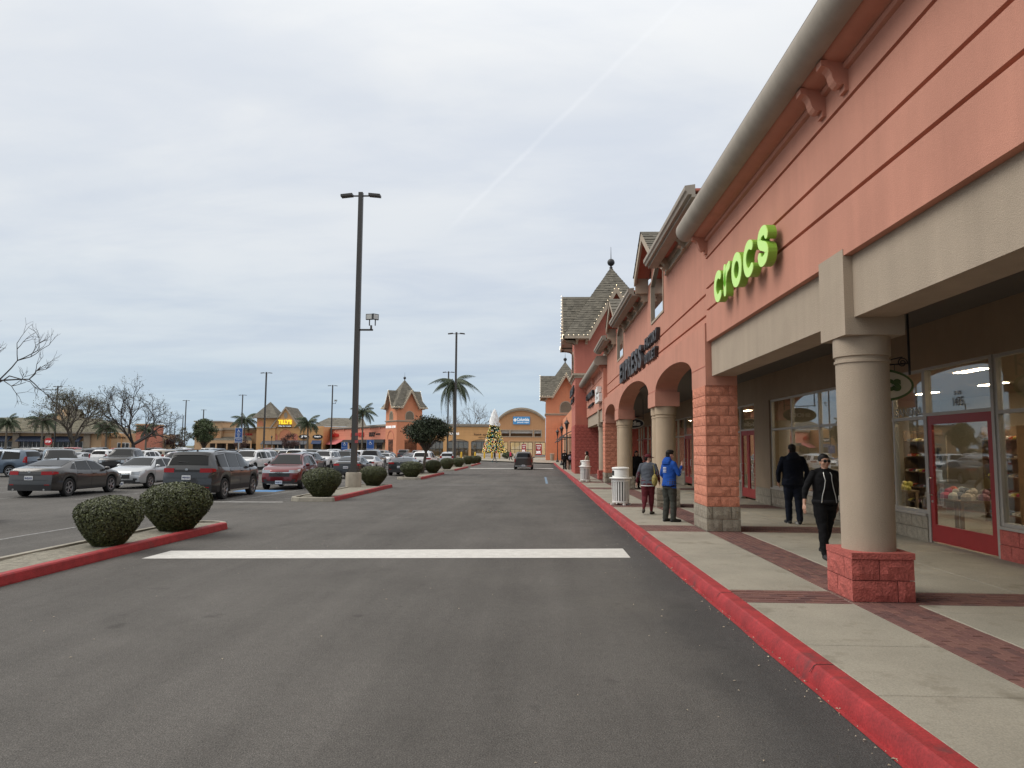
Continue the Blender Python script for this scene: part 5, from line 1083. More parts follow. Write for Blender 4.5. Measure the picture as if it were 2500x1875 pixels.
local_sign(TT, "TiLLY'S", 5.85, 8.0, 3.75, 1.25, M_YEL, 'bright yellow slanted letters on the steep ochre gable', .06, .2, .42)
s_ = local_sign(TT, 'Clothing • Shoes • Accessories', 6.0, 7.32, 3.4, .35, M_WHL, 'white small lettering on a black strip under the yellow letters', .02, .1, .46); mb = MB(); mb.box((P(-70.45), -.45 + 190, 6.92), (P(-66.75), -.31 + 190, 7.55)); mb.v = [(x - 76.2, y, z) for x, y, z in mb.v]; obj('strip', mb, M_BLACKL, s_)
for xx, lab in ((-59.5, 'black oval sign with white script on the right pier of the gabled store'), (-63.2, 'black oval sign with white initials behind the palm')):
    o = np.array([xx, 189.5, 4.4]); sg = thing('shop_sign', lab, 'sign', tuple(o)); mb = MB(); mb.extr([(xx + 1.4 * math.cos(a), 189.5, 4.4 + .6 * math.sin(a)) for a in np.linspace(0, 2 * PI, 24)[:-1]], (0, .12, 0)); obj('oval', mb, M_BLACKL, sg); fit_text("Sleepy's" if xx > -60 else 'JB', (xx - .85, 189.46, 4.15), (1, 0, 0), (0, 0, 1), 1.7, .55, .05, M_WHL, sg, .03)
# tan store with tall flat block
TS2 = loc_thing('flat roofed tan store with tall block and low hipped canopy, left of the gabled store', -95, 195, 0); S = lambda x: x + 95
lbox(TS2, 'tall_block', (S(-95), -1.5, 0), (S(-87.7), 10, 8.6), M_OCHRE2); lbox(TS2, 'tall_cornice', (S(-95.3), -1.9, 8.6), (S(-87.4), 10, 8.95), M_TAUPE); lbox(TS2, 'band', (S(-95.2), -1.75, 6.3), (S(-87.5), 10, 6.9), M_BEIGET); lbox(TS2, 'recess_panel', (S(-90.9), -1.56, 3.4), (S(-87.9), -1.5, 6.0), M_BROWN)
lbox(TS2, 'low_wall', (S(-87.7), 0, 0), (S(-77), 10, 6.6), M_OCHRE2); lbox(TS2, 'low_cornice', (S(-87.7), -.4, 6.5), (S(-77), 10, 7.1), M_BEIGET); lbox(TS2, 'low_band', (S(-87.7), -.1, 5.75), (S(-77), 0, 5.9), M_BROWN)
rf = MB(); shingles(rf, (S(-91), -4, 3.6), (S(-78), -4, 3.6), (S(-88), -.1, 4.6), (S(-80), -.1, 4.6), .4, .7); obj('canopy_shingles', rf, M_SHING, TS2, local=True, kind='stuff'); lbox(TS2, 'canopy_beam', (S(-91), -4, 2.8), (S(-78), -3.7, 3.6), M_OCHRE2)
mb = MB(); [mb.box((S(x), -3.95, 0), (S(x) + .35, -3.6, 2.8)) for x in (-91, -88, -85, -82.4, -81.4, -78.4)]; obj('canopy_posts', mb, M_OCHRE2, TS2, local=True); lwin(TS2, S(-90.5), S(-82.8), .2, 2.7, 7, 2, y=-1.6); lwin(TS2, S(-81), S(-78.3), .2, 2.7, 3, 2, y=-.05)
local_sign(TS2, 'UNIFORM', S(-83.5), 5.0, 4.0, .62, M_REDL, 'red letters on the flat tan store behind the blue parking sign')
# long hipped store at far left, and the arched tan store beside it
TW = loc_thing('long store with broad hipped shingle roof, dark awnings and central gabled turret at far left', -122, 150, 0); X = lambda x: x + 122
lbox(TW, 'front_wall', (0, 0, 0), (X(-94), .5, 4.9), M_OCHRE2); lbox(TW, 'eave_board', (-1, -1.4, 4.55), (X(-93.4), 0, 4.85), M_TAUPE); lbox(TW, 'building_mass', (0, .5, 0), (X(-94), 14, 4.8), M_OCHRE2)
rf = MB(); shingles(rf, (-1, -1.4, 4.87), (X(-93.4), -1.4, 4.87), (-1, 7.5, 8.2), (X(-99.5), 7.5, 8.1), .4, .7); shingles(rf, (X(-93.4), -1.4, 4.87), (X(-93.4), 15, 4.87), (X(-99.5), 7.5, 8.1), (X(-99.5), 7.5, 8.1), .4, .7); obj('roof_shingles', rf, M_SHINGT, TW, local=True, kind='stuff')
mb = MB(); mb.extr([(X(-111.2), 1.2, 6.0), (X(-108.9), 1.2, 6.0), (X(-110.05), 1.2, 7.7)], (0, 3, 0)); obj('dormer', mb, M_BEIGET, TW, local=True); mb = MB(); mb.extr([(X(-110.05) + .38 * math.cos(a), 1.14, 6.6 + .38 * math.sin(a)) for a in np.linspace(0, 2 * PI, 16)[:-1]], (0, .06, 0)); obj('dormer_vent', mb, M_TAUPE, TW, local=True)
for x in (-121.5, -112.7, -105.5, -97): lbox(TW, 'pier', (X(x) - .7, -.4, 0), (X(x) + .7, 0, 4.5), M_BEIGE); lbox(TW, 'pier_base', (X(x) - .75, -.45, 0), (X(x) + .75, 0, 1.6), M_BLOCKG)
for a, b in ((-120.5, -113.6), (-112, -106.3), (-104.5, -98)):
    mb = MB(); mb.extr([(X(a), -1.5, 2.85), (X(a), -.02, 3.95), (X(a), -.02, 3.8), (X(a), -1.5, 2.7)], (b - a, 0, 0)); obj('awning', mb, M_AWN, TW, local=True); lwin(TW, X(a), X(b), .2, 2.8, 6, 2, fr=M_WHITEP)
t2 = X(-108.3)
rf = MB()
for (a, b) in (((-1, -1), (1, -1)), ((1, -1), (1, 1)), ((-1, 1), (-1, -1))): shingles(rf, (t2 + a[0] * 3.0, 10 + a[1] * 3, 7.2), (t2 + b[0] * 3.0, 10 + b[1] * 3, 7.2), (t2, 10, 11.8), (t2, 10, 11.8), .4, .7)
for s in (-1, 1): shingles(rf, (t2 - 3.1, 10 + s * 1.7, 7.4), (t2 + 3.1, 10 + s * 1.7, 7.4), (t2 - 3.1, 10, 10.2), (t2 + 3.1, 10, 10.2), .4, .7)
obj('turret_shingles', rf, M_SHING, TW, local=True, kind='stuff')
mb = MB(); mb.extr([(t2 - .9, 6.2, 7.6), (t2 + 2.0, 6.2, 7.6), (t2 + .55, 6.2, 10.1)], (0, 3, 0)); obj('turret_gable', mb, M_OCHRE2, TW, local=True)
for s in (-1, 1): mb = MB(); mb.extr([(t2 + .55 + s * 1.8, 6.0, 7.4), (t2 + .55, 6.0, 10.5), (t2 + .55, 6.0, 9.95), (t2 + .55 + s * 1.7, 6.0, 6.95)], (0, .25, 0)); obj('barge_board', mb, M_BEIGET, TW, local=True)
TC = loc_thing('tan store with small curved parapet and thin serif name, at far left', -94, 152, 0); X = lambda x: x + 94
lbox(TC, 'front_wall', (0, 0, 0), (X(-87), .5, 4.7), M_OCHRE2); lbox(TC, 'building_mass', (0, .5, 0), (X(-85), 12, 4.6), M_OCHRE2); lbox(TC, 'end_block', (X(-87.2), -.8, 0), (X(-84.8), 6, 6.5), M_SALMON2); lbox(TC, 'end_cornice', (X(-87.4), -1.0, 6.5), (X(-84.6), 6, 6.75), M_OCHRE2)
mb = MB(); mb.tube([(X(-92) + 1.25 * math.cos(R(a)), -.1, 3.9 + .9 * math.sin(R(a))) for a in np.linspace(180, 0, 14)], .13, 5); mb.box((X(-93.4), -.12, 0), (X(-93.15), 0, 3.9)); mb.box((X(-90.85), -.12, 0), (X(-90.6), 0, 3.9)); obj('curved_moulding', mb, M_OCHRE, TC, local=True); lwin(TC, X(-91.6), X(-89.0), .2, 2.6, 3, 2, fr=M_WHITEP)
local_sign(TC, 'Calvin Klein', X(-94) + .2, 3.6, 3.9, .5, mat('bronze_letters', (.16, .09, .05), .5), 'thin bronze serif letters on the tan store with curved parapet', .0)
# shops between the two arcade towers, mostly hidden
TB = thing('shop_building', 'orange shop fronts between the two arcade towers with a curved door canopy', 'building', (4, 90, -.2))
mb = MB(); mb.box((3.9, 64, -.6), (8, 121, 6.6)); obj('shop_wall', mb, M_ORANGE, TB); mb = MB(); [mb.box((3.6, y, -.3), (3.95, y + 1.2, 3.6)) for y in (70, 79, 88, 97, 106)]; obj('shop_piers', mb, M_BUFF, TB)
mb = MB(); [mb.tube([(3.9 - 1.6 * math.sin(R(a)), y + 2 * math.cos(R(a)), 3.1) for a in np.linspace(0, 180, 10)], .05, 5) for y in (84, 100)]; [mb.tube([(2.2, y, 2.6), (3.0, y, 3.5), (3.9, y, 3.9)], .05, 5) for y in (82, 86, 98, 102)]; obj('canopy_hoops', mb, M_DARK, TB)
mb = MB(); [mb.box((3.86, y, -.2), (3.9, y + 6, 2.9)) for y in (72, 81, 90, 99)]; obj('shop_glazing', mb, M_DGL, TB)
# ------------------------------------------------------------------ lamp posts
M_POLE = mat('bronze_pole', (.055, .05, .045), .5, var=.08, vscale=2); M_FOOT = mat('pole_footing', (.34, .30, .24), .92, var=.16, vscale=3, bump=.3, bscale=30, streak=.2)
def lamp_post(x, y, top, lab, foot=True, arms=((1, 0), (-1, 0)), flood=None, sign=False, r=.125, zb=None):
    zb = gz(y) + .1 if zb is None else zb; t = thing('lamp_post', lab, 'lamp post', (x, y, zb), group='tall car park lamp posts')
    if foot: mb = MB(); mb.lathe([(.37, zb - .2), (.365, zb + .66), (.34, zb + .70), (.05, zb + .71)], (x, y, 0), 28); obj('footing', mb, M_FOOT, t, smooth=40); zp = zb + .7
    else: zp = zb
    mb = MB(); q = r; mb.add([(x + sx * s, y + sy * s, z) for z, s in ((zp, q), (top, q * .82)) for sx, sy in ((-1, -1), (1, -1), (1, 1), (-1, 1))], [(0, 1, 5, 4), (1, 2, 6, 5), (2, 3, 7, 6), (3, 0, 4, 7), (4, 5, 6, 7)]); obj('pole', mb, M_POLE, t)
    if foot: mb = MB(); mb.box((x - .2, y - .2, zp), (x + .2, y + .2, zp + .12)); mb.box((x - .155, y - .155, zp + .12), (x + .155, y + .155, zp + .26)); obj('pole_base', mb, M_POLE, t)
    for ax, ay in arms:
        mb = MB(); mb.box((x + ax * .1 - .03 * abs(ay), y + ay * .1 - .03 * abs(ax), top - .2), (x + ax * .42 + .03 * abs(ay), y + ay * .42 + .03 * abs(ax), top - .14)); a = obj('arm', mb, M_POLE, t)
        mb = MB(); c_ = np.array([x + ax * .68, y + ay * .68, top - .15]); mb.obox(c_, np.array((ax, ay, -.10)) * .28, np.array((-ay, ax, 0)) * .17, (0, 0, .055)); obj('lamp_head', mb, M_POLE, t)
    if flood:
        z = flood; mb = MB(); mb.box((x + .1, y - .04, z - .04), (x + .75, y + .04, z + .04)); mb.box((x + .62, y - .04, z), (x + .70, y + .04, z + .22)); obj('side_arm', mb, M_POLE, t)
        for dx, ry, in ((.58, -.2), (.86, .9)):
            mb = MB(); c_ = np.array([x + dx, y - .05, z + .62]); u = np.array((math.cos(ry), math.sin(ry), 0)); w = np.array((-math.sin(ry) * .9, -.9 * math.cos(ry) * -1, -.35)); mb.obox(c_, u * .17, (0, 0, .14), np.array((math.sin(ry), -math.cos(ry), 0)) * .05); mb.box((c_[0] - .02, y - .06, z + .2), (c_[0] + .02, y, z + .5)); f = obj('floodlight', mb, M_DARK, t)
            mb = MB(); mb.obox(c_ + np.array((math.sin(ry), -math.cos(ry), 0)) * .052, u * .14, (0, 0, .11), np.array((math.sin(ry), -math.cos(ry), 0)) * .004); obj('lens', mb, mat('flood_lens', (.55, .55, .52), .2, var=0), f)
    if sign:
        for z0, h in ((2.40, .13), (2.06, .13)):
            mb = MB(); mb.box((x + .06, y - .16, z0), (x + .21, y - .13, z0 + h)); s = obj('notice', mb, mat('notice_red', (.42, .07, .07), .6, var=.1, vscale=12), t)
        mb = MB(); mb.box((x + .07, y - .155, 2.21), (x + .20, y - .125, 2.38)); s = obj('dark_notice', mb, mat('notice_dark', (.10, .07, .07), .6, var=.1), t)
lamp_post(-8.72, 33.4, 14.2, 'tallest and nearest lamp post, with side floodlight and small red notices', flood=7.45, sign=True)
lamp_post(-9.55, 80.5, 15.0, 'lamp post standing just in front of the big palm', flood=None)
lamp_post(-15.1, 117, 14.4, 'thin lamp post half hidden behind the big palm crown', foot=False)
lamp_post(-42.4, 144, 14.4, 'lamp post with a floodlight left of the tall near post, before the salmon row', foot=False, flood=10.6)
lamp_post(-46.5, 119, 14.4, 'lamp post rising in front of the square turret roof', foot=False)
lamp_post(-72.9, 172, 14.4, 'lamp post behind the blue parking sign', foot=False)
lamp_post(-103.3, 148.5, 14.4, 'lamp post beside the leafy grey tree at far left', foot=False)
lamp_post(-98.1, 194, 14.4, 'tallest of the distant posts, left of the leafy green tree', foot=False)
for i, (x, y) in enumerate(((-150.7, 296), (-117.5, 245), (-178, 342), (-202, 384), (-228, 432), (-250, 470), (-295, 553))):
    w = ('short post just left of the tallest distant one', 'post rising from behind the tan store roof', 'first of five receding posts above the purple shrub', 'second of five receding posts above the purple shrub', 'third of five receding posts above the purple shrub', 'fourth of five receding posts above the purple shrub', 'fifth and farthest receding post above the purple shrub')[i]
    lamp_post(x, y, 14.4, w + ', distant lamp post', foot=False, r=.16)
# lantern posts on the far arcade pavement
def lantern(x, y, lab):
    z = gz(y) + .15; t = thing('lantern_post', lab, 'lantern', (x, y, z), group='black lantern posts'); mb = MB(); mb.lathe([(.22, z), (.2, z + .2), (.1, z + .35), (.07, z + .9), (.055, z + 3.7), (.09, z + 3.75), (.05, z + 3.85)], (x, y, 0), 10); obj('post', mb, M_DARK, t)
    mb = MB(); mb.lathe([(.09, z + 3.86), (.2, z + 4.4), (.3, z + 4.45), (.1, z + 4.72), (.03, z + 4.8), (.02, z + 5.05)], (x, y, 0), 8); obj('lantern_head', mb, M_DARK, t)
lantern(2.66, 70, 'nearest black lantern post, against the first tower'); lantern(2.69, 87, 'middle black lantern post beside the arcade'); lantern(2.66, 106, 'farthest black lantern post by the second tower'); lantern(-71, 187, 'black lantern post before the great arch panel of the ochre store'); lantern(-78, 187, 'black lantern post left of the square turret'); lantern(-62.6, 187.5, 'black lantern post beside the palm at the ochre store')

# ------------------------------------------------------------------ blue parking signs
M_SBLUE = mat('parking_blue', (.02, .085, .30), .45, var=.04)
def parking_sign(x, y, z0, z1, w, lab, detail=True):
    zb = gz(y); t = thing('parking_sign', lab, 'sign', (x, y, zb), group='blue accessible parking signs')
    mb = MB(); mb.tube([(x, y + .03, zb), (x, y + .03, z1 - .1)], .03, 8); obj('sign_post', mb, M_STEEL, t)
    h = z1 - z0; mb = MB(); mb.box((x - w / 2, y - .012, z0), (x + w / 2, y - .006, z1)); pl = obj('panel_edge', mb, M_WHITEP, t)
    mb = MB(); mb.box((x - w / 2 + .015, y - .016, z0 + h * .29), (x + w / 2 - .015, y - .012, z1 - .015)); mb.box((x - w / 2 + .015, y - .016, z0 + .015), (x + w / 2 - .015, y - .012, z0 + h * .27)); obj('panel', mb, M_SBLUE, t)
    s = w; cx, cz = x - .02 * s, z0 + h * .78; wc = MB()
    wc.tube([(cx + .15 * s * math.cos(a), y - .02, cz - .10 * s + .15 * s * math.sin(a)) for a in np.linspace(.6, 5.2, 14)], .022 * s, 4); wc.tube([(cx - .02 * s, y - .02, cz + .15 * s), (cx, y - .02, cz - .02 * s), (cx + .13 * s, y - .02, cz - .03 * s), (cx + .2 * s, y - .02, cz - .2 * s), (cx + .26 * s, y - .02, cz - .18 * s)], .028 * s, 4); wc.tube([(cx - .01 * s, y - .02, cz + .07 * s), (cx + .1 * s, y - .02, cz + .06 * s)], .02 * s, 4); wc.ball((cx - .03 * s, y - .02, cz + .21 * s), .04 * s, 8, 5); obj('wheelchair_symbol', wc, M_WHITEP, t)
    if detail:
        for txt, k, ww in (('PARKING', .555, .5), ('ONLY', .475, .3), ('FOR', .40, .24), ('RESERVED', .315, .8), ('MINIMUM', .17, .6), ('FINE $250', .05, .78)): fit_text(txt, (x - w * ww / 2, y - .018, z0 + h * k), (1, 0, 0), (0, 0, 1), w * ww, h * .055, .003, M_WHITEP, t, .02)
parking_sign(-14.1, 33, 2.03, 2.73, .36, 'blue accessible parking sign on a post behind the dark grey suv'); parking_sign(-33, 120, 1.3, 2.6, 1.1, 'blue accessible parking sign before the orange corner tower', False); parking_sign(-20.5, 86, 1.2, 2.7, .9, 'blue accessible parking sign behind the small street tree', False)
t = thing('stop_sign', 'red octagonal stop sign standing at far left among parked cars', 'sign', (-74, 105, -.34)); mb = MB(); mb.extr([(-74 + .62 * math.cos(R(22.5 + 45 * i)), 105, 2.3 + .62 * math.sin(R(22.5 + 45 * i))) for i in range(8)], (0, .03, 0)); obj('octagon', mb, mat('stop_red', (.5, .04, .04), .5), t); fit_text('STOP', (-74.4, 104.98, 2.15), (1, 0, 0), (0, 0, 1), .8, .3, .01, M_WHL, t, .03); mb = MB(); mb.tube([(-74, 105.05, -.34), (-74, 105.05, 2.2)], .04, 6); obj('sign_post', mb, M_STEEL, t)

# ------------------------------------------------------------------ litter bins
M_BINW = mat('bin_white', (.82, .815, .78), .45, var=.04, vscale=8); M_HOLE = mat('bin_dark', (.02, .02, .02), .9, var=0)
def bin_proto():
    t = thing('litter_bin', 'x', 'litter bin', (0, 0, 0), group='white slatted litter bins'); k = dict(local=True)
    n = 20; sl = MB(); sl.box((-.024, .262, .10), (.024, .272, .80)); sm = sl.mesh('slat', M_BINW)
    for i in range(n):
        if i % 5 == 0: continue
        o = bpy.data.objects.new('slat', sm); COL.objects.link(o); o.parent = t; o.rotation_euler = (0, 0, 2 * PI * i / n)
    lg = MB(); lg.add([(-.02, .272, .05), (.02, .272, .05), (.02, .31, .84), (-.02, .31, .84), (-.02, .255, .05), (.02, .255, .05), (.02, .26, .84), (-.02, .26, .84)], [(0, 1, 2, 3), (5, 4, 7, 6), (1, 5, 6, 2), (4, 0, 3, 7), (3, 2, 6, 7)]); lg.box((-.03, .24, 0), (.03, .34, .05)); lm = lg.mesh('leg', M_BINW)
    for i in range(4): o = bpy.data.objects.new('leg', lm); COL.objects.link(o); o.parent = t; o.rotation_euler = (0, 0, 2 * PI * i / 4)
    mb = MB()
    for z0, z1, r_ in ((.08, .13, .275), (.74, .82, .28)): mb.lathe([(r_ - .02, z0), (r_, z0), (r_, z1), (r_ - .02, z1)], n=28, cap=False)
    obj('hoops', mb, M_BINW, t, smooth=40, **k)
    mb = MB(); mb.lathe([(.235, .07), (.235, .8)], n=24); obj('liner', mb, mat('bin_liner', (.06, .058, .055), .9), t, **k)
    mb = MB(); mb.lathe([(.30, .83), (.355, .835), (.365, .85), (.355, .865), (.27, .875), (.262, .90), (.27, .91), (.265, 1.10), (.25, 1.13), (.275, 1.135), (.285, 1.16), (.27, 1.19), (.15, 1.205), (.0, 1.21)], n=32); obj('lid', mb, M_BINW, t, smooth=40, **k)
    mb = MB(); mb.add([(.272 * math.cos(a), .272 * math.sin(a), z) for z in (.93, 1.09) for a in np.linspace(PI - .35, PI + .35, 8)], [(i, i + 1, i + 9, i + 8) for i in range(7)]); obj('opening', mb, M_HOLE, t, **k)
    return t
bp = bin_proto()
for i, (x, y, lab) in enumerate(((2.62, 23.3, 'nearest white slatted litter bin beside the couple'), (2.62, 41.3, 'second white slatted litter bin before the woman in beige'), (2.62, 69.5, 'farthest white slatted litter bin behind the dark pair'))):
    o = bp if i == 0 else copy_tree(bp); o.location = (x, y, gz(y) + .15); o.rotation_euler = (0, 0, .25); o['label'] = lab
t = thing('urn_bin', 'grey round bin against the second tower corner', 'litter bin', (2.1, 118, gz(118) + .15)); mb = MB(); mb.lathe([(.3, 0), (.38, 1.0), (.42, 1.05), (.3, 1.15)], n=14); obj('barrel', mb, M_FOOT, t, local=True)

# ------------------------------------------------------------------ clipped round shrubs
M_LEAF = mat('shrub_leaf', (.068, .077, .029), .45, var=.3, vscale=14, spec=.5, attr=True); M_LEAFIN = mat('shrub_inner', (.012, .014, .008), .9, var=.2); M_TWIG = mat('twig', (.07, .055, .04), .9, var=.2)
def shrub_meshes(seed, n, leaf):
    rn = np.random.RandomState(seed); mb = MB(); mb.tone = []; r0_ = 1.0
    for i in range(n):
        u = rn.rand(); th = rn.rand() * 2 * PI; s = u ** .5 if rn.rand() < .0 else u
        zz = -.95 + 1.62 * u; rr = math.sqrt(max(0, 1 - max(0, zz / .67) ** 2.6)) if zz > 0 else (1 - .56 * (-zz / .95) ** 1.35)
        bm_ = 1 + .06 * noise.noise(Vector((math.cos(th) * 2 + seed, math.sin(th) * 2, zz * 2.5))) + .035 * noise.noise(Vector((math.cos(th) * 6, math.sin(th) * 6 + seed, zz * 6)))
        rr *= bm_ * (1 - .14 * rn.rand() ** 2.2 + .03 * rn.rand()); zs = zz * (bm_ if zz > 0 else 1) * (1 - .05 * rn.rand())
        p = np.array([rr * math.cos(th), rr * math.sin(th), zs]); nr = np.array([math.cos(th) * max(.1, rr), math.sin(th) * max(.1, rr), zs * 1.1]); nr /= np.linalg.norm(nr)
        a = rn.randn(3); a -= nr * (a @ nr) * .55; a /= np.linalg.norm(a); b = np.cross(nr + rn.randn(3) * .5, a); b /= np.linalg.norm(b)
        l = leaf * rn.uniform(.7, 1.25); w = l * .5; d = np.cross(a, b) * l * .12
        mb.v += [tuple(p - a * l), tuple(p + b * w + d), tuple(p + a * l), tuple(p - b * w + d)]; k = len(mb.v) - 4; mb.f.append((k, k + 1, k + 2, k + 3)); mb.m.append(0); mb.tone.append(rn.choice([.55, .8, 1, 1.25, 1.7], p=[.15, .25, .3, .2, .1]) * rn.uniform(.75, 1.3))
    me = bpy.data.meshes.new('foliage'); me.from_pydata(mb.v, [], mb.f); me.materials.append(M_LEAF); a_ = me.color_attributes.new('tone', 'FLOAT_COLOR', 'CORNER'); tt = np.repeat(np.array(mb.tone), 4); a_.data.foreach_set('color', np.stack([tt, tt, tt * .92, np.ones_like(tt)], 1).ravel()); me.update()
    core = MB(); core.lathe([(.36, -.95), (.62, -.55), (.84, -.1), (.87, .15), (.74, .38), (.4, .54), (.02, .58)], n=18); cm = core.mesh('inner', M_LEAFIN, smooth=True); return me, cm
SH = [shrub_meshes(1, 15000, .042), shrub_meshes(2, 15000, .042), shrub_meshes(5, 7000, .055)]
def shrub(x, y, w, h, var, lab, rz=0.0):
    t = thing('round_shrub', lab, 'shrub', (x, y, gz(y) + .12), rz, 'clipped round shrubs on the islands'); zc = h * .95 / 1.62
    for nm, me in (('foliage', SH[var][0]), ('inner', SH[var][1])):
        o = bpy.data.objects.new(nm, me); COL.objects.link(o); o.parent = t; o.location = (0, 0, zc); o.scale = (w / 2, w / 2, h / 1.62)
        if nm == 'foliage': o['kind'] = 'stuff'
    mb = MB()
    for i in range(5): a = i * 1.26; mb.tube([(.05 * math.cos(a), .05 * math.sin(a), -.05), (w * .2 * math.cos(a), w * .2 * math.sin(a), h * .3)], .018, 5)
    obj('stems', mb, M_TWIG, t, local=True)
for a in ((-7.68, 12.62, 1.10, .87, 0, 'nearest and smaller round shrub on the first island', .3), (-7.68, 15.0, 1.38, 1.01, 1, 'larger round shrub at the tip of the first island', 1.1), (-8.05, 26.35, 1.42, 1.06, 0, 'round shrub at the near end of the lamp post island', 2.0), (-8.15, 34.95, 1.34, .95, 1, 'round shrub just beyond the big lamp post footing', 2.9),
          (-8.35, 46.6, 1.5, 1.02, 2, 'round shrub at the near end of the street tree island', .7), (-8.3, 55.6, 1.3, 1.0, 2, 'round shrub just beyond the street tree trunk', 1.6), (-8.65, 66.9, 1.3, 1.06, 2, 'round shrub in front of the second lamp post footing', 2.2), (-8.7, 77, 1.3, 1.0, 2, 'round shrub behind the second lamp post footing', 3.1),
          (-8.8, 88.2, 1.28, 1.06, 2, 'nearest of the three clustered far shrubs', .2), (-8.55, 92.7, 1.2, 1.02, 2, 'middle of the three clustered far shrubs', 4), (-8.35, 96.2, 1.1, .98, 2, 'last of the three clustered far shrubs', 5)): shrub(*a)

# ------------------------------------------------------------------ trees
M_BARK = mat('grey_bark', (.105, .088, .07), .95, var=.2, vscale=6, bump=.5, bscale=30); M_BARKD = mat('dark_bark', (.055, .046, .042), .95, var=.2, vscale=6)
M_OLIVE = mat('olive_leaf', (.125, .118, .075), .7, var=.35, vscale=3, attr=True); M_DGREEN = mat('tree_leaf', (.034, .046, .024), .6, var=.4, vscale=2.5, spec=.4, attr=True); M_GREEN2 = mat('mid_leaf', (.075, .10, .045), .6, var=.4, vscale=2, attr=True); M_PURPLE = mat('purple_twig', (.095, .05, .05), .9, var=.3, vscale=3, attr=True)
def leaves(pts, size, seed, material, name='leaves', jitter=.3, droop=0.0):
    rn = np.random.RandomState(seed); pts = np.array(pts); n = len(pts); p = pts + rn.randn(n, 3) * jitter; a = rn.randn(n, 3); a[:, 2] -= droop; a /= np.linalg.norm(a, axis=1)[:, None]; b = rn.randn(n, 3); b -= a * (a * b).sum(1)[:, None]; b /= np.linalg.norm(b, axis=1)[:, None]
    l = size * rn.uniform(.6, 1.3, (n, 1)); v = np.stack([p - a * l, p + b * l * .45, p + a * l, p - b * l * .45], 1).reshape(-1, 3); me = bpy.data.meshes.new(name); me.from_pydata(v.tolist(), [], [(4 * i, 4 * i + 1, 4 * i + 2, 4 * i + 3) for i in range(n)]); me.materials.append(material)
    t = rn.choice([.5, .75, 1, 1.3, 1.75], n, p=[.18, .25, .27, .2, .1]); at = me.color_attributes.new('tone', 'FLOAT_COLOR', 'CORNER'); tt = np.repeat(t, 4); at.data.foreach_set('color', np.stack([tt, tt, tt * .9, np.ones_like(tt)], 1).ravel()); me.update(); return me
def branching(seed, base, height, spread, depth, first, rad, trunk_h, ang=(25, 55), lean=(0, 0), ratio=.74, kids=(2, 3), up=.12):
    rn = random.Random(seed); thick = MB(); thin = MB(); tips = []
    def grow(p, d, L_, r_, k):
        q = p; pts = [p]; dd = d
        for i in range(3):
            dd = (dd + Vector((rn.gauss(0, .13), rn.gauss(0, .13), rn.gauss(0, .1) + up * .4))).normalized(); q = q + dd * (L_ / 3); pts.append(q)
        (thick if r_ > .028 else thin).tube(pts, [r_, r_ * .9, r_ * .8, r_ * .68], 6 if r_ > .05 else (4 if r_ > .02 else 3), cap=False)
        if k <= 2: tips.extend([tuple(pts[2]), tuple(pts[3])])
        if k == 0: return
        for i in range(rn.choice(kids)):
            ax = Vector((rn.gauss(0, 1), rn.gauss(0, 1), rn.gauss(0, .5))); ax = (ax - dd * ax.dot(dd)).normalized(); nd = (Matrix.Rotation(R(rn.uniform(*ang)), 3, ax) @ dd); nd = (nd + Vector((0, 0, up))).normalized()
            grow(pts[rn.choice((2, 3, 3))], nd, L_ * ratio * rn.uniform(.8, 1.15), r_ * .66, k - 1)
    b = Vector(base); top = b + Vector((lean[0], lean[1], trunk_h)); thick.tube([b - Vector((0, 0, .2)), b + (top - b) * .5 + Vector((rn.gauss(0, .05), rn.gauss(0, .05), 0)), top], [rad * 1.25, rad, rad * .92], 9, cap=False)
    for i in range(first):
        a = 2 * PI * i / first + rn.uniform(-.3, .3); e = R(rn.uniform(*spread)); grow(top - Vector((0, 0, rn.uniform(0, .25 * trunk_h))), Vector((math.cos(a) * math.cos(e), math.sin(a) * math.cos(e), math.sin(e))), height, rad * .62, depth)
    return thick, thin, tips
def tree(lab, seed, base, height, spread, depth, first, rad, trunk_h, bark, leaf=None, name='bare_tree', group=None, twig=None, **kw):
    lf = kw.pop('leafspec', None); t = thing(name, lab, 'tree', base, group=group); a, b, tips = branching(seed, base, height, spread, depth, first, rad, trunk_h, **kw)
    obj('trunk', a, bark, t, smooth=60); obj('twigs', b, twig or bark, t, kind='stuff')
    if leaf:
        n, sz, jit, dr = lf; rn = random.Random(seed); pts = [tuple(Vector(rn.choice(tips)) - t.location) for _ in range(n)]; o = bpy.data.objects.new('leaves', leaves(pts, sz, seed, leaf, jitter=jit, droop=dr)); COL.objects.link(o); o.parent = t; o['kind'] = 'stuff'
    return t
tree('large bare tree reaching in from the left edge', 12, (-54, 62, -.3), 4.0, (30, 60), 6, 4, .27, 3.2, M_BARKD, kids=(2, 2, 3), ang=(22, 50), up=.10)
tree('grey tree with thin olive leaves and weeping twigs at left', 5, (-80.2, 120, -.34), 3.15, (35, 78), 6, 5, .34, 3.0, M_BARK, M_OLIVE, kids=(2, 3), ang=(20, 48), up=.1, leafspec=(5200, .12, .45, .5))
tree('bare spreading tree with a wide round crown, left of the receding posts', 23, (-72.5, 125, -.34), 3.8, (22, 62), 6, 5, .32, 2.6, M_BARKD, M_OLIVE, kids=(2, 3), ang=(22, 50), up=.06, leafspec=(1500, .13, .3, .4))
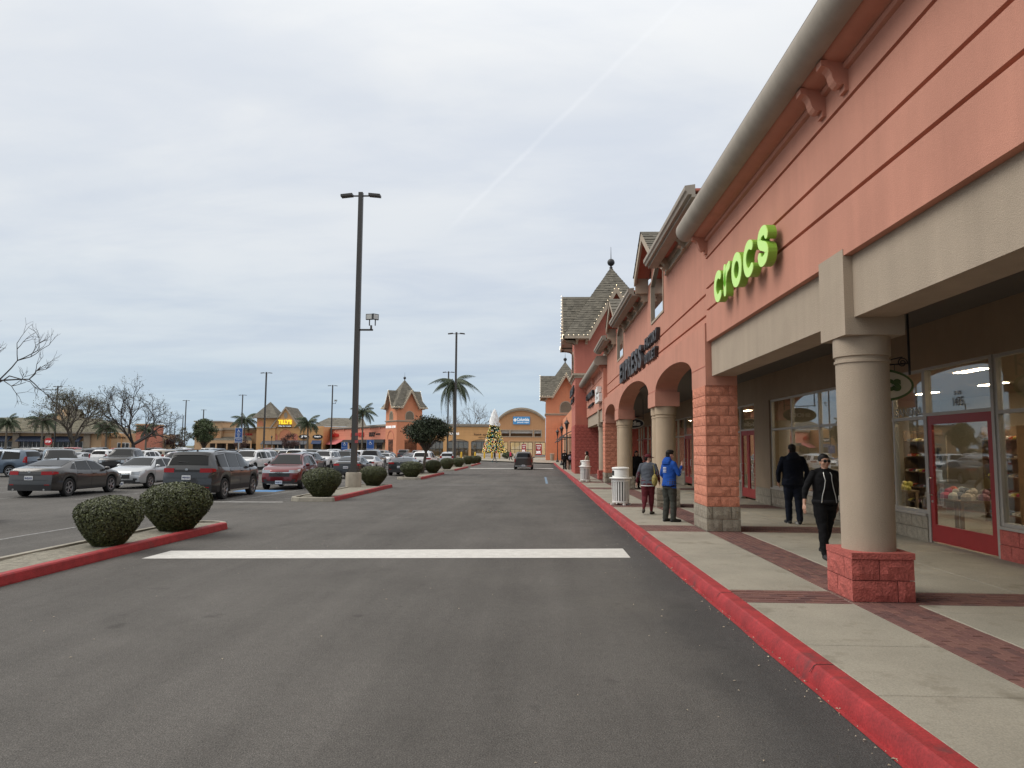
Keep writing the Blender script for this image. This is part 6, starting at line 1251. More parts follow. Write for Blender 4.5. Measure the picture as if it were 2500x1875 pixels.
def leafy(lab, name, x, y, zt, w, h, trunk_h, seed, material, n, sz, lumps=26, lean=(0, 0), rad=.11, bark=None):
    zb = gz(y) + .05; t = thing(name, lab, 'tree', (x, y, zb)); rn = random.Random(seed); cz = zt - h / 2 - zb; pts = []
    th = MB(); top = Vector((lean[0], lean[1], trunk_h)); th.tube([(0, 0, -.1), tuple(top * .5), tuple(top)], [rad * 1.2, rad, rad * .9], 9)
    cs = []
    for i in range(lumps):
        a = rn.random() * 2 * PI; e = rn.uniform(-.75, 1); rr = math.sqrt(max(0, 1 - e * e)) * rn.uniform(.45, .98); c = Vector((lean[0] + math.cos(a) * rr * w / 2 * .82, lean[1] + math.sin(a) * rr * w / 2 * .82, cz + e * h / 2 * .74)); cs.append((c, rn.uniform(.18, .31) * w * .62)); th.tube([tuple(top * rn.uniform(.85, 1)), tuple((top + c) / 2 + Vector((0, 0, -.1))), tuple(c)], [rad * .45, rad * .25, rad * .1], 5, cap=False)
    obj('trunk', th, bark or M_BARK, t, local=True, smooth=60)
    for i in range(n):
        c, r_ = rn.choice(cs); v = Vector((rn.gauss(0, 1), rn.gauss(0, 1), rn.gauss(0, 1))).normalized() * r_ * rn.random() ** .45; pts.append(tuple(c + Vector((v.x, v.y, v.z * .85))))
    o = bpy.data.objects.new('crown', leaves(pts, sz, seed, material, 'crown', jitter=.05)); COL.objects.link(o); o.parent = t; o['kind'] = 'stuff'; return t
leafy('small dark street tree with round crown leaning over the third island', 'street_tree', -8.95, 54.6, 3.95, 4.1, 1.65, 1.9, 3, M_DGREEN, 13000, .085, 34, lean=(.28, 0), rad=.11)
leafy('leafy mid green tree standing before the tall tan block', 'green_tree', -72.5, 152, 7.9, 5.6, 6.4, 1.5, 8, M_GREEN2, 9000, .18, 60)
leafy('thin half bare tree left of the leafy green tree', 'thin_tree', -79, 156, 6.6, 3.4, 5.4, 1.3, 9, M_OLIVE, 900, .15, 14)
leafy('purple bare shrubby tree under the receding posts', 'purple_shrub', -83, 160, 4.6, 5.2, 3.9, .8, 10, M_PURPLE, 3800, .13, 24, bark=M_BARKD)
leafy('dark bare bushy tree before the ochre gabled store', 'dark_bush', -54.8, 155, 4.7, 4.6, 3.6, 1.2, 11, M_PURPLE, 3200, .11, 22, bark=M_BARKD)
leafy('small brown bush tree before the flat tan store', 'dark_bush', -70, 165, 3.6, 4, 2.6, .8, 13, M_PURPLE, 1800, .11, 16, bark=M_BARKD)
leafy('low green planting beside the fenced decorated tree', 'planting', -5.9, 132, 1.25, 2.4, 1.6, .3, 14, M_GREEN2, 2500, .09, 16)
tree('leafless tree showing above the ochre row', 31, (-16.5, 180, -.3), 3.4, (45, 80), 5, 3, .2, 4.0, M_BARK, kids=(2, 3), ang=(20, 45)); tree('second smaller leafless tree above the ochre row', 33, (-22, 185, -.3), 2.8, (45, 80), 5, 3, .18, 3.6, M_BARK, kids=(2, 3), ang=(20, 45))
# palms
M_PALMT = mat('palm_trunk', (.17, .145, .115), .95, var=.2, vscale=8, bump=.6, bscale=25); M_PALM = mat('palm_leaf', (.055, .075, .036), .55, var=.35, vscale=3, spec=.4, attr=True); M_PALMD = mat('palm_skirt', (.15, .12, .075), .95, var=.3)
def frond(seed, L_, n=84, droop=1.0):
    rn = random.Random(seed); mb = MB(); mb.tone = []; sp = [Vector((L_ * (u - .12 * droop * u ** 3), 0, L_ * (.42 * u - .78 * droop * u ** 2.1))) for u in np.linspace(0, 1, n)]
    for i in range(3, n):
        p = sp[i]; tg = (sp[i] - sp[i - 1]).normalized(); u = i / n; ll = L_ * .30 * math.sin(PI * min(1, u * .9 + .12)) ** .7 * rn.uniform(.8, 1.1)
        for s in (-1, 1):
            d = (Vector((0, s, 0)) * .62 + tg * .62 + Vector((0, 0, -.5 - .9 * u * droop + rn.uniform(-.35, .2)))).normalized(); w = tg * .013 * L_ / 2.5
            e = p + d * ll + Vector((0, 0, -ll * .28)); m_ = p + d * ll * .55
            mb.v += [tuple(p - w), tuple(p + w), tuple(m_ + w), tuple(m_ - w), tuple(e)]; k = len(mb.v) - 5; mb.f += [(k, k + 1, k + 2, k + 3), (k + 3, k + 2, k + 4)]; mb.m += [0, 0]; tn = rn.uniform(.6, 1.5); mb.tone += [tn, tn * .85]
    k0 = len(mb.f); mb.tube([tuple(p) for p in sp[::6]], [.03 * (1 - .8 * i / len(sp[::6])) for i in range(len(sp[::6]))], 4); mb.tone += [.9] * (len(mb.f) - k0)
    return mb.mesh('frond', M_PALM)
def palm(x, y, zc, L_, lab, nf=20, seed=1, trunk=.17, lean=0.0, bias=None, droop=1.0):
    zb = gz(y); t = thing('palm_tree', lab, 'palm tree', (x, y, zb), group='palm trees around the car park'); rn = random.Random(seed); H_ = zc - zb
    mb = MB(); mb.tube([(0, 0, -.1), (lean * .35, 0, H_ * .5), (lean, 0, H_)], [trunk * 1.25, trunk, trunk * .85], 12); obj('trunk', mb, M_PALMT, t, local=True, smooth=60)
    mb = MB(); mb.lathe([(trunk * .9, H_ - 1.0), (trunk * 1.7, H_ - .55), (trunk * 1.5, H_ - .1), (trunk * .5, H_ + .2)], (lean, 0, 0), 10); obj('crown_base', mb, M_PALMD, t, local=True, smooth=60)
    fm = [frond(seed * 10 + i, L_, droop=droop * (.85, 1.0, 1.2)[i]) for i in range(3)]
    for i in range(nf):
        o = bpy.data.objects.new('frond', fm[i % 3]); COL.objects.link(o); o.parent = t; a = i * 2.399 + rn.uniform(-.2, .2); tilt = R(-55 + 95 * (i / nf) + rn.uniform(-8, 8)); s = rn.uniform(.85, 1.1)
        if bias is not None and math.cos(a - bias[0]) < bias[1]: s *= .7
        o.location = (lean, 0, H_); o.rotation_euler = (0, tilt, a); o.scale = (s, s, s)
palm(-10.1, 84.5, 9.3, 2.95, 'big palm with drooping fronds behind the second lamp post', 24, 3, .17, -.1, None, 1.5)
palm(-42.0, 168, 9.8, 3.9, 'tall palm before the salmon row of shops', 18, 4, .2); palm(-52.5, 160, 7.0, 3.4, 'palm at the right end of the ochre gabled store', 22, 5, .2); palm(-80.5, 192, 8.6, 4.2, 'palm behind the blue parking sign, over the flat tan store', 20, 6, .2); palm(-112, 146, 6.4, 3.0, 'palm at the far left before the hipped roof', 22, 7, .18); palm(-100, 140, 6.6, 3.4, 'palm behind the grey olive tree', 20, 8, .18); palm(-90.5, 146, 5.4, 3.2, 'palm before the tan store with curved parapet', 22, 9, .18); palm(-82, 146, 4.8, 2.8, 'low palm right of the bare spreading tree', 20, 10, .18)

# ------------------------------------------------------------------ decorated tree with fence
def xmas():
    x, y = -8.75, 138.0; zb = gz(138); t = thing('christmas_tree', 'tall decorated tree with coloured baubles and white swirled top at the end of the lane', 'christmas tree', (x, y, zb)); rn = random.Random(6); H0, H1, R0 = 1.25, 7.0, 2.25
    rad = lambda z: .62 + (R0 - .62) * (1 - (z - H0) / (H1 - H0)) ** .92
    pts = []
    for i in range(9000): u = 1 - math.sqrt(rn.random()); z = H0 + (H1 - H0) * u; a = rn.random() * 2 * PI; r_ = rad(z) * rn.uniform(.82, 1.03); pts.append((r_ * math.cos(a), r_ * math.sin(a), z))
    o = bpy.data.objects.new('branches', leaves(pts, .13, 3, mat('fir_green', (.022, .042, .018), .7, var=.3, attr=True), 'branches', jitter=.04)); COL.objects.link(o); o.parent = t; o['kind'] = 'stuff'
    mb = MB(); mb.lathe([(1.7, H0), (.45, H1)], n=16); obj('inner_cone', mb, M_LEAFIN, t, local=True); mb = MB(); mb.tube([(0, 0, -.1), (0, 0, H0)], .3, 8); obj('trunk', mb, M_BARK, t, local=True)
    for nm, c, n, s, em in (('gold', (.75, .50, .10), 150, .14, .25), ('silver', (.62, .62, .55), 60, .14, .1), ('teal', (.10, .33, .33), 70, .16, .05), ('rose', (.62, .20, .16), 60, .16, .08), ('lime', (.45, .50, .08), 60, .15, .12)):
        mb = MB()
        for i in range(n): u = 1 - math.sqrt(rn.random()); z = H0 + .05 + (H1 - H0) * .98 * u; a = rn.uniform(PI * .95, PI * 2.05); r_ = rad(z) * 1.02; mb.ball((r_ * math.cos(a), r_ * math.sin(a), z), s * rn.uniform(.55, 1.05), 8, 5)
        obj(nm + '_baubles', mb, mat('bauble_' + nm, c, .22, metal=.5, var=0), t, local=True, kind='stuff', smooth=60)
    mb = MB()
    for i in range(330): u = 1 - math.sqrt(rn.random()); z = H0 + (H1 - H0) * u; a = rn.uniform(PI * .95, PI * 2.05); r_ = rad(z) * 1.04; mb.ball((r_ * math.cos(a), r_ * math.sin(a), z), .042, 5, 3)
    obj('lights', mb, mat('tree_light', (1, .8, .4), .4, var=0, emit=((1, .72, .28), 1.7)), t, local=True, kind='stuff')
    mb = MB(); vs = []; n, k = 24, 40
    for i in range(k + 1):
        u = i / k; z = 6.55 + 3.15 * u; r_ = .98 * (1 - u) ** .62
        for j in range(n): a = 2 * PI * j / n; q = r_ * (1 + .24 * math.sin(5 * a + u * 16) + .05 * math.sin(17 * a + 9 * u)); vs.append((q * math.cos(a), q * math.sin(a), z - .25 * math.sin(a + 2.2) * (1 - u)))
    mb.add(vs, [(i * n + j, i * n + (j + 1) % n, (i + 1) * n + (j + 1) % n, (i + 1) * n + j) for i in range(k) for j in range(n)]); obj('white_swirl_top', mb, mat('snow_white', (.80, .80, .79), .7, var=.04), t, local=True, smooth=60)
    f = thing('picket_fence', 'white picket fence round the decorated tree', 'fence', (x, y - 2.6, zb)); pk = MB(); pk.add([(-.045, 0, .06), (.045, 0, .06), (.045, 0, 1.1), (0, 0, 1.2), (-.045, 0, 1.1)] + [(-.045, .025, .06), (.045, .025, .06), (.045, .025, 1.1), (0, .025, 1.2), (-.045, .025, 1.1)], [(0, 1, 2, 3, 4), (9, 8, 7, 6, 5)] + [(i, (i + 1) % 5, 5 + (i + 1) % 5, 5 + i) for i in range(5)]); pm = pk.mesh('picket', M_WHITEP)
    for i in range(44): o = bpy.data.objects.new('picket', pm); COL.objects.link(o); o.parent = f; o.location = (-3.2 + i * .17, 0, 0)
    for z in (.3, .85): mb = MB(); mb.box((-3.3, .026, z), (4.4, .06, z + .09)); obj('rail', mb, M_WHITEP, f, local=True)
    mb = MB(); mb.box((4.4, .02, .05), (7.2, .05, 1.15)); obj('solid_panel', mb, M_WHITEP, f, local=True)
    yl = mat('bollard_yellow', (.62, .38, .02), .5, var=.1, vscale=5)
    for i, xx in enumerate((-10.35, -8.95, -7.5, -12.1, -14.7)):
        t2 = thing('bollard', ('yellow bollard left of the walking pedestrian', 'yellow bollard just beside the walking pedestrian', 'yellow bollard right of the walking pedestrian', 'yellow bollard at the left end of the picket fence', 'yellow bollard behind the far shrubs, by the ochre row')[i], 'bollard', (xx, 134.4, zb), group='yellow bollards'); mb = MB(); mb.lathe([(.17, 0), (.17, 1.2), (.14, 1.3), (.02, 1.36)], n=12); obj('post', mb, yl, t2, local=True, smooth=40)
xmas()
mb = MB(); rn = random.Random(2)
for i in range(60): x = -600 + i * 10 + rn.uniform(-4, 4); mb.ball((x, 650 + rn.uniform(0, 60), 1.0), rn.uniform(3, 6), 8, 5, (1.6, .6, .55))
o = obj('distant_trees', mb, mat('far_trees', (.055, .06, .04), .95, var=.2, vscale=.05)); tag(o, 'low dark line of distant trees and fields on the horizon', 'trees', kind='stuff')
# ------------------------------------------------------------------ cars
M_TYRE = mat('tyre', (.018, .018, .018), .85, var=.1); M_RIM = mat('alloy_rim', (.42, .42, .43), .35, metal=.8, var=.03); M_RIMD = mat('rim_back', (.03, .03, .03), .7, var=0)
M_CGL = mat('car_glass', (.008, .009, .010), .05, var=0, spec=.26); M_TRIM = mat('car_trim', (.018, .018, .019), .6, var=.05); M_UNDER = mat('car_under', (.012, .012, .012), .95, var=0)
M_TAIL = mat('tail_lamp', (.30, .006, .008), .25, var=.0, spec=.35); M_HEAD = mat('head_lamp', (.45, .46, .47), .12, metal=.4, var=0, coat=.8); M_PLATE = mat('number_plate', (.70, .71, .72), .5, var=.03); M_PLTX = mat('plate_blue', (.03, .05, .16), .6, var=0); M_CHROME = mat('chrome', (.62, .62, .62), .15, metal=1, var=0); M_GAP = mat('panel_gap', (.006, .006, .006), .9, var=0)
PAINT = {}
def paint(c):
    cols = {'dark grey': (.042, .042, .044), 'grey': (.13, .135, .14), 'black': (.010, .010, .011), 'white': (.74, .74, .73), 'silver': (.47, .48, .49), 'dark red': (.14, .010, .014), 'red': (.33, .02, .02), 'blue grey': (.075, .105, .145), 'dark blue': (.012, .025, .065), 'charcoal': (.030, .031, .033), 'tan': (.28, .24, .18), 'brown grey': (.058, .053, .050), 'blue': (.03, .08, .22)}
    if c not in PAINT: PAINT[c] = mat('paint_' + c.replace(' ', '_'), cols[c], .32, metal=0 if c in ('white', 'black', 'red') else .45, var=.02, coat=.9, spec=.35)
    return PAINT[c]
KIND = {
 'sedan': dict(L=4.88, W=1.84, top=[(-2.44, .97), (-2.38, 1.08), (-1.72, 1.145), (-.95, 1.375), (-.35, 1.44), (.2, 1.43), (.55, 1.375), (1.22, 1.03), (1.9, .93), (2.3, .80), (2.44, .66)], belt=[(-2.4, .99), (0, .94), (2.4, .9)], ax=(-1.42, 1.40), R=.345, roof=.61,
    ws=(.53, 1.18), rw=(-1.68, -.86), side=[[(.0, .985), (.98, .965), (.50, 1.30), (.0, 1.355)], [(-.95, 1.01), (-.07, .985), (-.07, 1.355), (-.78, 1.325)], [(-1.32, 1.06), (-1.02, 1.02), (-.88, 1.27), (-1.02, 1.24)]], tail=(.46, .97, .84, .97, .34), head=(.48, .95, .66, .78, .36), grille=(.42, .48, .66), plate=(.80, .36), sills=.06, lean=(.12, .1)),
 'compact': dict(L=4.6, W=1.79, top=[(-2.3, .98), (-2.24, 1.1), (-1.68, 1.18), (-.95, 1.41), (-.35, 1.47), (.2, 1.46), (.5, 1.41), (1.20, 1.04), (1.8, .95), (2.15, .82), (2.3, .66)], belt=[(-2.3, .99), (0, .95), (2.3, .91)], ax=(-1.34, 1.34), R=.325, roof=.60,
    ws=(.50, 1.17), rw=(-1.64, -.86), side=[[(.0, .99), (.98, .97), (.48, 1.33), (.0, 1.38)], [(-.95, 1.01), (-.07, .99), (-.07, 1.38), (-.78, 1.35)]], tail=(.5, .95, .86, 1.0, .28), head=(.5, .95, .66, .80, .42), grille=(.44, .48, .72), plate=(.80, .34), sills=.05, lean=(.1, .12)),
 'suv': dict(L=5.0, W=1.99, top=[(-2.5, 1.06), (-2.46, 1.22), (-2.2, 1.66), (-2.02, 1.74), (-.8, 1.80), (.3, 1.78), (.65, 1.72), (1.32, 1.24), (2.1, 1.15), (2.4, 1.02), (2.5, .86)], belt=[(-2.5, 1.14), (2.5, 1.08)], ax=(-1.42, 1.46), R=.385, roof=.72,
    ws=(.63, 1.28), rw=(-2.43, -2.21), side=[[(.05, 1.16), (1.05, 1.15), (.62, 1.58), (.05, 1.65)], [(-1.0, 1.17), (-.03, 1.16), (-.03, 1.65), (-1.0, 1.67)], [(-1.95, 1.21), (-1.14, 1.18), (-1.14, 1.64), (-1.88, 1.60)]], tail=(.46, .97, 1.00, 1.15, .30), head=(.5, .95, .86, .99, .34), grille=(.46, .62, .92), plate=(.90, .48), sills=.16, lean=(.06, .08), clad=True),
 'crossover': dict(L=4.6, W=1.85, top=[(-2.3, .99), (-2.26, 1.12), (-1.95, 1.5), (-1.7, 1.6), (-.6, 1.68), (.2, 1.66), (.5, 1.60), (1.2, 1.14), (1.85, 1.05), (2.18, .93), (2.3, .78)], belt=[(-2.3, 1.1), (2.3, 1.0)], ax=(-1.32, 1.34), R=.36, roof=.65,
    ws=(.48, 1.16), rw=(-2.22, -1.95), side=[[(.02, 1.08), (.98, 1.06), (.48, 1.47), (.02, 1.54)], [(-.92, 1.10), (-.05, 1.08), (-.05, 1.54), (-.85, 1.54)], [(-1.65, 1.15), (-1.02, 1.11), (-.98, 1.53), (-1.40, 1.47)]], tail=(.62, .97, .95, 1.2, .26), head=(.46, .96, .78, .92, .42), grille=(.5, .62, .84), plate=(.84, .44), sills=.16, lean=(.08, .12), clad=True),
 'truck': dict(L=5.85, W=2.03, top=[(-2.92, 1.18), (-2.90, 1.22), (-1.02, 1.24), (-.90, 1.55), (-.76, 1.85), (0, 1.9), (.5, 1.88), (.76, 1.8), (1.36, 1.32), (2.6, 1.24), (2.85, 1.12), (2.92, .95)], belt=[(-2.9, 1.2), (2.9, 1.17)], ax=(-1.75, 1.85), R=.40, roof=.70,
    ws=(.74, 1.32), rw=(-.98, -.78), side=[[(.12, 1.25), (1.05, 1.24), (.72, 1.68), (.12, 1.74)], [(-.72, 1.26), (.02, 1.25), (.02, 1.74), (-.62, 1.72)]], tail=(.80, .98, .82, 1.14, .16), head=(.58, .96, .90, 1.08, .2), grille=(.54, .72, 1.06), plate=(.66, .62), sills=.14, lean=(.0, .05)),
 'canopy_truck': dict(L=5.6, W=1.95, top=[(-2.8, 1.16), (-2.77, 1.22), (-2.62, 1.72), (-2.45, 1.80), (0, 1.83), (.5, 1.80), (.72, 1.74), (1.3, 1.28), (2.5, 1.18), (2.72, 1.05), (2.8, .9)], belt=[(-2.8, 1.16), (2.8, 1.13)], ax=(-1.65, 1.72), R=.39, roof=.72,
    ws=(.72, 1.26), rw=(-2.755, -2.62), side=[[(.12, 1.2), (1.0, 1.19), (.68, 1.62), (.12, 1.68)], [(-.72, 1.21), (.02, 1.2), (.02, 1.68), (-.7, 1.68)], [(-2.3, 1.3), (-1.0, 1.28), (-1.0, 1.66), (-2.3, 1.64)]], tail=(.82, .98, .78, 1.12, .14), head=(.58, .96, .82, 1.0, .2), grille=(.54, .66, 1.0), plate=(.52, .55), sills=.1, lean=(.0, .05), clad=True, rearbump=True),
 'minivan': dict(L=5.15, W=2.0, top=[(-2.57, 1.02), (-2.5, 1.22), (-2.28, 1.62), (-1.95, 1.72), (0, 1.75), (.5, 1.70), (.8, 1.58), (1.62, 1.14), (2.3, .97), (2.57, .76)], belt=[(-2.5, 1.06), (2.5, 1.0)], ax=(-1.55, 1.48), R=.35, roof=.70,
    ws=(.78, 1.56), rw=(-2.46, -2.28), side=[[(.35, 1.08), (1.4, 1.06), (.72, 1.5), (.35, 1.58)], [(-.85, 1.1), (.25, 1.08), (.25, 1.59), (-.85, 1.62)], [(-2.1, 1.14), (-.97, 1.1), (-.97, 1.62), (-2.0, 1.55)]], tail=(.74, .97, .9, 1.3, .2), head=(.5, .95, .72, .86, .4), grille=(.42, .52, .72), plate=(.84, .4), sills=.06, lean=(.05, .1)),
 'coupe': dict(L=4.78, W=1.90, top=[(-2.39, .99), (-2.35, 1.06), (-1.72, 1.07), (-.72, 1.30), (-.2, 1.35), (.2, 1.33), (.98, 1.0), (2.1, .89), (2.3, .78), (2.39, .64)], belt=[(-2.39, 1.02), (0, .96), (2.39, .9)], ax=(-1.40, 1.42), R=.36, roof=.58,
    ws=(.22, .94), rw=(-1.68, -.74), side=[[(-.6, 1.01), (.72, .97), (.22, 1.23), (-.42, 1.26)]], tail=(.42, .92, .86, .99, .0), head=(.5, .92, .64, .76, .2), grille=(.5, .50, .68), plate=(.72, .36), sills=.06, lean=(.05, .08)),
}
CARMESH = {}
def wheel_meshes(Rr):
    def roll(mb): mb.v = [(x, z, -y) for x, y, z in mb.v]; return mb   # lathe axis Z -> axis Y (outer side at +Y)
    t = MB(); ri = Rr * .66; t.lathe([(ri, -.1), (Rr * .93, -.11), (Rr, -.085), (Rr, .085), (Rr * .93, .11), (ri, .10), (ri, -.1)], n=24, cap=False); tm = roll(t).mesh('tyre', M_TYRE, smooth=35)
    r_ = MB(); r_.lathe([(ri + .004, -.1), (ri + .004, .098), (ri - .02, .10), (ri - .03, .06)], n=24, cap=False, mi=0); r_.lathe([(ri, .02), (.0, .025)], n=20, mi=1, cap=False)
    for i in range(5):
        for s in (-.13, .13):
            a = 2 * PI * i / 5 + s; b = 2 * PI * i / 5 + s * .5; p0 = np.array([.05 * math.cos(b), .05 * math.sin(b), .07]); p1 = np.array([(ri - .01) * math.cos(a), (ri - .01) * math.sin(a), .085]); d = p1 - p0; n_ = np.array([-d[1], d[0], 0]); n_ /= np.linalg.norm(n_); r_.obox((p0 + p1) / 2, d / 2, n_ * .014, (0, 0, .015), 0)
    r_.lathe([(.06, .05), (.055, .09), (.0, .095)], n=12, mi=0, cap=False)
    return tm, roll(r_).mesh('rim', [M_RIM, M_RIMD], smooth=35)
def car_meshes(kind):
    if kind in CARMESH: return CARMESH[kind]
    K = KIND[kind]; L_, W_ = K['L'], K['W']; hw = W_ / 2; xf = L_ / 2; tx, tz_ = zip(*K['top']); bx, bz = zip(*K['belt'])
    zr = .22 + K['sills'] * .3
    # rounded profile: dense linear interpolation, lightly smoothed
    gx = np.linspace(-xf, xf, 401); gt = np.interp(gx, tx, tz_)
    for _ in range(14): gt[1:-1] = (gt[:-2] + 2 * gt[1:-1] + gt[2:]) / 4
    ztop = lambda x: float(np.interp(x, gx, gt)); Rr = K['R']; Ra = Rr + .055; zax = Rr - .005
    def zbot(x):
        z = zr
        for a in K['ax']:
            d = Ra * Ra - (x - a) ** 2
            if d > 0: z = max(z, zax + math.sqrt(d))
        e = max(0, abs(x) - (xf - .45)) / .45
        return z + .06 * e * e if z == zr else z
    def plan(x):
        e = max(0, abs(x) - (xf - 1.1)) / 1.1; return hw * (1 - .13 * e ** 2.4)
    def ring(x):
        zt = ztop(x); zb = zbot(x); zbelt = min(float(np.interp(x, bx, bz)), zt - .075); w = plan(x); f = min(1, max(0, (zt - zbelt - .1) / .38)); wr = w * .93 + (K['roof'] * hw / .92 * .92 / .92 - w * .93) * f if False else w * .90 + (K['roof'] * 1.0 * min(1, w / hw) - w * .90) * f
        h = zbelt - zb; ed = .035 + .035 * f
        return np.array([(0, zb), (.55 * w, zb), (.93 * w, zb), (.972 * w, zb + min(.045, .1 * h + .01)), (.985 * w, zb + .30 * h), (1.0 * w, zb + .62 * h), (.992 * w, zb + .82 * h), (.962 * w, zbelt), (.955 * w + (wr - .955 * w) * .5, zbelt + (zt - ed - zbelt) * .5), (wr, zt - ed), (wr * .88, zt - ed * .3), (wr * .5, zt - .004), (0, zt)])
    def sy(x, z): r_ = ring(x); return float(np.interp(z, r_[3:10, 1], r_[3:10, 0]))
    def tzy(x, y): r_ = ring(x)[9:]; return float(np.interp(abs(y), r_[::-1, 0], r_[::-1, 1]))
    ln_r, ln_f = K['lean']
    def T(p):
        x, y, z = p; 
        if x > xf - .8: d = min(1.3, (x - xf + .8) / .8); x -= d * d * (.20 * (abs(y) / hw) ** 2.3 + ln_f * max(0, z - .55))
        if x < -xf + .7: d = min(1.3, (-xf + .7 - x) / .7); x += d * d * (.13 * (abs(y) / hw) ** 2.3 + ln_r * max(0, z - .6))
        return (x, y, z)
    xs = set(np.linspace(-xf, xf, 62).tolist()) | set(x for x, _ in K['top'])
    for a in K['ax']:
        for q in np.linspace(-1, 1, 17): xs.add(a + Ra * math.sin(q * PI / 2))
        xs.add(a - Ra - .004); xs.add(a + Ra + .004)
    xs = sorted(x for x in xs if -xf <= x <= xf); body = MB(); Rg = [ring(x) for x in xs]; n = 13
    vs = []
    for x, r_ in zip(xs, Rg):
        full = [(x, y, z) for y, z in r_] + [(x, -y, z) for y, z in r_[-2:0:-1]]; vs += [T(p) for p in full]
    m_ = 24; clad = K.get('clad')
    for i in range(len(xs) - 1):
        for j in range(m_):
            jj = j if j < 12 else 23 - j; mi = 1 if jj < 2 else (2 if jj == 2 or (jj == 3 and clad) else 0); body.add([], []); body.f.append((i * m_ + j, i * m_ + (j + 1) % m_, (i + 1) * m_ + (j + 1) % m_, (i + 1) * m_ + j)); body.m.append(mi)
    body.v = vs
    for x, r_ in ((xs[0], Rg[0]), (xs[-1], Rg[-1])):
        rows = [[T((x, y * (1 - 2 * c / 8), z)) for c in range(9)] for y, z in r_[2:]]; o = len(body.v); body.v += [p for rw in rows for p in rw]
        for a in range(len(rows) - 1):
            for c in range(8): body.f.append((o + a * 9 + c, o + a * 9 + c + 1, o + (a + 1) * 9 + c + 1, o + (a + 1) * 9 + c)); body.m.append(2 if a == 0 else 0)
    P_ = [('body', body.mesh('body', [paint('grey'), M_UNDER, M_TRIM], smooth=38, weld=True), 'paint')]
    def side_patch(poly, s, off=.007, nx=6, nz=4):
        mb = MB(); a, b, c, d = [np.array(q) for q in poly]; g = []
        for j in range(nz + 1):
            for i in range(nx + 1): u, v = i / nx, j / nz; q = (a * (1 - u) + b * u) * (1 - v) + (d * (1 - u) + c * u) * v; g.append(T((q[0], s * (sy(q[0], q[1]) + off), q[1])))
        mb.add(g, [(j * (nx + 1) + i, j * (nx + 1) + i + 1, (j + 1) * (nx + 1) + i + 1, (j + 1) * (nx + 1) + i) for j in range(nz) for i in range(nx)]); return mb
    def top_patch(x0, x1, f0, f1, off=.010, nx=10, ny=10):
        mb = MB(); g = []
        for i in range(nx + 1):
            x = x0 + (x1 - x0) * i / nx; r_ = ring(x); fr = f0 + (f1 - f0) * i / nx; sl_ = (ztop(x + .01) - ztop(x - .01)) / .02; q = math.hypot(1, sl_)
            for j in range(ny + 1): y = r_[9, 0] * fr * (2 * j / ny - 1); g.append(T((x - sl_ / q * off, y, tzy(x, y) + off / q)))
        mb.add(g, [(i * (ny + 1) + j, i * (ny + 1) + j + 1, (i + 1) * (ny + 1) + j + 1, (i + 1) * (ny + 1) + j) for i in range(nx) for j in range(ny)]); return mb
    def end_patch(e, y0, y1, z0, z1, off=.008, n_=6):
        mb = MB(); g = []
        for k_ in range(3):
            z = z0 + (z1 - z0) * k_ / 2
            for i in range(n_ + 1): y = y0 + (y1 - y0) * i / n_; p = T((e * xf, y, z)); g.append((p[0] + e * off, p[1], p[2]))
        mb.add(g, [(k_ * (n_ + 1) + i, k_ * (n_ + 1) + i + 1, (k_ + 1) * (n_ + 1) + i + 1, (k_ + 1) * (n_ + 1) + i) for k_ in range(2) for i in range(n_)]); return mb
    P_.append(('windscreen', top_patch(*K['ws'], .96, .96).mesh('windscreen', M_CGL, smooth=60), None)); P_.append(('rear_window', top_patch(*K['rw'], .90, .94).mesh('rear_window', M_CGL, smooth=60), None))
    for poly in K['side']:
        for s in (-1, 1): P_.append(('side_window', side_patch(poly, s).mesh('side_window', M_CGL, smooth=60), None))
    y0, y1, z0, z1, wr_ = K['tail']
    for s in (-1, 1):
        mb = end_patch(-1, s * y0 * hw, s * plan(-xf) * .985, z0, z1)
        if wr_: sp = side_patch([(-xf + wr_, z0 + .04), (-xf + .002, z0), (-xf + .002, z1), (-xf + wr_, z1 - .02)], s, .008); mb.add(sp.v, sp.f)
        P_.append(('tail_light', mb.mesh('tail_light', M_TAIL, smooth=50, weld=True), None))
    y0, y1, z0, z1, wr_ = K['head']
    for s in (-1, 1):
        mb = end_patch(1, s * y0 * hw, s * plan(xf) * .985, z0, z1)
        if wr_: sp = side_patch([(xf - wr_, z0 + .09), (xf - .002, z0), (xf - .002, z1), (xf - wr_, z1 + .045)], s, .008); mb.add(sp.v, sp.f)
        P_.append(('headlight', mb.mesh('headlight', M_HEAD, smooth=50, weld=True), None))
    yg, z0, z1 = K['grille']; P_.append(('grille', end_patch(1, -yg * hw, yg * hw, z0, z1, .006, 10).mesh('grille', M_TRIM), None)); P_.append(('lower_intake', end_patch(1, -.72 * hw, .72 * hw, .30, .42, .007, 10).mesh('lower_intake', M_TRIM), None))
    P_.append(('chrome_bar', end_patch(1, -yg * hw, yg * hw, z1 - .055, z1 - .02, .014, 10).mesh('chrome_bar', M_CHROME), None))
    P_.append(('rear_bumper_trim', end_patch(-1, -.85 * hw, .85 * hw, zr + .07, zr + .20, .007, 12).mesh('rear_bumper_trim', M_CHROME if K.get('rearbump') else M_TRIM), None))
    gap = MB()
    for poly in K['side'][:2]:
        xa, xb = poly[0][0] - .04, poly[1][0] + .03
        for s in (-1, 1):
            for x in ((xa, xb) if poly is K['side'][0] else (xa,)):
                ztp = float(np.interp(x, bx, bz)) - .005; zlo = zbot(x) + .1
                if zlo < ztp - .1: sp = side_patch([(x - .006, zlo), (x + .006, zlo), (x + .006, ztp), (x - .006, ztp)], s, .003, 1, 5); gap.add(sp.v, sp.f)
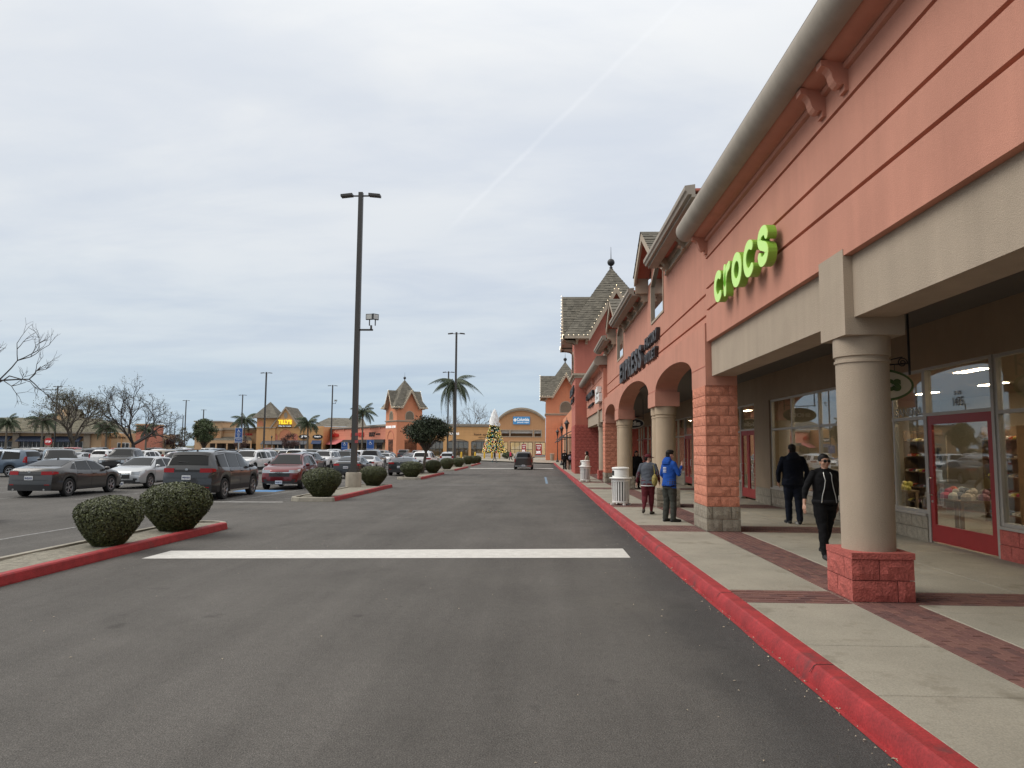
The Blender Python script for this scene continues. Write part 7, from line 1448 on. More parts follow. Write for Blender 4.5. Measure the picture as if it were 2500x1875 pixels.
    yb = .72 * hw; ep = end_patch(-1, -yb, yb, K['tail'][2] - .20, K['tail'][2] - .19, .004, 10); gap.add(ep.v, ep.f); P_.append(('panel_gap', gap.mesh('panel_gap', M_GAP), None))
    for poly in K['side'][:2]:
        for s in (-1, 1):
            x = poly[0][0] + .14; z = float(np.interp(x, bx, bz)) - .1; y = sy(x, z); mb = MB(); mb.box((x - .1, s * (y - .005), z - .014), (x + .1, s * (y + .028), z + .014)); P_.append(('door_handle', mb.mesh('door_handle', M_TRIM), 'paint'))
    for s in (-1, 1):
        x = K['side'][0][1][0] - .1; z = float(np.interp(x, bx, bz)) + .07; y = sy(x, z); mb = MB(); mb.ball((x + .02, s * (y + .13), z + .03), .1, 10, 7, (.8, 1.05, .75)); mb.box((x, s * y, z - .04), (x + .07, s * (y + .1), z - .01)); P_.append(('mirror', mb.mesh('mirror', M_TRIM, smooth=50), 'paint'))
    tm, rm = wheel_meshes(Rr); CARMESH[kind] = dict(parts=P_, tyre=tm, rim=rm, ax=K['ax'], hw=hw, R=Rr, K=K, xf=xf, T=T, side=side_patch, end=end_patch, top=top_patch, sy=sy, tz=tzy); return CARMESH[kind]
def car(kind, color, x, y, heading, label, group=None, name='parked_car', cat='car', near=True, plate=None, scale=1.0, rz_off=0.0, z=None, fplate=None):
    """heading: 'N' faces away from the camera (+Y), 'S' towards it, 'W' left, 'E' right; x, y is the middle of the car"""
    Mm = car_meshes(kind); rz = {'N': PI / 2, 'S': -PI / 2, 'W': PI, 'E': 0}[heading] + rz_off; t = thing(name, label, cat, (x, y, gz(y) if z is None else z), rz, group); t.scale = (scale,) * 3; pm = paint(color)
    slope = -.0055 if 13 < y < 75 else 0
    if heading == 'N': t.rotation_euler = (0, -slope * 1.0, rz)
    for nm, me, fl in Mm['parts']:
        if not near and nm in ('panel_gap', 'door_handle', 'chrome_bar', 'lower_intake'): continue
        o = bpy.data.objects.new(nm, me); COL.objects.link(o); o.parent = t
        if fl == 'paint': o.material_slots[0].link = 'OBJECT'; o.material_slots[0].material = pm
    for a in Mm['ax']:
        for s in (-1, 1):
            w = bpy.data.objects.new('wheel', Mm['tyre']); COL.objects.link(w); w.parent = t; w.location = (a, s * (Mm['hw'] - .125), Mm['R']); w.rotation_euler = (0, 0, 0 if s > 0 else PI)
            r_ = bpy.data.objects.new('rim', Mm['rim']); COL.objects.link(r_); r_.parent = w
    K = Mm['K']
    if plate or near:
        for e, txt in ((-1, plate), (1, fplate)):
            if e == 1 and not fplate: continue
            z0 = K['plate'][0 if e < 0 else 1] - .075; p = Mm['T']((e * Mm['xf'], 0, z0)); mb = MB(); mb.box((p[0] - .012 + e * .012, -.155, z0 - .075), (p[0] + .012 + e * .012, .155, z0 + .075)); o = obj('number_plate', mb, M_PLATE, t, local=True)
            if txt: fit_text(txt, (0, 0, 0), (0, -1, 0) if e < 0 else (0, 1, 0), (0, 0, 1), .26, .075, .004, M_PLTX, None, .02, 'plate_text'); tx_ = [q for q in COL.objects if q.name.startswith('plate_text') and q.parent is None][0]; tx_.parent = o; tx_.location = (p[0] + e * .028, .13 if e < 0 else -.13, z0 - .045)
    return t
def add_part(t, kind, nm, mb, material, smooth=50): return obj(nm, mb, material, t, local=True, smooth=smooth)
def dress(t, kind, color, rear=True, rails=False, wiper=False):
    Mm = CARMESH[kind]; K = Mm['K']; hw = Mm['hw']; E_ = Mm['end']; xf = Mm['xf']; e = -1 if rear else 1
    if rear:
        z0 = K['tail'][2]; add_part(t, kind, 'lower_valance', E_(-1, -.88 * hw, .88 * hw, .26, .26 + .17 + K['sills'] * .9, .010, 12), M_TRIM)
        mb = MB(); p = Mm['T']((-xf, 0, z0 + .06)); mb.lathe([(.0, -.006), (.055, -.006), (.055, .006), (.0, .006)], n=16); mb.v = [(p[0] - .014 + z, x, p[2] + .05 + y * .75) for x, y, z in mb.v]; add_part(t, kind, 'emblem', mb, M_CHROME)
        yb = K['tail'][0] * hw
        add_part(t, kind, 'boot_line', E_(-1, -yb, yb, z0 - .012, z0 + .008, .007, 10), M_GAP) if not rails else add_part(t, kind, 'tail_bar', E_(-1, -yb, yb, z0 + .02, z0 + .10, .009, 10), M_TRIM)
        for s in (-1, 1): add_part(t, kind, 'reflector', E_(-1, s * .62 * hw, s * .80 * hw, .46, .49, .012, 3), M_TAIL)
        if K['tail'][4] and not rails:
            for s in (-1, 1): q = MB(); q.tube([(-xf + .02, s * .62 * hw, .30), (-xf - .03 + .12, s * .62 * hw, .30)], .04, 10); add_part(t, kind, 'exhaust', q, M_CHROME)
    if wiper:
        x0, x1 = K['rw']; add_part(t, kind, 'rear_spoiler', Mm['top'](x1 - .02, x1 + .13, .97, .97, .03, 4, 10), M_TRIM); q = MB(); xa = x0 + .03; q.tube([(*Mm['T']((xa, .0, Mm['tz'](xa, 0)))[:2], Mm['T']((xa, 0, Mm['tz'](xa, 0)))[2] + .03), Mm['T']((xa - .01, .36, Mm['tz'](xa, .3) + .05))], .012, 5); add_part(t, kind, 'rear_wiper', q, M_TRIM)
    if rails:
        for s in (-1, 1): q = MB(); q.tube([(x, s * (K['roof'] * .93), Mm['tz'](x, K['roof'] * .9) + .035) for x in np.linspace(-1.75, .45, 9)], .018, 6); add_part(t, kind, 'roof_rail', q, M_TRIM)
    q = MB(); xa = -.75 if K['L'] < 4.95 and not rails else -1.6; za = Mm['tz'](xa, 0); q.add([(xa - .12, -.02, za - .01), (xa + .08, 0, za - .01), (xa - .12, .02, za - .01), (xa - .10, 0, za + .07)], [(0, 1, 3), (1, 2, 3), (2, 0, 3), (0, 2, 1)]); add_part(t, kind, 'antenna_fin', q, M_TRIM, False)
    for poly in K['side'][:3]:
        for s in (-1, 1): a, b, c_, d = [np.array(v) for v in poly]; sp = Mm['side']([d, c_, c_ + (0, .018), d + (0, .018)], s, .009, 6, 1); add_part(t, kind, 'window_trim', sp, M_CHROME if not rails else M_TRIM)
    for s in (-1, 1): sp = Mm['side']([(K['ax'][0] + .5, .27), (K['ax'][1] - .5, .27), (K['ax'][1] - .5, .33), (K['ax'][0] + .5, .33)], s, .009, 8, 1); add_part(t, kind, 'sill_trim', sp, M_TRIM if not rails else M_CHROME)
    if not rear:
        for s in (-1, 1): add_part(t, kind, 'fog_light', E_(1, s * .60 * hw, s * .78 * hw, .42, .50, .012, 4), M_TRIM)
        add_part(t, kind, 'skid_plate', E_(1, -.6 * hw, .6 * hw, .26, .30, .012, 8), M_CHROME)
        p = Mm['T']((xf, 0, (K['grille'][1] + K['grille'][2]) / 2)); q = MB(); q.box((p[0] + .008, -.06, p[2] - .035), (p[0] + .022, .06, p[2] + .045)); add_part(t, kind, 'emblem', q, M_CHROME)
G = 'cars parked in the lot'
c = car('sedan', 'brown grey', -18.85, 28.15, 'N', 'dark grey sedan seen from its rear right corner, parked before the silver compact', G, plate='8VZL953', rz_off=.03)
dress(c, 'sedan', '')
c = car('suv', 'dark grey', -12.62, 27.5, 'N', 'dark grey suv with wide rear window and horizontal tail lights behind the larger shrub', G, plate='9PJV653', rz_off=.04)
dress(c, 'suv', '', rails=True, wiper=True)
c = car('compact', 'silver', -19.0, 34.2, 'S', 'silver compact sedan facing the camera between the grey sedan and grey suv', G, fplate='6AUK485')
dress(c, 'compact', '', rear=False)
c = car('crossover', 'dark red', -12.1, 34.6, 'S', 'dark red crossover facing the camera beside the blue painted stall', G, fplate='8WJB753', rz_off=.1)
dress(c, 'crossover', '', rear=False, rails=True)
car('truck', 'black', -29.2, 49.6, 'S', 'black pickup truck facing the camera behind the grey sedan', G, rz_off=.22)
car('minivan', 'blue grey', -34.6, 44.5, 'W', 'blue grey minivan seen from the side, cut by the left edge', G)
car('sedan', 'dark blue', -14.72, 15.5, 'N', 'dark blue car barely entering at the left edge near the first island', G, rz_off=-.02)
c = car('sedan', 'black', -12.55, 48.0, 'N', 'black sedan seen from behind, between the shrub and the big lamp footing', G, plate='8KOV205', rz_off=.05)
c = car('coupe', 'charcoal', -10.15, 54.0, 'N', 'charcoal coupe with flat tail, seen from behind before the street tree', G, plate='9DZC142'); dress(c, 'coupe', '')
car('sedan', 'white', -13.6, 56.6, 'N', 'white sedan with red wraparound tail lights right of the lamp post', G, rz_off=.04)
car('truck', 'grey', -16.3, 69.0, 'N', 'grey pickup truck with big mirrors behind the white sedan', G, rz_off=.03)
car('suv', 'white', -11.4, 71.0, 'N', 'white suv with tinted rear glass beside the street tree trunk', G, plate='CAL2020')
car('crossover', 'silver', -10.9, 86.0, 'N', 'silver crossover just left of the second lamp post', G); car('sedan', 'silver', -13.2, 77.0, 'N', 'silver sedan roof between the white suv and second lamp post', G)
car('suv', 'white', -22.5, 55.0, 'S', 'white suv with roof showing left of the dark red crossover', G); car('crossover', 'grey', -18.7, 57.5, 'N', 'grey crossover behind the dark red crossover', G)
car('suv', 'dark grey', -28.5, 41.5, 'E', 'dark suv windscreen showing over the grey sedan roof, at left', G, rz_off=-.9)
car('crossover', 'white', -25.2, 50.5, 'N', 'white crossover with black roof rack behind the silver compact', G); car('sedan', 'white', -28.0, 58.0, 'S', 'white sedan windscreen over the black pickup truck', G)
car('crossover', 'dark red', -22.6, 44.6, 'S', 'dark red small car roof with rack over the silver compact', G)
car('canopy_truck', 'brown grey', -1.62, 75.0, 'N', 'grey brown pickup truck with canopy driving away along the lane', None, 'pickup_truck', 'pickup truck', plate='7K90312')
rnd = random.Random(41); ordn = ['nearest', 'second', 'third', 'fourth', 'fifth', 'sixth', 'seventh', 'eighth', 'ninth', 'tenth', 'eleventh', 'twelfth', 'thirteenth', 'fourteenth', 'fifteenth', 'sixteenth']
CC = ['white', 'silver', 'black', 'grey', 'dark grey', 'white', 'dark red', 'blue grey', 'white', 'charcoal', 'silver', 'tan', 'red', 'white', 'grey', 'black', 'blue']; KK = ['suv', 'sedan', 'crossover', 'suv', 'truck', 'compact', 'minivan', 'crossover', 'suv']
KN = {'suv': 'tall suv', 'sedan': 'sedan', 'crossover': 'crossover', 'truck': 'pickup truck', 'compact': 'compact sedan', 'minivan': 'minivan'}
used_lab = set(); ci = 0
for rw, (y, hd, x0, n, st) in enumerate(((68.5, 'N', -20.5, 13, 3.05), (75.5, 'S', -17.5, 13, 3.2), (87, 'N', -15.5, 15, 3.3), (93.5, 'S', -17, 13, 3.9), (105, 'N', -17, 14, 4.4), (112, 'S', -19, 13, 4.8), (126, 'N', -24, 14, 5.0))):
    for i in range(n):
        if rnd.random() < .12: continue
        col = CC[(ci * 5 + rw) % len(CC)]; kd = KK[(ci * 4 + rw * 2) % len(KK)]; ci += 1
        lab = f'{col} {KN[kd]} in the {ordn[rw]} far row, {ordn[i]} place from the lane'
        car(kd, col, x0 - st * i + rnd.uniform(-.15, .15), y + rnd.uniform(-.4, .4), hd if rnd.random() < .8 else ('S' if hd == 'N' else 'N'), lab, G, near=False)
car('truck', 'white', -107, 205, 'S', 'lone white pickup truck far off on the open lot under the receding posts', G, near=False); car('suv', 'red', -62, 103, 'W', 'bright red long suv seen from the side among the left rows', G, near=False)
# ------------------------------------------------------------------ people
def cmat(name, col, rough=.85, **k): return mat('cloth_' + name, col, rough, var=k.pop('var', .1), vscale=6, bump=.25, bscale=160, spec=.12, **k)
SKIN = mat('skin', (.52, .31, .23), .55, var=.06, vscale=20); SKIN2 = mat('skin_tan', (.46, .255, .175), .55, var=.06, vscale=20); HAIR = mat('hair_black', (.008, .006, .005), .6, var=.2, vscale=40, spec=.25); SOLE = mat('white_sole', (.55, .55, .53), .7); BLACKSHOE = mat('black_shoe', (.012, .012, .013), .6)
def remesh(mb, tags, voxel, mats, name, smooth_it=3, fold=0.0, cloth=(), seed=0):
    me = bpy.data.meshes.new('raw'); me.from_pydata(mb.v, [], mb.f); bm = bmesh.new(); bm.from_mesh(me); bmesh.ops.recalc_face_normals(bm, faces=bm.faces); bm.to_mesh(me); bm.free()
    o = bpy.data.objects.new('raw', me); COL.objects.link(o); md = o.modifiers.new('r', 'REMESH'); md.mode = 'VOXEL'; md.voxel_size = voxel; sm = o.modifiers.new('s', 'SMOOTH'); sm.factor = .5; sm.iterations = smooth_it
    dg = bpy.context.evaluated_depsgraph_get(); out = bpy.data.meshes.new_from_object(o.evaluated_get(dg)); bpy.data.objects.remove(o); bpy.data.meshes.remove(me); out.name = name
    kd = kdtree.KDTree(len(mb.v))
    for i, p in enumerate(mb.v): kd.insert(p, i)
    kd.balance(); out.materials.clear()
    for m_ in mats: out.materials.append(m_)
    nv = len(out.vertices); vt = np.zeros(nv, int); co = np.zeros(nv * 3); out.vertices.foreach_get('co', co); co = co.reshape(-1, 3); no = np.zeros(nv * 3); out.vertices.foreach_get('normal', no); no = no.reshape(-1, 3)
    for i in range(nv): vt[i] = tags[kd.find(co[i])[1]]
    if fold:
        for i in range(nv):
            if vt[i] in cloth: p = co[i]; q = noise.noise(Vector((p[0] * 9 + seed, p[1] * 9, p[2] * 15))) + .5 * noise.noise(Vector((p[0] * 22, p[1] * 22 + seed, p[2] * 26))); co[i] += no[i] * fold * q
        out.vertices.foreach_set('co', co.ravel())
    pi = np.zeros(len(out.polygons), int)
    for k_, p in enumerate(out.polygons): a = [vt[v] for v in p.vertices]; pi[k_] = max(set(a), key=a.count)
    out.polygons.foreach_set('material_index', pi.tolist()); out.polygons.foreach_set('use_smooth', [True] * len(out.polygons)); out.update(); return out
def person(label, loc, yaw, H=1.70, mats=None, legs=((.0, .0), (.0, .0)), arms=None, head_yaw=0.0, head_pitch=0.0, build=1.0, voxel=.012, hair='short', lean=0.0, long_coat=False, shirt_len=.0, sleeve=1.0, socks=False, group=None, face=False, hood=False, name='person', skirt=False, stance=.09, lower_sleeve=None, hand_spread=True, twist=0, legw=1.0):
    """mats: dict skin, top, legs, shoe, (cuff); legs: (thigh pitch, shin pitch) left and right; arms: (elbow offset, wrist offset) left and right"""
    s = H / 1.70; b = build; ms = mats; order = ['skin', 'top', 'legs', 'shoe', 'cuff']; ML = [ms.get(k) or ms['top'] for k in order]; V = lambda *p: np.array(p, float) * s
    mb = MB(); tags = []
    def done(tg): tags.extend([tg] * (len(mb.v) - len(tags)))
    def cap(p, q, ra, rb, tg, n=12, flat=(1, 1, 1)):
        p, q = np.array(p), np.array(q); k_ = 7; pts = [p + (q - p) * i / (k_ - 1) for i in range(k_)]; mb.tube(pts, [ra + (rb - ra) * i / (k_ - 1) for i in range(k_)], n); mb.ball(p, ra, n, 7); mb.ball(q, rb, n, 7); done(tg)
    def limb(pts, tg, n=12):
        P_ = [np.array(p[0]) for p in pts]; mb.tube(P_, [p[1] for p in pts], n); mb.ball(P_[0], pts[0][1], n, 7); mb.ball(P_[-1], pts[-1][1], n, 7); done(tg)
    hipz = .90; feet = []; joint = []
    for k_, (sx, (a, c)) in enumerate(zip((-1, 1), legs)):
        hip = V(sx * stance, 0, hipz); kn = hip + V(sx * .005, .43 * math.sin(a), -.43 * math.cos(a)); an = kn + V(0, .40 * math.sin(c), -.40 * math.cos(c)); joint.append((hip, kn, an)); feet.append(an[2])
    dz = .075 * s - min(feet)
    root = np.array([0, 0, dz]); up = lambda z, y=0.0, x=0.0: V(x, y + lean * (z - hipz), z) + root
    for k_, sx in enumerate((-1, 1)):
        hip, kn, an = [j + root for j in joint[k_]]; a, c = legs[k_]; lg = 2; mid = (hip + kn) / 2; sh = kn + (an - kn) * .35
        limb([(hip + V(0, 0, .02), .092 * b * s * (.5 + .5 * legw)), (hip * .6 + kn * .4, .082 * b * s * legw), (kn, .060 * (.5 + .5 * b) * s * legw)], lg)
        if socks: limb([(kn, .060 * s * (.5 + .5 * b) * legw), (sh, .060 * s * (.6 + .4 * b) * legw), (kn + (an - kn) * .68, .048 * s)], lg); limb([(kn + (an - kn) * .74, .048 * s), (an + V(0, 0, .02), .043 * s)], 4)
        else: limb([(kn, .060 * s * (.5 + .5 * b) * legw), (sh, .062 * s * (.6 + .4 * b) * legw), (an + V(0, -.005, .01), (.060 if not face or hood else .046) * s * (.4 + .6 * legw))], lg)
        # foot: heel, arch and toe follow the shin's pitch when the heel is lifted
        lift = max(0, an[2] - .075 * s); pt = -min(.9, lift * 4.0); fd = np.array([sx * .25, math.cos(pt), math.sin(pt)]); fd /= np.linalg.norm(fd); hl = an + np.array([0, 0, -.045 * s]) - fd * .045 * s; toe = hl + fd * .215 * s
        limb([(hl, .040 * s), (hl + fd * .11 * s + V(0, 0, .006), .045 * s), (toe, .034 * s)], 3); mb.ball(an + V(0, 0, -.02), .045 * s, 10, 6); done(3)
    # pelvis and torso as stacked ellipses
    def ell(rows, tg, n=22):
        vs = [(x0 + rx * math.cos(2 * PI * j / n), y0 + ry * math.sin(2 * PI * j / n), z0) for (x0, y0, z0, rx, ry) in rows for j in range(n)]; k_ = len(rows); mb.add(vs, [(i * n + j, i * n + (j + 1) % n, (i + 1) * n + (j + 1) % n, (i + 1) * n + j) for i in range(k_ - 1) for j in range(n)] + [tuple(range(n - 1, -1, -1)), tuple((k_ - 1) * n + j for j in range(n))]); done(tg)
    def E(z, rx, ry, y=0.0): p = up(z, y); return (p[0], p[1], p[2], rx * s, ry * s)
    hem = .86 - shirt_len
    ell([E(.78, .15 * b, .115 * b, -.01), E(.84, .160 * b, .118 * b, -.012), E(.88, .120 * b, .09 * b, -.008), E(.90, .08 * b, .06 * b)], 2)
    ell([E(hem, .182 * b, .136 * b, -.006), E(hem + .02, .186 * b, .14 * b, -.006), E(hem + .05, .186 * b, .139 * b, -.003), E(hem + .09, .183 * b, .137 * b), E(.985, .175 * b, .13 * b, .003), E(1.05, .170 * b, .127 * b, .006), E(1.115, .174 * b, .128 * b, .007), E(1.18, .180 * b, .13 * b, .008), E(1.28, .190 * b, .13 * b, .004), E(1.36, .178 * b, .112 * b, -.004), E(1.42, .125, .085, -.008), E(1.455, .070, .065, -.004)], 1)
    if ms.get('hem'): pass
    if hood: ell([E(1.36, .13, .07, -.10), E(1.42, .135, .085, -.085), E(1.48, .115, .075, -.06), E(1.53, .075, .05, -.05)], 1)
    # arms
    AR = arms or (((-.05, -.02, -.28), (-.03, .04, -.25)), ((.05, -.02, -.28), (.03, .04, -.25))); wr_out = []
    for k_, sx in enumerate((-1, 1)):
        shd = up(1.375, -.005, sx * .172 * (.45 + .55 * b)); el = shd + V(*AR[k_][0]); wr = el + V(*AR[k_][1]); wr_out.append((el, wr)); lw = el + (wr - el)
        limb([(up(1.43, -.012, sx * .05), .052 * s), (shd + V(-sx * .02, -.004, -.004), .058 * (.4 + .6 * b) * s)], 1)
        limb([(shd, .060 * (.4 + .6 * b) * s), (shd * .5 + el * .5, .056 * (.4 + .6 * b) * s), (el, .049 * (.5 + .5 * b) * s)], 1)
        if sleeve >= 1: limb([(el, .049 * (.5 + .5 * b) * s), (el * .5 + wr * .5, .046 * (.5 + .5 * b) * s), (el * .06 + wr * .94, .036 * s)], 4 if lower_sleeve else 1)
        else: limb([(el, .049 * (.5 + .5 * b) * s), (el * (1 - sleeve) + wr * sleeve, .047 * s)], 1); limb([(el * (1 - sleeve) + wr * sleeve, .036 * s), (wr, .026 * s)], 0)
        d = wr - el; d /= np.linalg.norm(d); sd = np.cross(d, (0, 1, 0.01)); sd /= np.linalg.norm(sd); fw_ = np.cross(sd, d)
        limb([(wr, .025 * s), (wr + d * .035 * s, .031 * s), (wr + d * .075 * s, .030 * s)], 0, 8)
        for i in range(4):
            o_ = (i - 1.5) * .0195 * s; k0 = wr + d * .078 * s + fw_ * o_; ln = (.072, .082, .078, .060)[i] * s; cur = -sx * sd * .012 * s; limb([(k0, .0105 * s), (k0 + d * ln * .5 + cur * .6 + fw_ * o_ * .25, .0095 * s), (k0 + d * ln + cur * 2.4 + fw_ * o_ * .4, .0078 * s)], 0, 6)
        limb([(wr + d * .02 * s + fw_ * .022 * s, .012 * s), (wr + d * .055 * s + fw_ * .05 * s, .0105 * s), (wr + d * .085 * s + fw_ * .058 * s, .009 * s)], 0, 6)
    # neck and head (turned about the neck)
    nk = up(1.45, 0); hc = up(1.575, .02); cap(up(1.42, -.005), up(1.52, .008), .052 * s, .047 * s, 0)
    hm = Matrix.Rotation(head_yaw, 3, 'Z') @ Matrix.Rotation(head_pitch, 3, 'X')
    def hp(x, y, z): return np.array(hm @ Vector((x * s, y * s, z * s))) + hc
    def hball(c, r_, sc, tg, n=14, k_=10):
        vs = []; 
        for i in range(k_ + 1):
            t_ = PI * i / k_
            for j in range(n): q = 2 * PI * j / n; vs.append(hp(c[0] + r_ * sc[0] * math.sin(t_) * math.cos(q), c[1] + r_ * sc[1] * math.sin(t_) * math.sin(q), c[2] - r_ * sc[2] * math.cos(t_)))
        mb.add(vs, [(i * n + j, i * n + (j + 1) % n, (i + 1) * n + (j + 1) % n, (i + 1) * n + j) for i in range(k_) for j in range(n)]); done(tg)
    hball((0, -.012, .03), .1, (.76, .93, .86), 0); hball((0, .018, -.035), .1, (.63, .66, .74), 0); hball((0, .045, -.085), .04, (.9, .8, .6), 0)
    hball((0, .088, -.018), .021, (.72, .9, 1.0), 0, 8, 6); hball((0, .078, .008), .018, (.7, .8, 1.3), 0, 8, 6); hball((0, .078, -.062), .022, (1.2, .6, .5), 0, 8, 6)
    for sx in (-1, 1): hball((sx * .075, -.012, -.012), .027, (.35, .7, 1.1), 0, 8, 6); hball((sx * .045, .055, -.028), .03, (1, .8, .9), 0, 8, 6)
    t = thing(name, label, 'person', loc, yaw, group)
    me = remesh(mb, tags, voxel, ML, 'body', 3, .0075, (1, 2, 4), seed=hash(label) % 50); o = bpy.data.objects.new('body', me); COL.objects.link(o); o.parent = t
    # hair
    hb = MB(); tags2 = []
    mb_, tg_ = mb, tags; mb, tags = hb, tags2
    hair_m = ms.get('hair', HAIR)
    hball((0, -.020, .050), .1, (.83, .97, .82), 0)
    if hair in ('short', 'cap'): hball((0, -.06, -.01), .085, (.82, .55, .85), 0)
    if hair == 'short': hball((0, .03, .095), .06, (1.1, .95, .6), 0); hball((.03, .055, .08), .035, (1, .8, .7), 0); hball((-.03, .055, .085), .035, (1, .8, .7), 0)
    if hair == 'back': hball((0, -.095, .03), .05, (1, .9, 1), 0); hball((0, -.03, .085), .066, (1.05, 1.0, .62), 0); [hball((sx * .068, -.02, .03), .04, (.45, 1.1, 1.2), 0) for sx in (-1, 1)]; hball((0, -.125, .045), .04, (1, .9, 1), 0)
    if hair == 'long':
        hball((0, -.07, -.04), .1, (.85, .55, 1.0), 0); hball((0, -.085, -.16), .1, (.95, .45, 1.2), 0); hball((0, -.09, -.28), .09, (.9, .4, 1.1), 0)
        if not ms.get('backhair'):
            for sx in (-1, 1): hball((sx * .075, .0, -.06), .045, (.6, .9, 1.7), 0); hball((sx * .085, .01, -.17), .045, (.6, .7, 1.7), 0)
    if hair == 'tail': hball((0, -.11, .07), .05, (.8, .9, .9), 0); hball((0, -.14, -.02), .045, (.8, .6, 1.6), 0)
    hmsh = remesh(mb, tags, .009 if voxel < .013 else .014, [hair_m], 'hair', 2, .006, (0,), 3); ho = bpy.data.objects.new('hair', hmsh); COL.objects.link(ho); ho.parent = t
    mb, tags = mb_, tg_
    def child(nm, build_, material, smooth=True):
        q = MB(); build_(q); return obj(nm, q, material, t, local=True, smooth=50 if smooth else False)
    if face:
        child('eyes', lambda q: [q.ball(hp(sx * .032, .073, .005), .011 * s, 8, 6) for sx in (-1, 1)], mat('eye_dark', (.03, .02, .015), .3, var=0)); child('brows', lambda q: [q.tube([hp(sx * .018, .083, .027), hp(sx * .034, .082, .031), hp(sx * .05, .072, .026)], .004 * s, 5) for sx in (-1, 1)], HAIR); child('mouth', lambda q: q.tube([hp(-.022, .082, -.057), hp(0, .091, -.055), hp(.022, .082, -.057)], [.003 * s, .0065 * s, .003 * s], 6), mat('lips', (.26, .075, .065), .5, var=0))
    return t, hp, up, wr_out, child, s
def band(q, c, rx, ry, h):
    n = 28; vs = [(c[0] + rx * k * math.cos(2 * PI * j / n), c[1] + ry * k * math.sin(2 * PI * j / n), c[2] + z) for z, k in ((0, .95), (h * .2, 1.0), (h * .8, 1.0), (h, .95)) for j in range(n)]; q.add(vs, [(i * n + j, i * n + (j + 1) % n, (i + 1) * n + (j + 1) % n, (i + 1) * n + j) for i in range(3) for j in range(n)])
DARKTOP = cmat('black', (.011, .011, .012)); NAVY = cmat('navy', (.010, .013, .022)); BLUEH = cmat('royal_blue', (.018, .075, .33)); CARGO = cmat('cargo', (.052, .055, .048)); MAROON = cmat('maroon', (.105, .020, .026)); GREYS = cmat('slate_sweat', (.095, .105, .125)); SOCK = cmat('sock', (.5, .42, .36)); DENIM = cmat('dark_denim', (.016, .02, .032)); BEIGET_ = cmat('beige_top', (.50, .41, .32)); PINK = cmat('pink', (.62, .07, .16)); GREYJ = cmat('grey_jeans', (.17, .17, .18)); CLOG = mat('brown_clog', (.035, .026, .02), .8); WHITE_ = mat('print_white', (.7, .7, .7), .7, var=0)

# woman walking towards the camera beside the near column
t, hp, up, wr, child, s = person('woman in black with sunglasses and open jacket walking towards the camera beside the near column', (4.66, 11.95, .15), PI + .10, 1.69, dict(skin=SKIN2, top=DARKTOP, legs=DARKTOP, shoe=BLACKSHOE), legs=((-.30, -.48), (.22, .12)), arms=(((-.06, -.10, -.26), (.0, .02, -.25)), ((.15, .02, -.25), (.05, .06, -.24))), hair='back', voxel=.0095, sleeve=.30, build=1.12, legw=1.22, face=True, head_yaw=.06, shirt_len=-.02)
child('sunglasses', lambda q: ([q.ball(hp(sx * .034, .084, .008), .031 * s, 12, 8, (1.05, .38, .8)) for sx in (-1, 1)], q.tube([hp(-.012, .095, .014), hp(.012, .095, .014)], .005, 6), [q.tube([hp(sx * .062, .075, .012), hp(sx * .078, .0, .01)], .004, 6) for sx in (-1, 1)]), M_HOLE)
child('zip', lambda q: [q.tube([up(1.40, .088, sx * .055), up(1.36, .118, sx * .066), up(1.27, .142, sx * .055), up(1.15, .146, sx * .075), up(1.02, .140, sx * .11), up(.91, .140, sx * .125)], .0065, 6) for sx in (-1, 1)], mat('zip_silver', (.55, .55, .52), .4, metal=.5)); child('jacket_hem', lambda q: band(q, up(.90, .0), .192 * 1.12 * s, .146 * 1.12 * s, .055 * s), cmat('jacket', (.022, .022, .024), .7)); child('earring', lambda q: q.ball(hp(.082, -.01, -.045), .008, 8, 6), mat('gold', (.6, .4, .12), .3, metal=1))
child('keys', lambda q: [q.box((-.20, .08 + i * .012, .70 - i * .03), (-.19, .10 + i * .012, .74 - i * .03)) for i in range(4)], M_STEEL)
# man in dark hoodie seen from behind
t, hp, up, wr, child, s = person('broad man in dark navy hoodie and jeans seen from behind before the shop window', (6.12, 17.6, gz(17.6) + .15), -.12, 1.90, dict(skin=SKIN2, top=NAVY, legs=DENIM, shoe=BLACKSHOE), legs=((.14, -.02), (-.12, -.22)), arms=(((-.10, .0, -.27), (.02, .10, -.22)), ((.10, .0, -.27), (-.02, .10, -.22))), build=1.27, legw=1.12, hair='short', hood=True, voxel=.011, shirt_len=.05, stance=.085)
child('soles', lambda q: [q.box((sx * .09 - .05, y0, .0), (sx * .09 + .05, y0 + .27, .035)) for sx, y0 in ((-1, .03), (1, -.16))], SOLE)
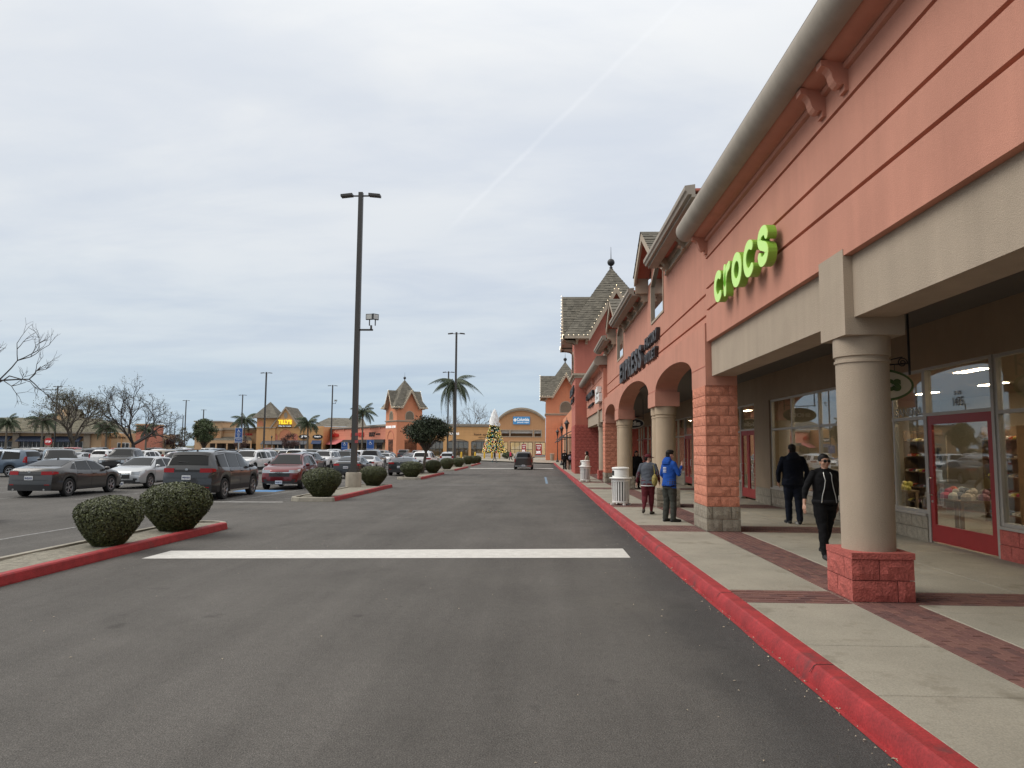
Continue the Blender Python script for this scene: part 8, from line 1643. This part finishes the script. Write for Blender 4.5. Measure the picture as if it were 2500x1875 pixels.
# young man smoking
t, hp, up, wr, child, s = person('young man in royal blue hoodie and dark cargo trousers smoking at the kerb side', (3.18, 17.75, gz(17.75) + .15), -1.08, 1.74, dict(skin=SKIN, top=BLUEH, legs=CARGO, shoe=BLACKSHOE), legs=((-.02, -.10), (.10, -.02)), arms=(((-.06, -.04, -.27), (.04, .16, -.16)), ((.10, .06, -.25), (-.08, .145, .185))), head_pitch=-.05, build=1.08, legw=1.22, hair='short', hood=True, voxel=.0095, shirt_len=.02, face=True, lean=.02, head_yaw=-.15)
el, wst = wr[1]; hand = wst + (wst - el) / np.linalg.norm(wst - el) * .10
child('cigarette', lambda q: q.tube([hand + np.array([-.01, .0, .01]), hand + np.array([.03, .08, .015])], .0055, 6), WHITE_); child('sleeve_print', lambda q: [q.tube([el + (wst - el) * a_ + np.array([.042, -.012, .012]), el + (wst - el) * (a_ + .10) + np.array([.046, .012, .0])], .010, 6) for a_ in (.06, .25, .45)], WHITE_); child('back_print', lambda q: [q.tube([up(1.28 - i * .035, -.135, -.06), up(1.28 - i * .035, -.142, .06)], .008, 6) for i in range(4)], WHITE_)
child('waist_band', lambda q: band(q, up(.825), .187 * 1.08 * s, .141 * 1.08 * s, .06 * s), cmat('dark_band', (.012, .014, .03)))
# person with maroon cap
t, hp, up, wr, child, s = person('person in maroon cap and leggings and slate sweatshirt with patterned shoulder bag, walking away', (2.98, 19.85, gz(19.85) + .15), -.28, 1.63, dict(skin=SKIN, top=GREYS, legs=MAROON, shoe=CLOG, cuff=MAROON), legs=((-.20, -.62), (.06, -.05)), arms=(((-.09, -.03, -.26), (-.05, .06, -.23)), ((.09, -.05, -.25), (.02, .14, -.20))), head_yaw=-1.15, head_pitch=-.12, build=1.16, legw=1.22, hair='cap', socks=True, voxel=.0095, shirt_len=.03, lower_sleeve=True, lean=.10, stance=.08)
for o in [c_ for c_ in t.children if c_.name.startswith('body')]: o.data.materials[4] = MAROON
def capb(q):
    n = 16; vs = []
    for i in range(7):
        a = i / 6 * PI / 2
        for j in range(n): p = 2 * PI * j / n; vs.append(hp(.093 * math.cos(a) * math.cos(p), -.015 + .108 * math.cos(a) * math.sin(p), .035 + .098 * math.sin(a)))
    q.add(vs, [(i * n + j, i * n + (j + 1) % n, (i + 1) * n + (j + 1) % n, (i + 1) * n + j) for i in range(6) for j in range(n)])
    br = []
    for r_, z in ((.0, 0), (1, 0)):
        for j in range(9): a = R(20 + 140 * j / 8); br.append(hp((.09 + .0 * r_) * math.cos(a) * (1 - .15 * r_), .075 * math.sin(a) + .02 + r_ * .085 * math.sin(a) ** .6, .042 - .012 * r_ + .02 * math.sin(a)))
    q.add(br, [(j, j + 1, 10 + j, 9 + j) for j in range(8)]); q.add([b_ - np.array([0, 0, .008]) for b_ in br], [(j, j + 1, 10 + j, 9 + j) for j in range(8)])
child('cap', capb, MAROON)
child('bag_strap', lambda q: q.tube([up(1.05, -.10, .20), up(1.25, -.09, .185), up(1.40, -.06, .15), up(1.43, .02, .13), up(1.30, .12, .14)], .014, 6), mat('bag_pattern', (.30, .24, .07), .8, var=.5, vscale=30)); child('shoulder_bag', lambda q: (q.ball(up(.96, -.11, .20), .13, 12, 9, (.62, .75, 1.25)),), MATS['bag_pattern'])
child('sweatshirt_hem', lambda q: band(q, up(.815, -.004), .19 * 1.1 * s, .144 * 1.1 * s, .06 * s), MAROON); child('shirt_tail', lambda q: band(q, up(.79, -.004), .187 * 1.1 * s, .142 * 1.1 * s, .03 * s), WHITE_)
# other shoppers along the arcade
t, hp, up, wr, child, s = person('woman with long black hair and black clothes standing behind the couple', (4.55, 33.9, gz(33.9) + .15), PI - .1, 1.75, dict(skin=SKIN2, top=DARKTOP, legs=DARKTOP, shoe=BLACKSHOE), legs=((.1, 0), (-.12, -.2)), hair='long', voxel=.014, build=1.12, arms=(((-.08, .02, -.27), (.05, .16, -.12)), ((.10, .0, -.27), (.02, .05, -.24))), face=True)
t, hp, up, wr, child, s = person('woman in beige top with long dark ponytail leaning beside the second white bin', (2.9, 43.3, gz(43.3) + .15), 1.35, 1.72, dict(skin=SKIN, top=BEIGET_, legs=DENIM, shoe=BLACKSHOE), legs=((.05, -.05), (.0, -.05)), hair='long', voxel=.014, arms=(((-.04, .1, -.25), (.02, .2, -.1)), ((.04, .12, -.25), (-.02, .2, -.12))), lean=.08); 
person('man in black sweatshirt with white chest lettering among the far pair', (2.42, 69.2, gz(69) + .15), PI - .2, 1.84, dict(skin=SKIN2, top=DARKTOP, legs=DARKTOP, shoe=BLACKSHOE), legs=((.05, 0), (-.08, -.1)), voxel=.016, build=1.08)[4]('chest_lettering', lambda q: q.box((-.14, .135, 1.33), (.14, .15, 1.38)), WHITE_)
person('person in black with a grey backpack seen from behind in the far pair', (2.82, 66.2, gz(66) + .15), -.15, 1.72, dict(skin=SKIN, top=DARKTOP, legs=DARKTOP, shoe=SOLE), legs=((.12, 0), (-.1, -.2)), voxel=.016, build=1.05)[4]('backpack', lambda q: q.ball((.02, -.2, 1.12), .17, 12, 9, (.85, .6, 1.1)), mat('backpack_grey', (.22, .2, .25), .8, var=.3, vscale=20))
person('pedestrian in black top and grey jeans crossing the lane before the decorated tree', (-6.7, 107, gz(107)), -PI / 2, 1.72, dict(skin=SKIN, top=DARKTOP, legs=GREYJ, shoe=mat('teal_shoe', (.05, .2, .2), .7)), legs=((.42, .2), (-.32, -.7)), voxel=.018)
person('person in bright pink jacket and black trousers walking left of the pickup truck', (-4.75, 117.5, gz(117)), 1.3, 1.74, dict(skin=SKIN2, top=PINK, legs=DARKTOP, shoe=SOLE), legs=((.32, .1), (-.25, -.55)), voxel=.018, build=1.1)
person('shopper with ponytail and grey sweater inside the store, behind the rightmost window', (8.55, 11.3, .15), 2.6, 1.66, dict(skin=SKIN, top=cmat('grey_knit', (.17, .16, .15)), legs=DENIM, shoe=BLACKSHOE), hair='tail', voxel=.014, head_yaw=-.9, legs=((.05, 0), (-.03, -.05)))
for i, (px, py, Y, top, lab) in enumerate(((692, 1102, 180, WHITE_, 'tiny person in white top before the ochre gabled store'), (678, 1102, 181, DARKTOP, 'tiny person in black left of the one in white, before the ochre store'), (913, 1098, 150, DARKTOP, 'tiny dark person by the salmon row doors near the corner tower'))):
    p = aty(px, py, Y); person(lab, (p[0], Y, -.2), PI, 1.75, dict(skin=SKIN, top=top, legs=DARKTOP, shoe=BLACKSHOE), voxel=.03)
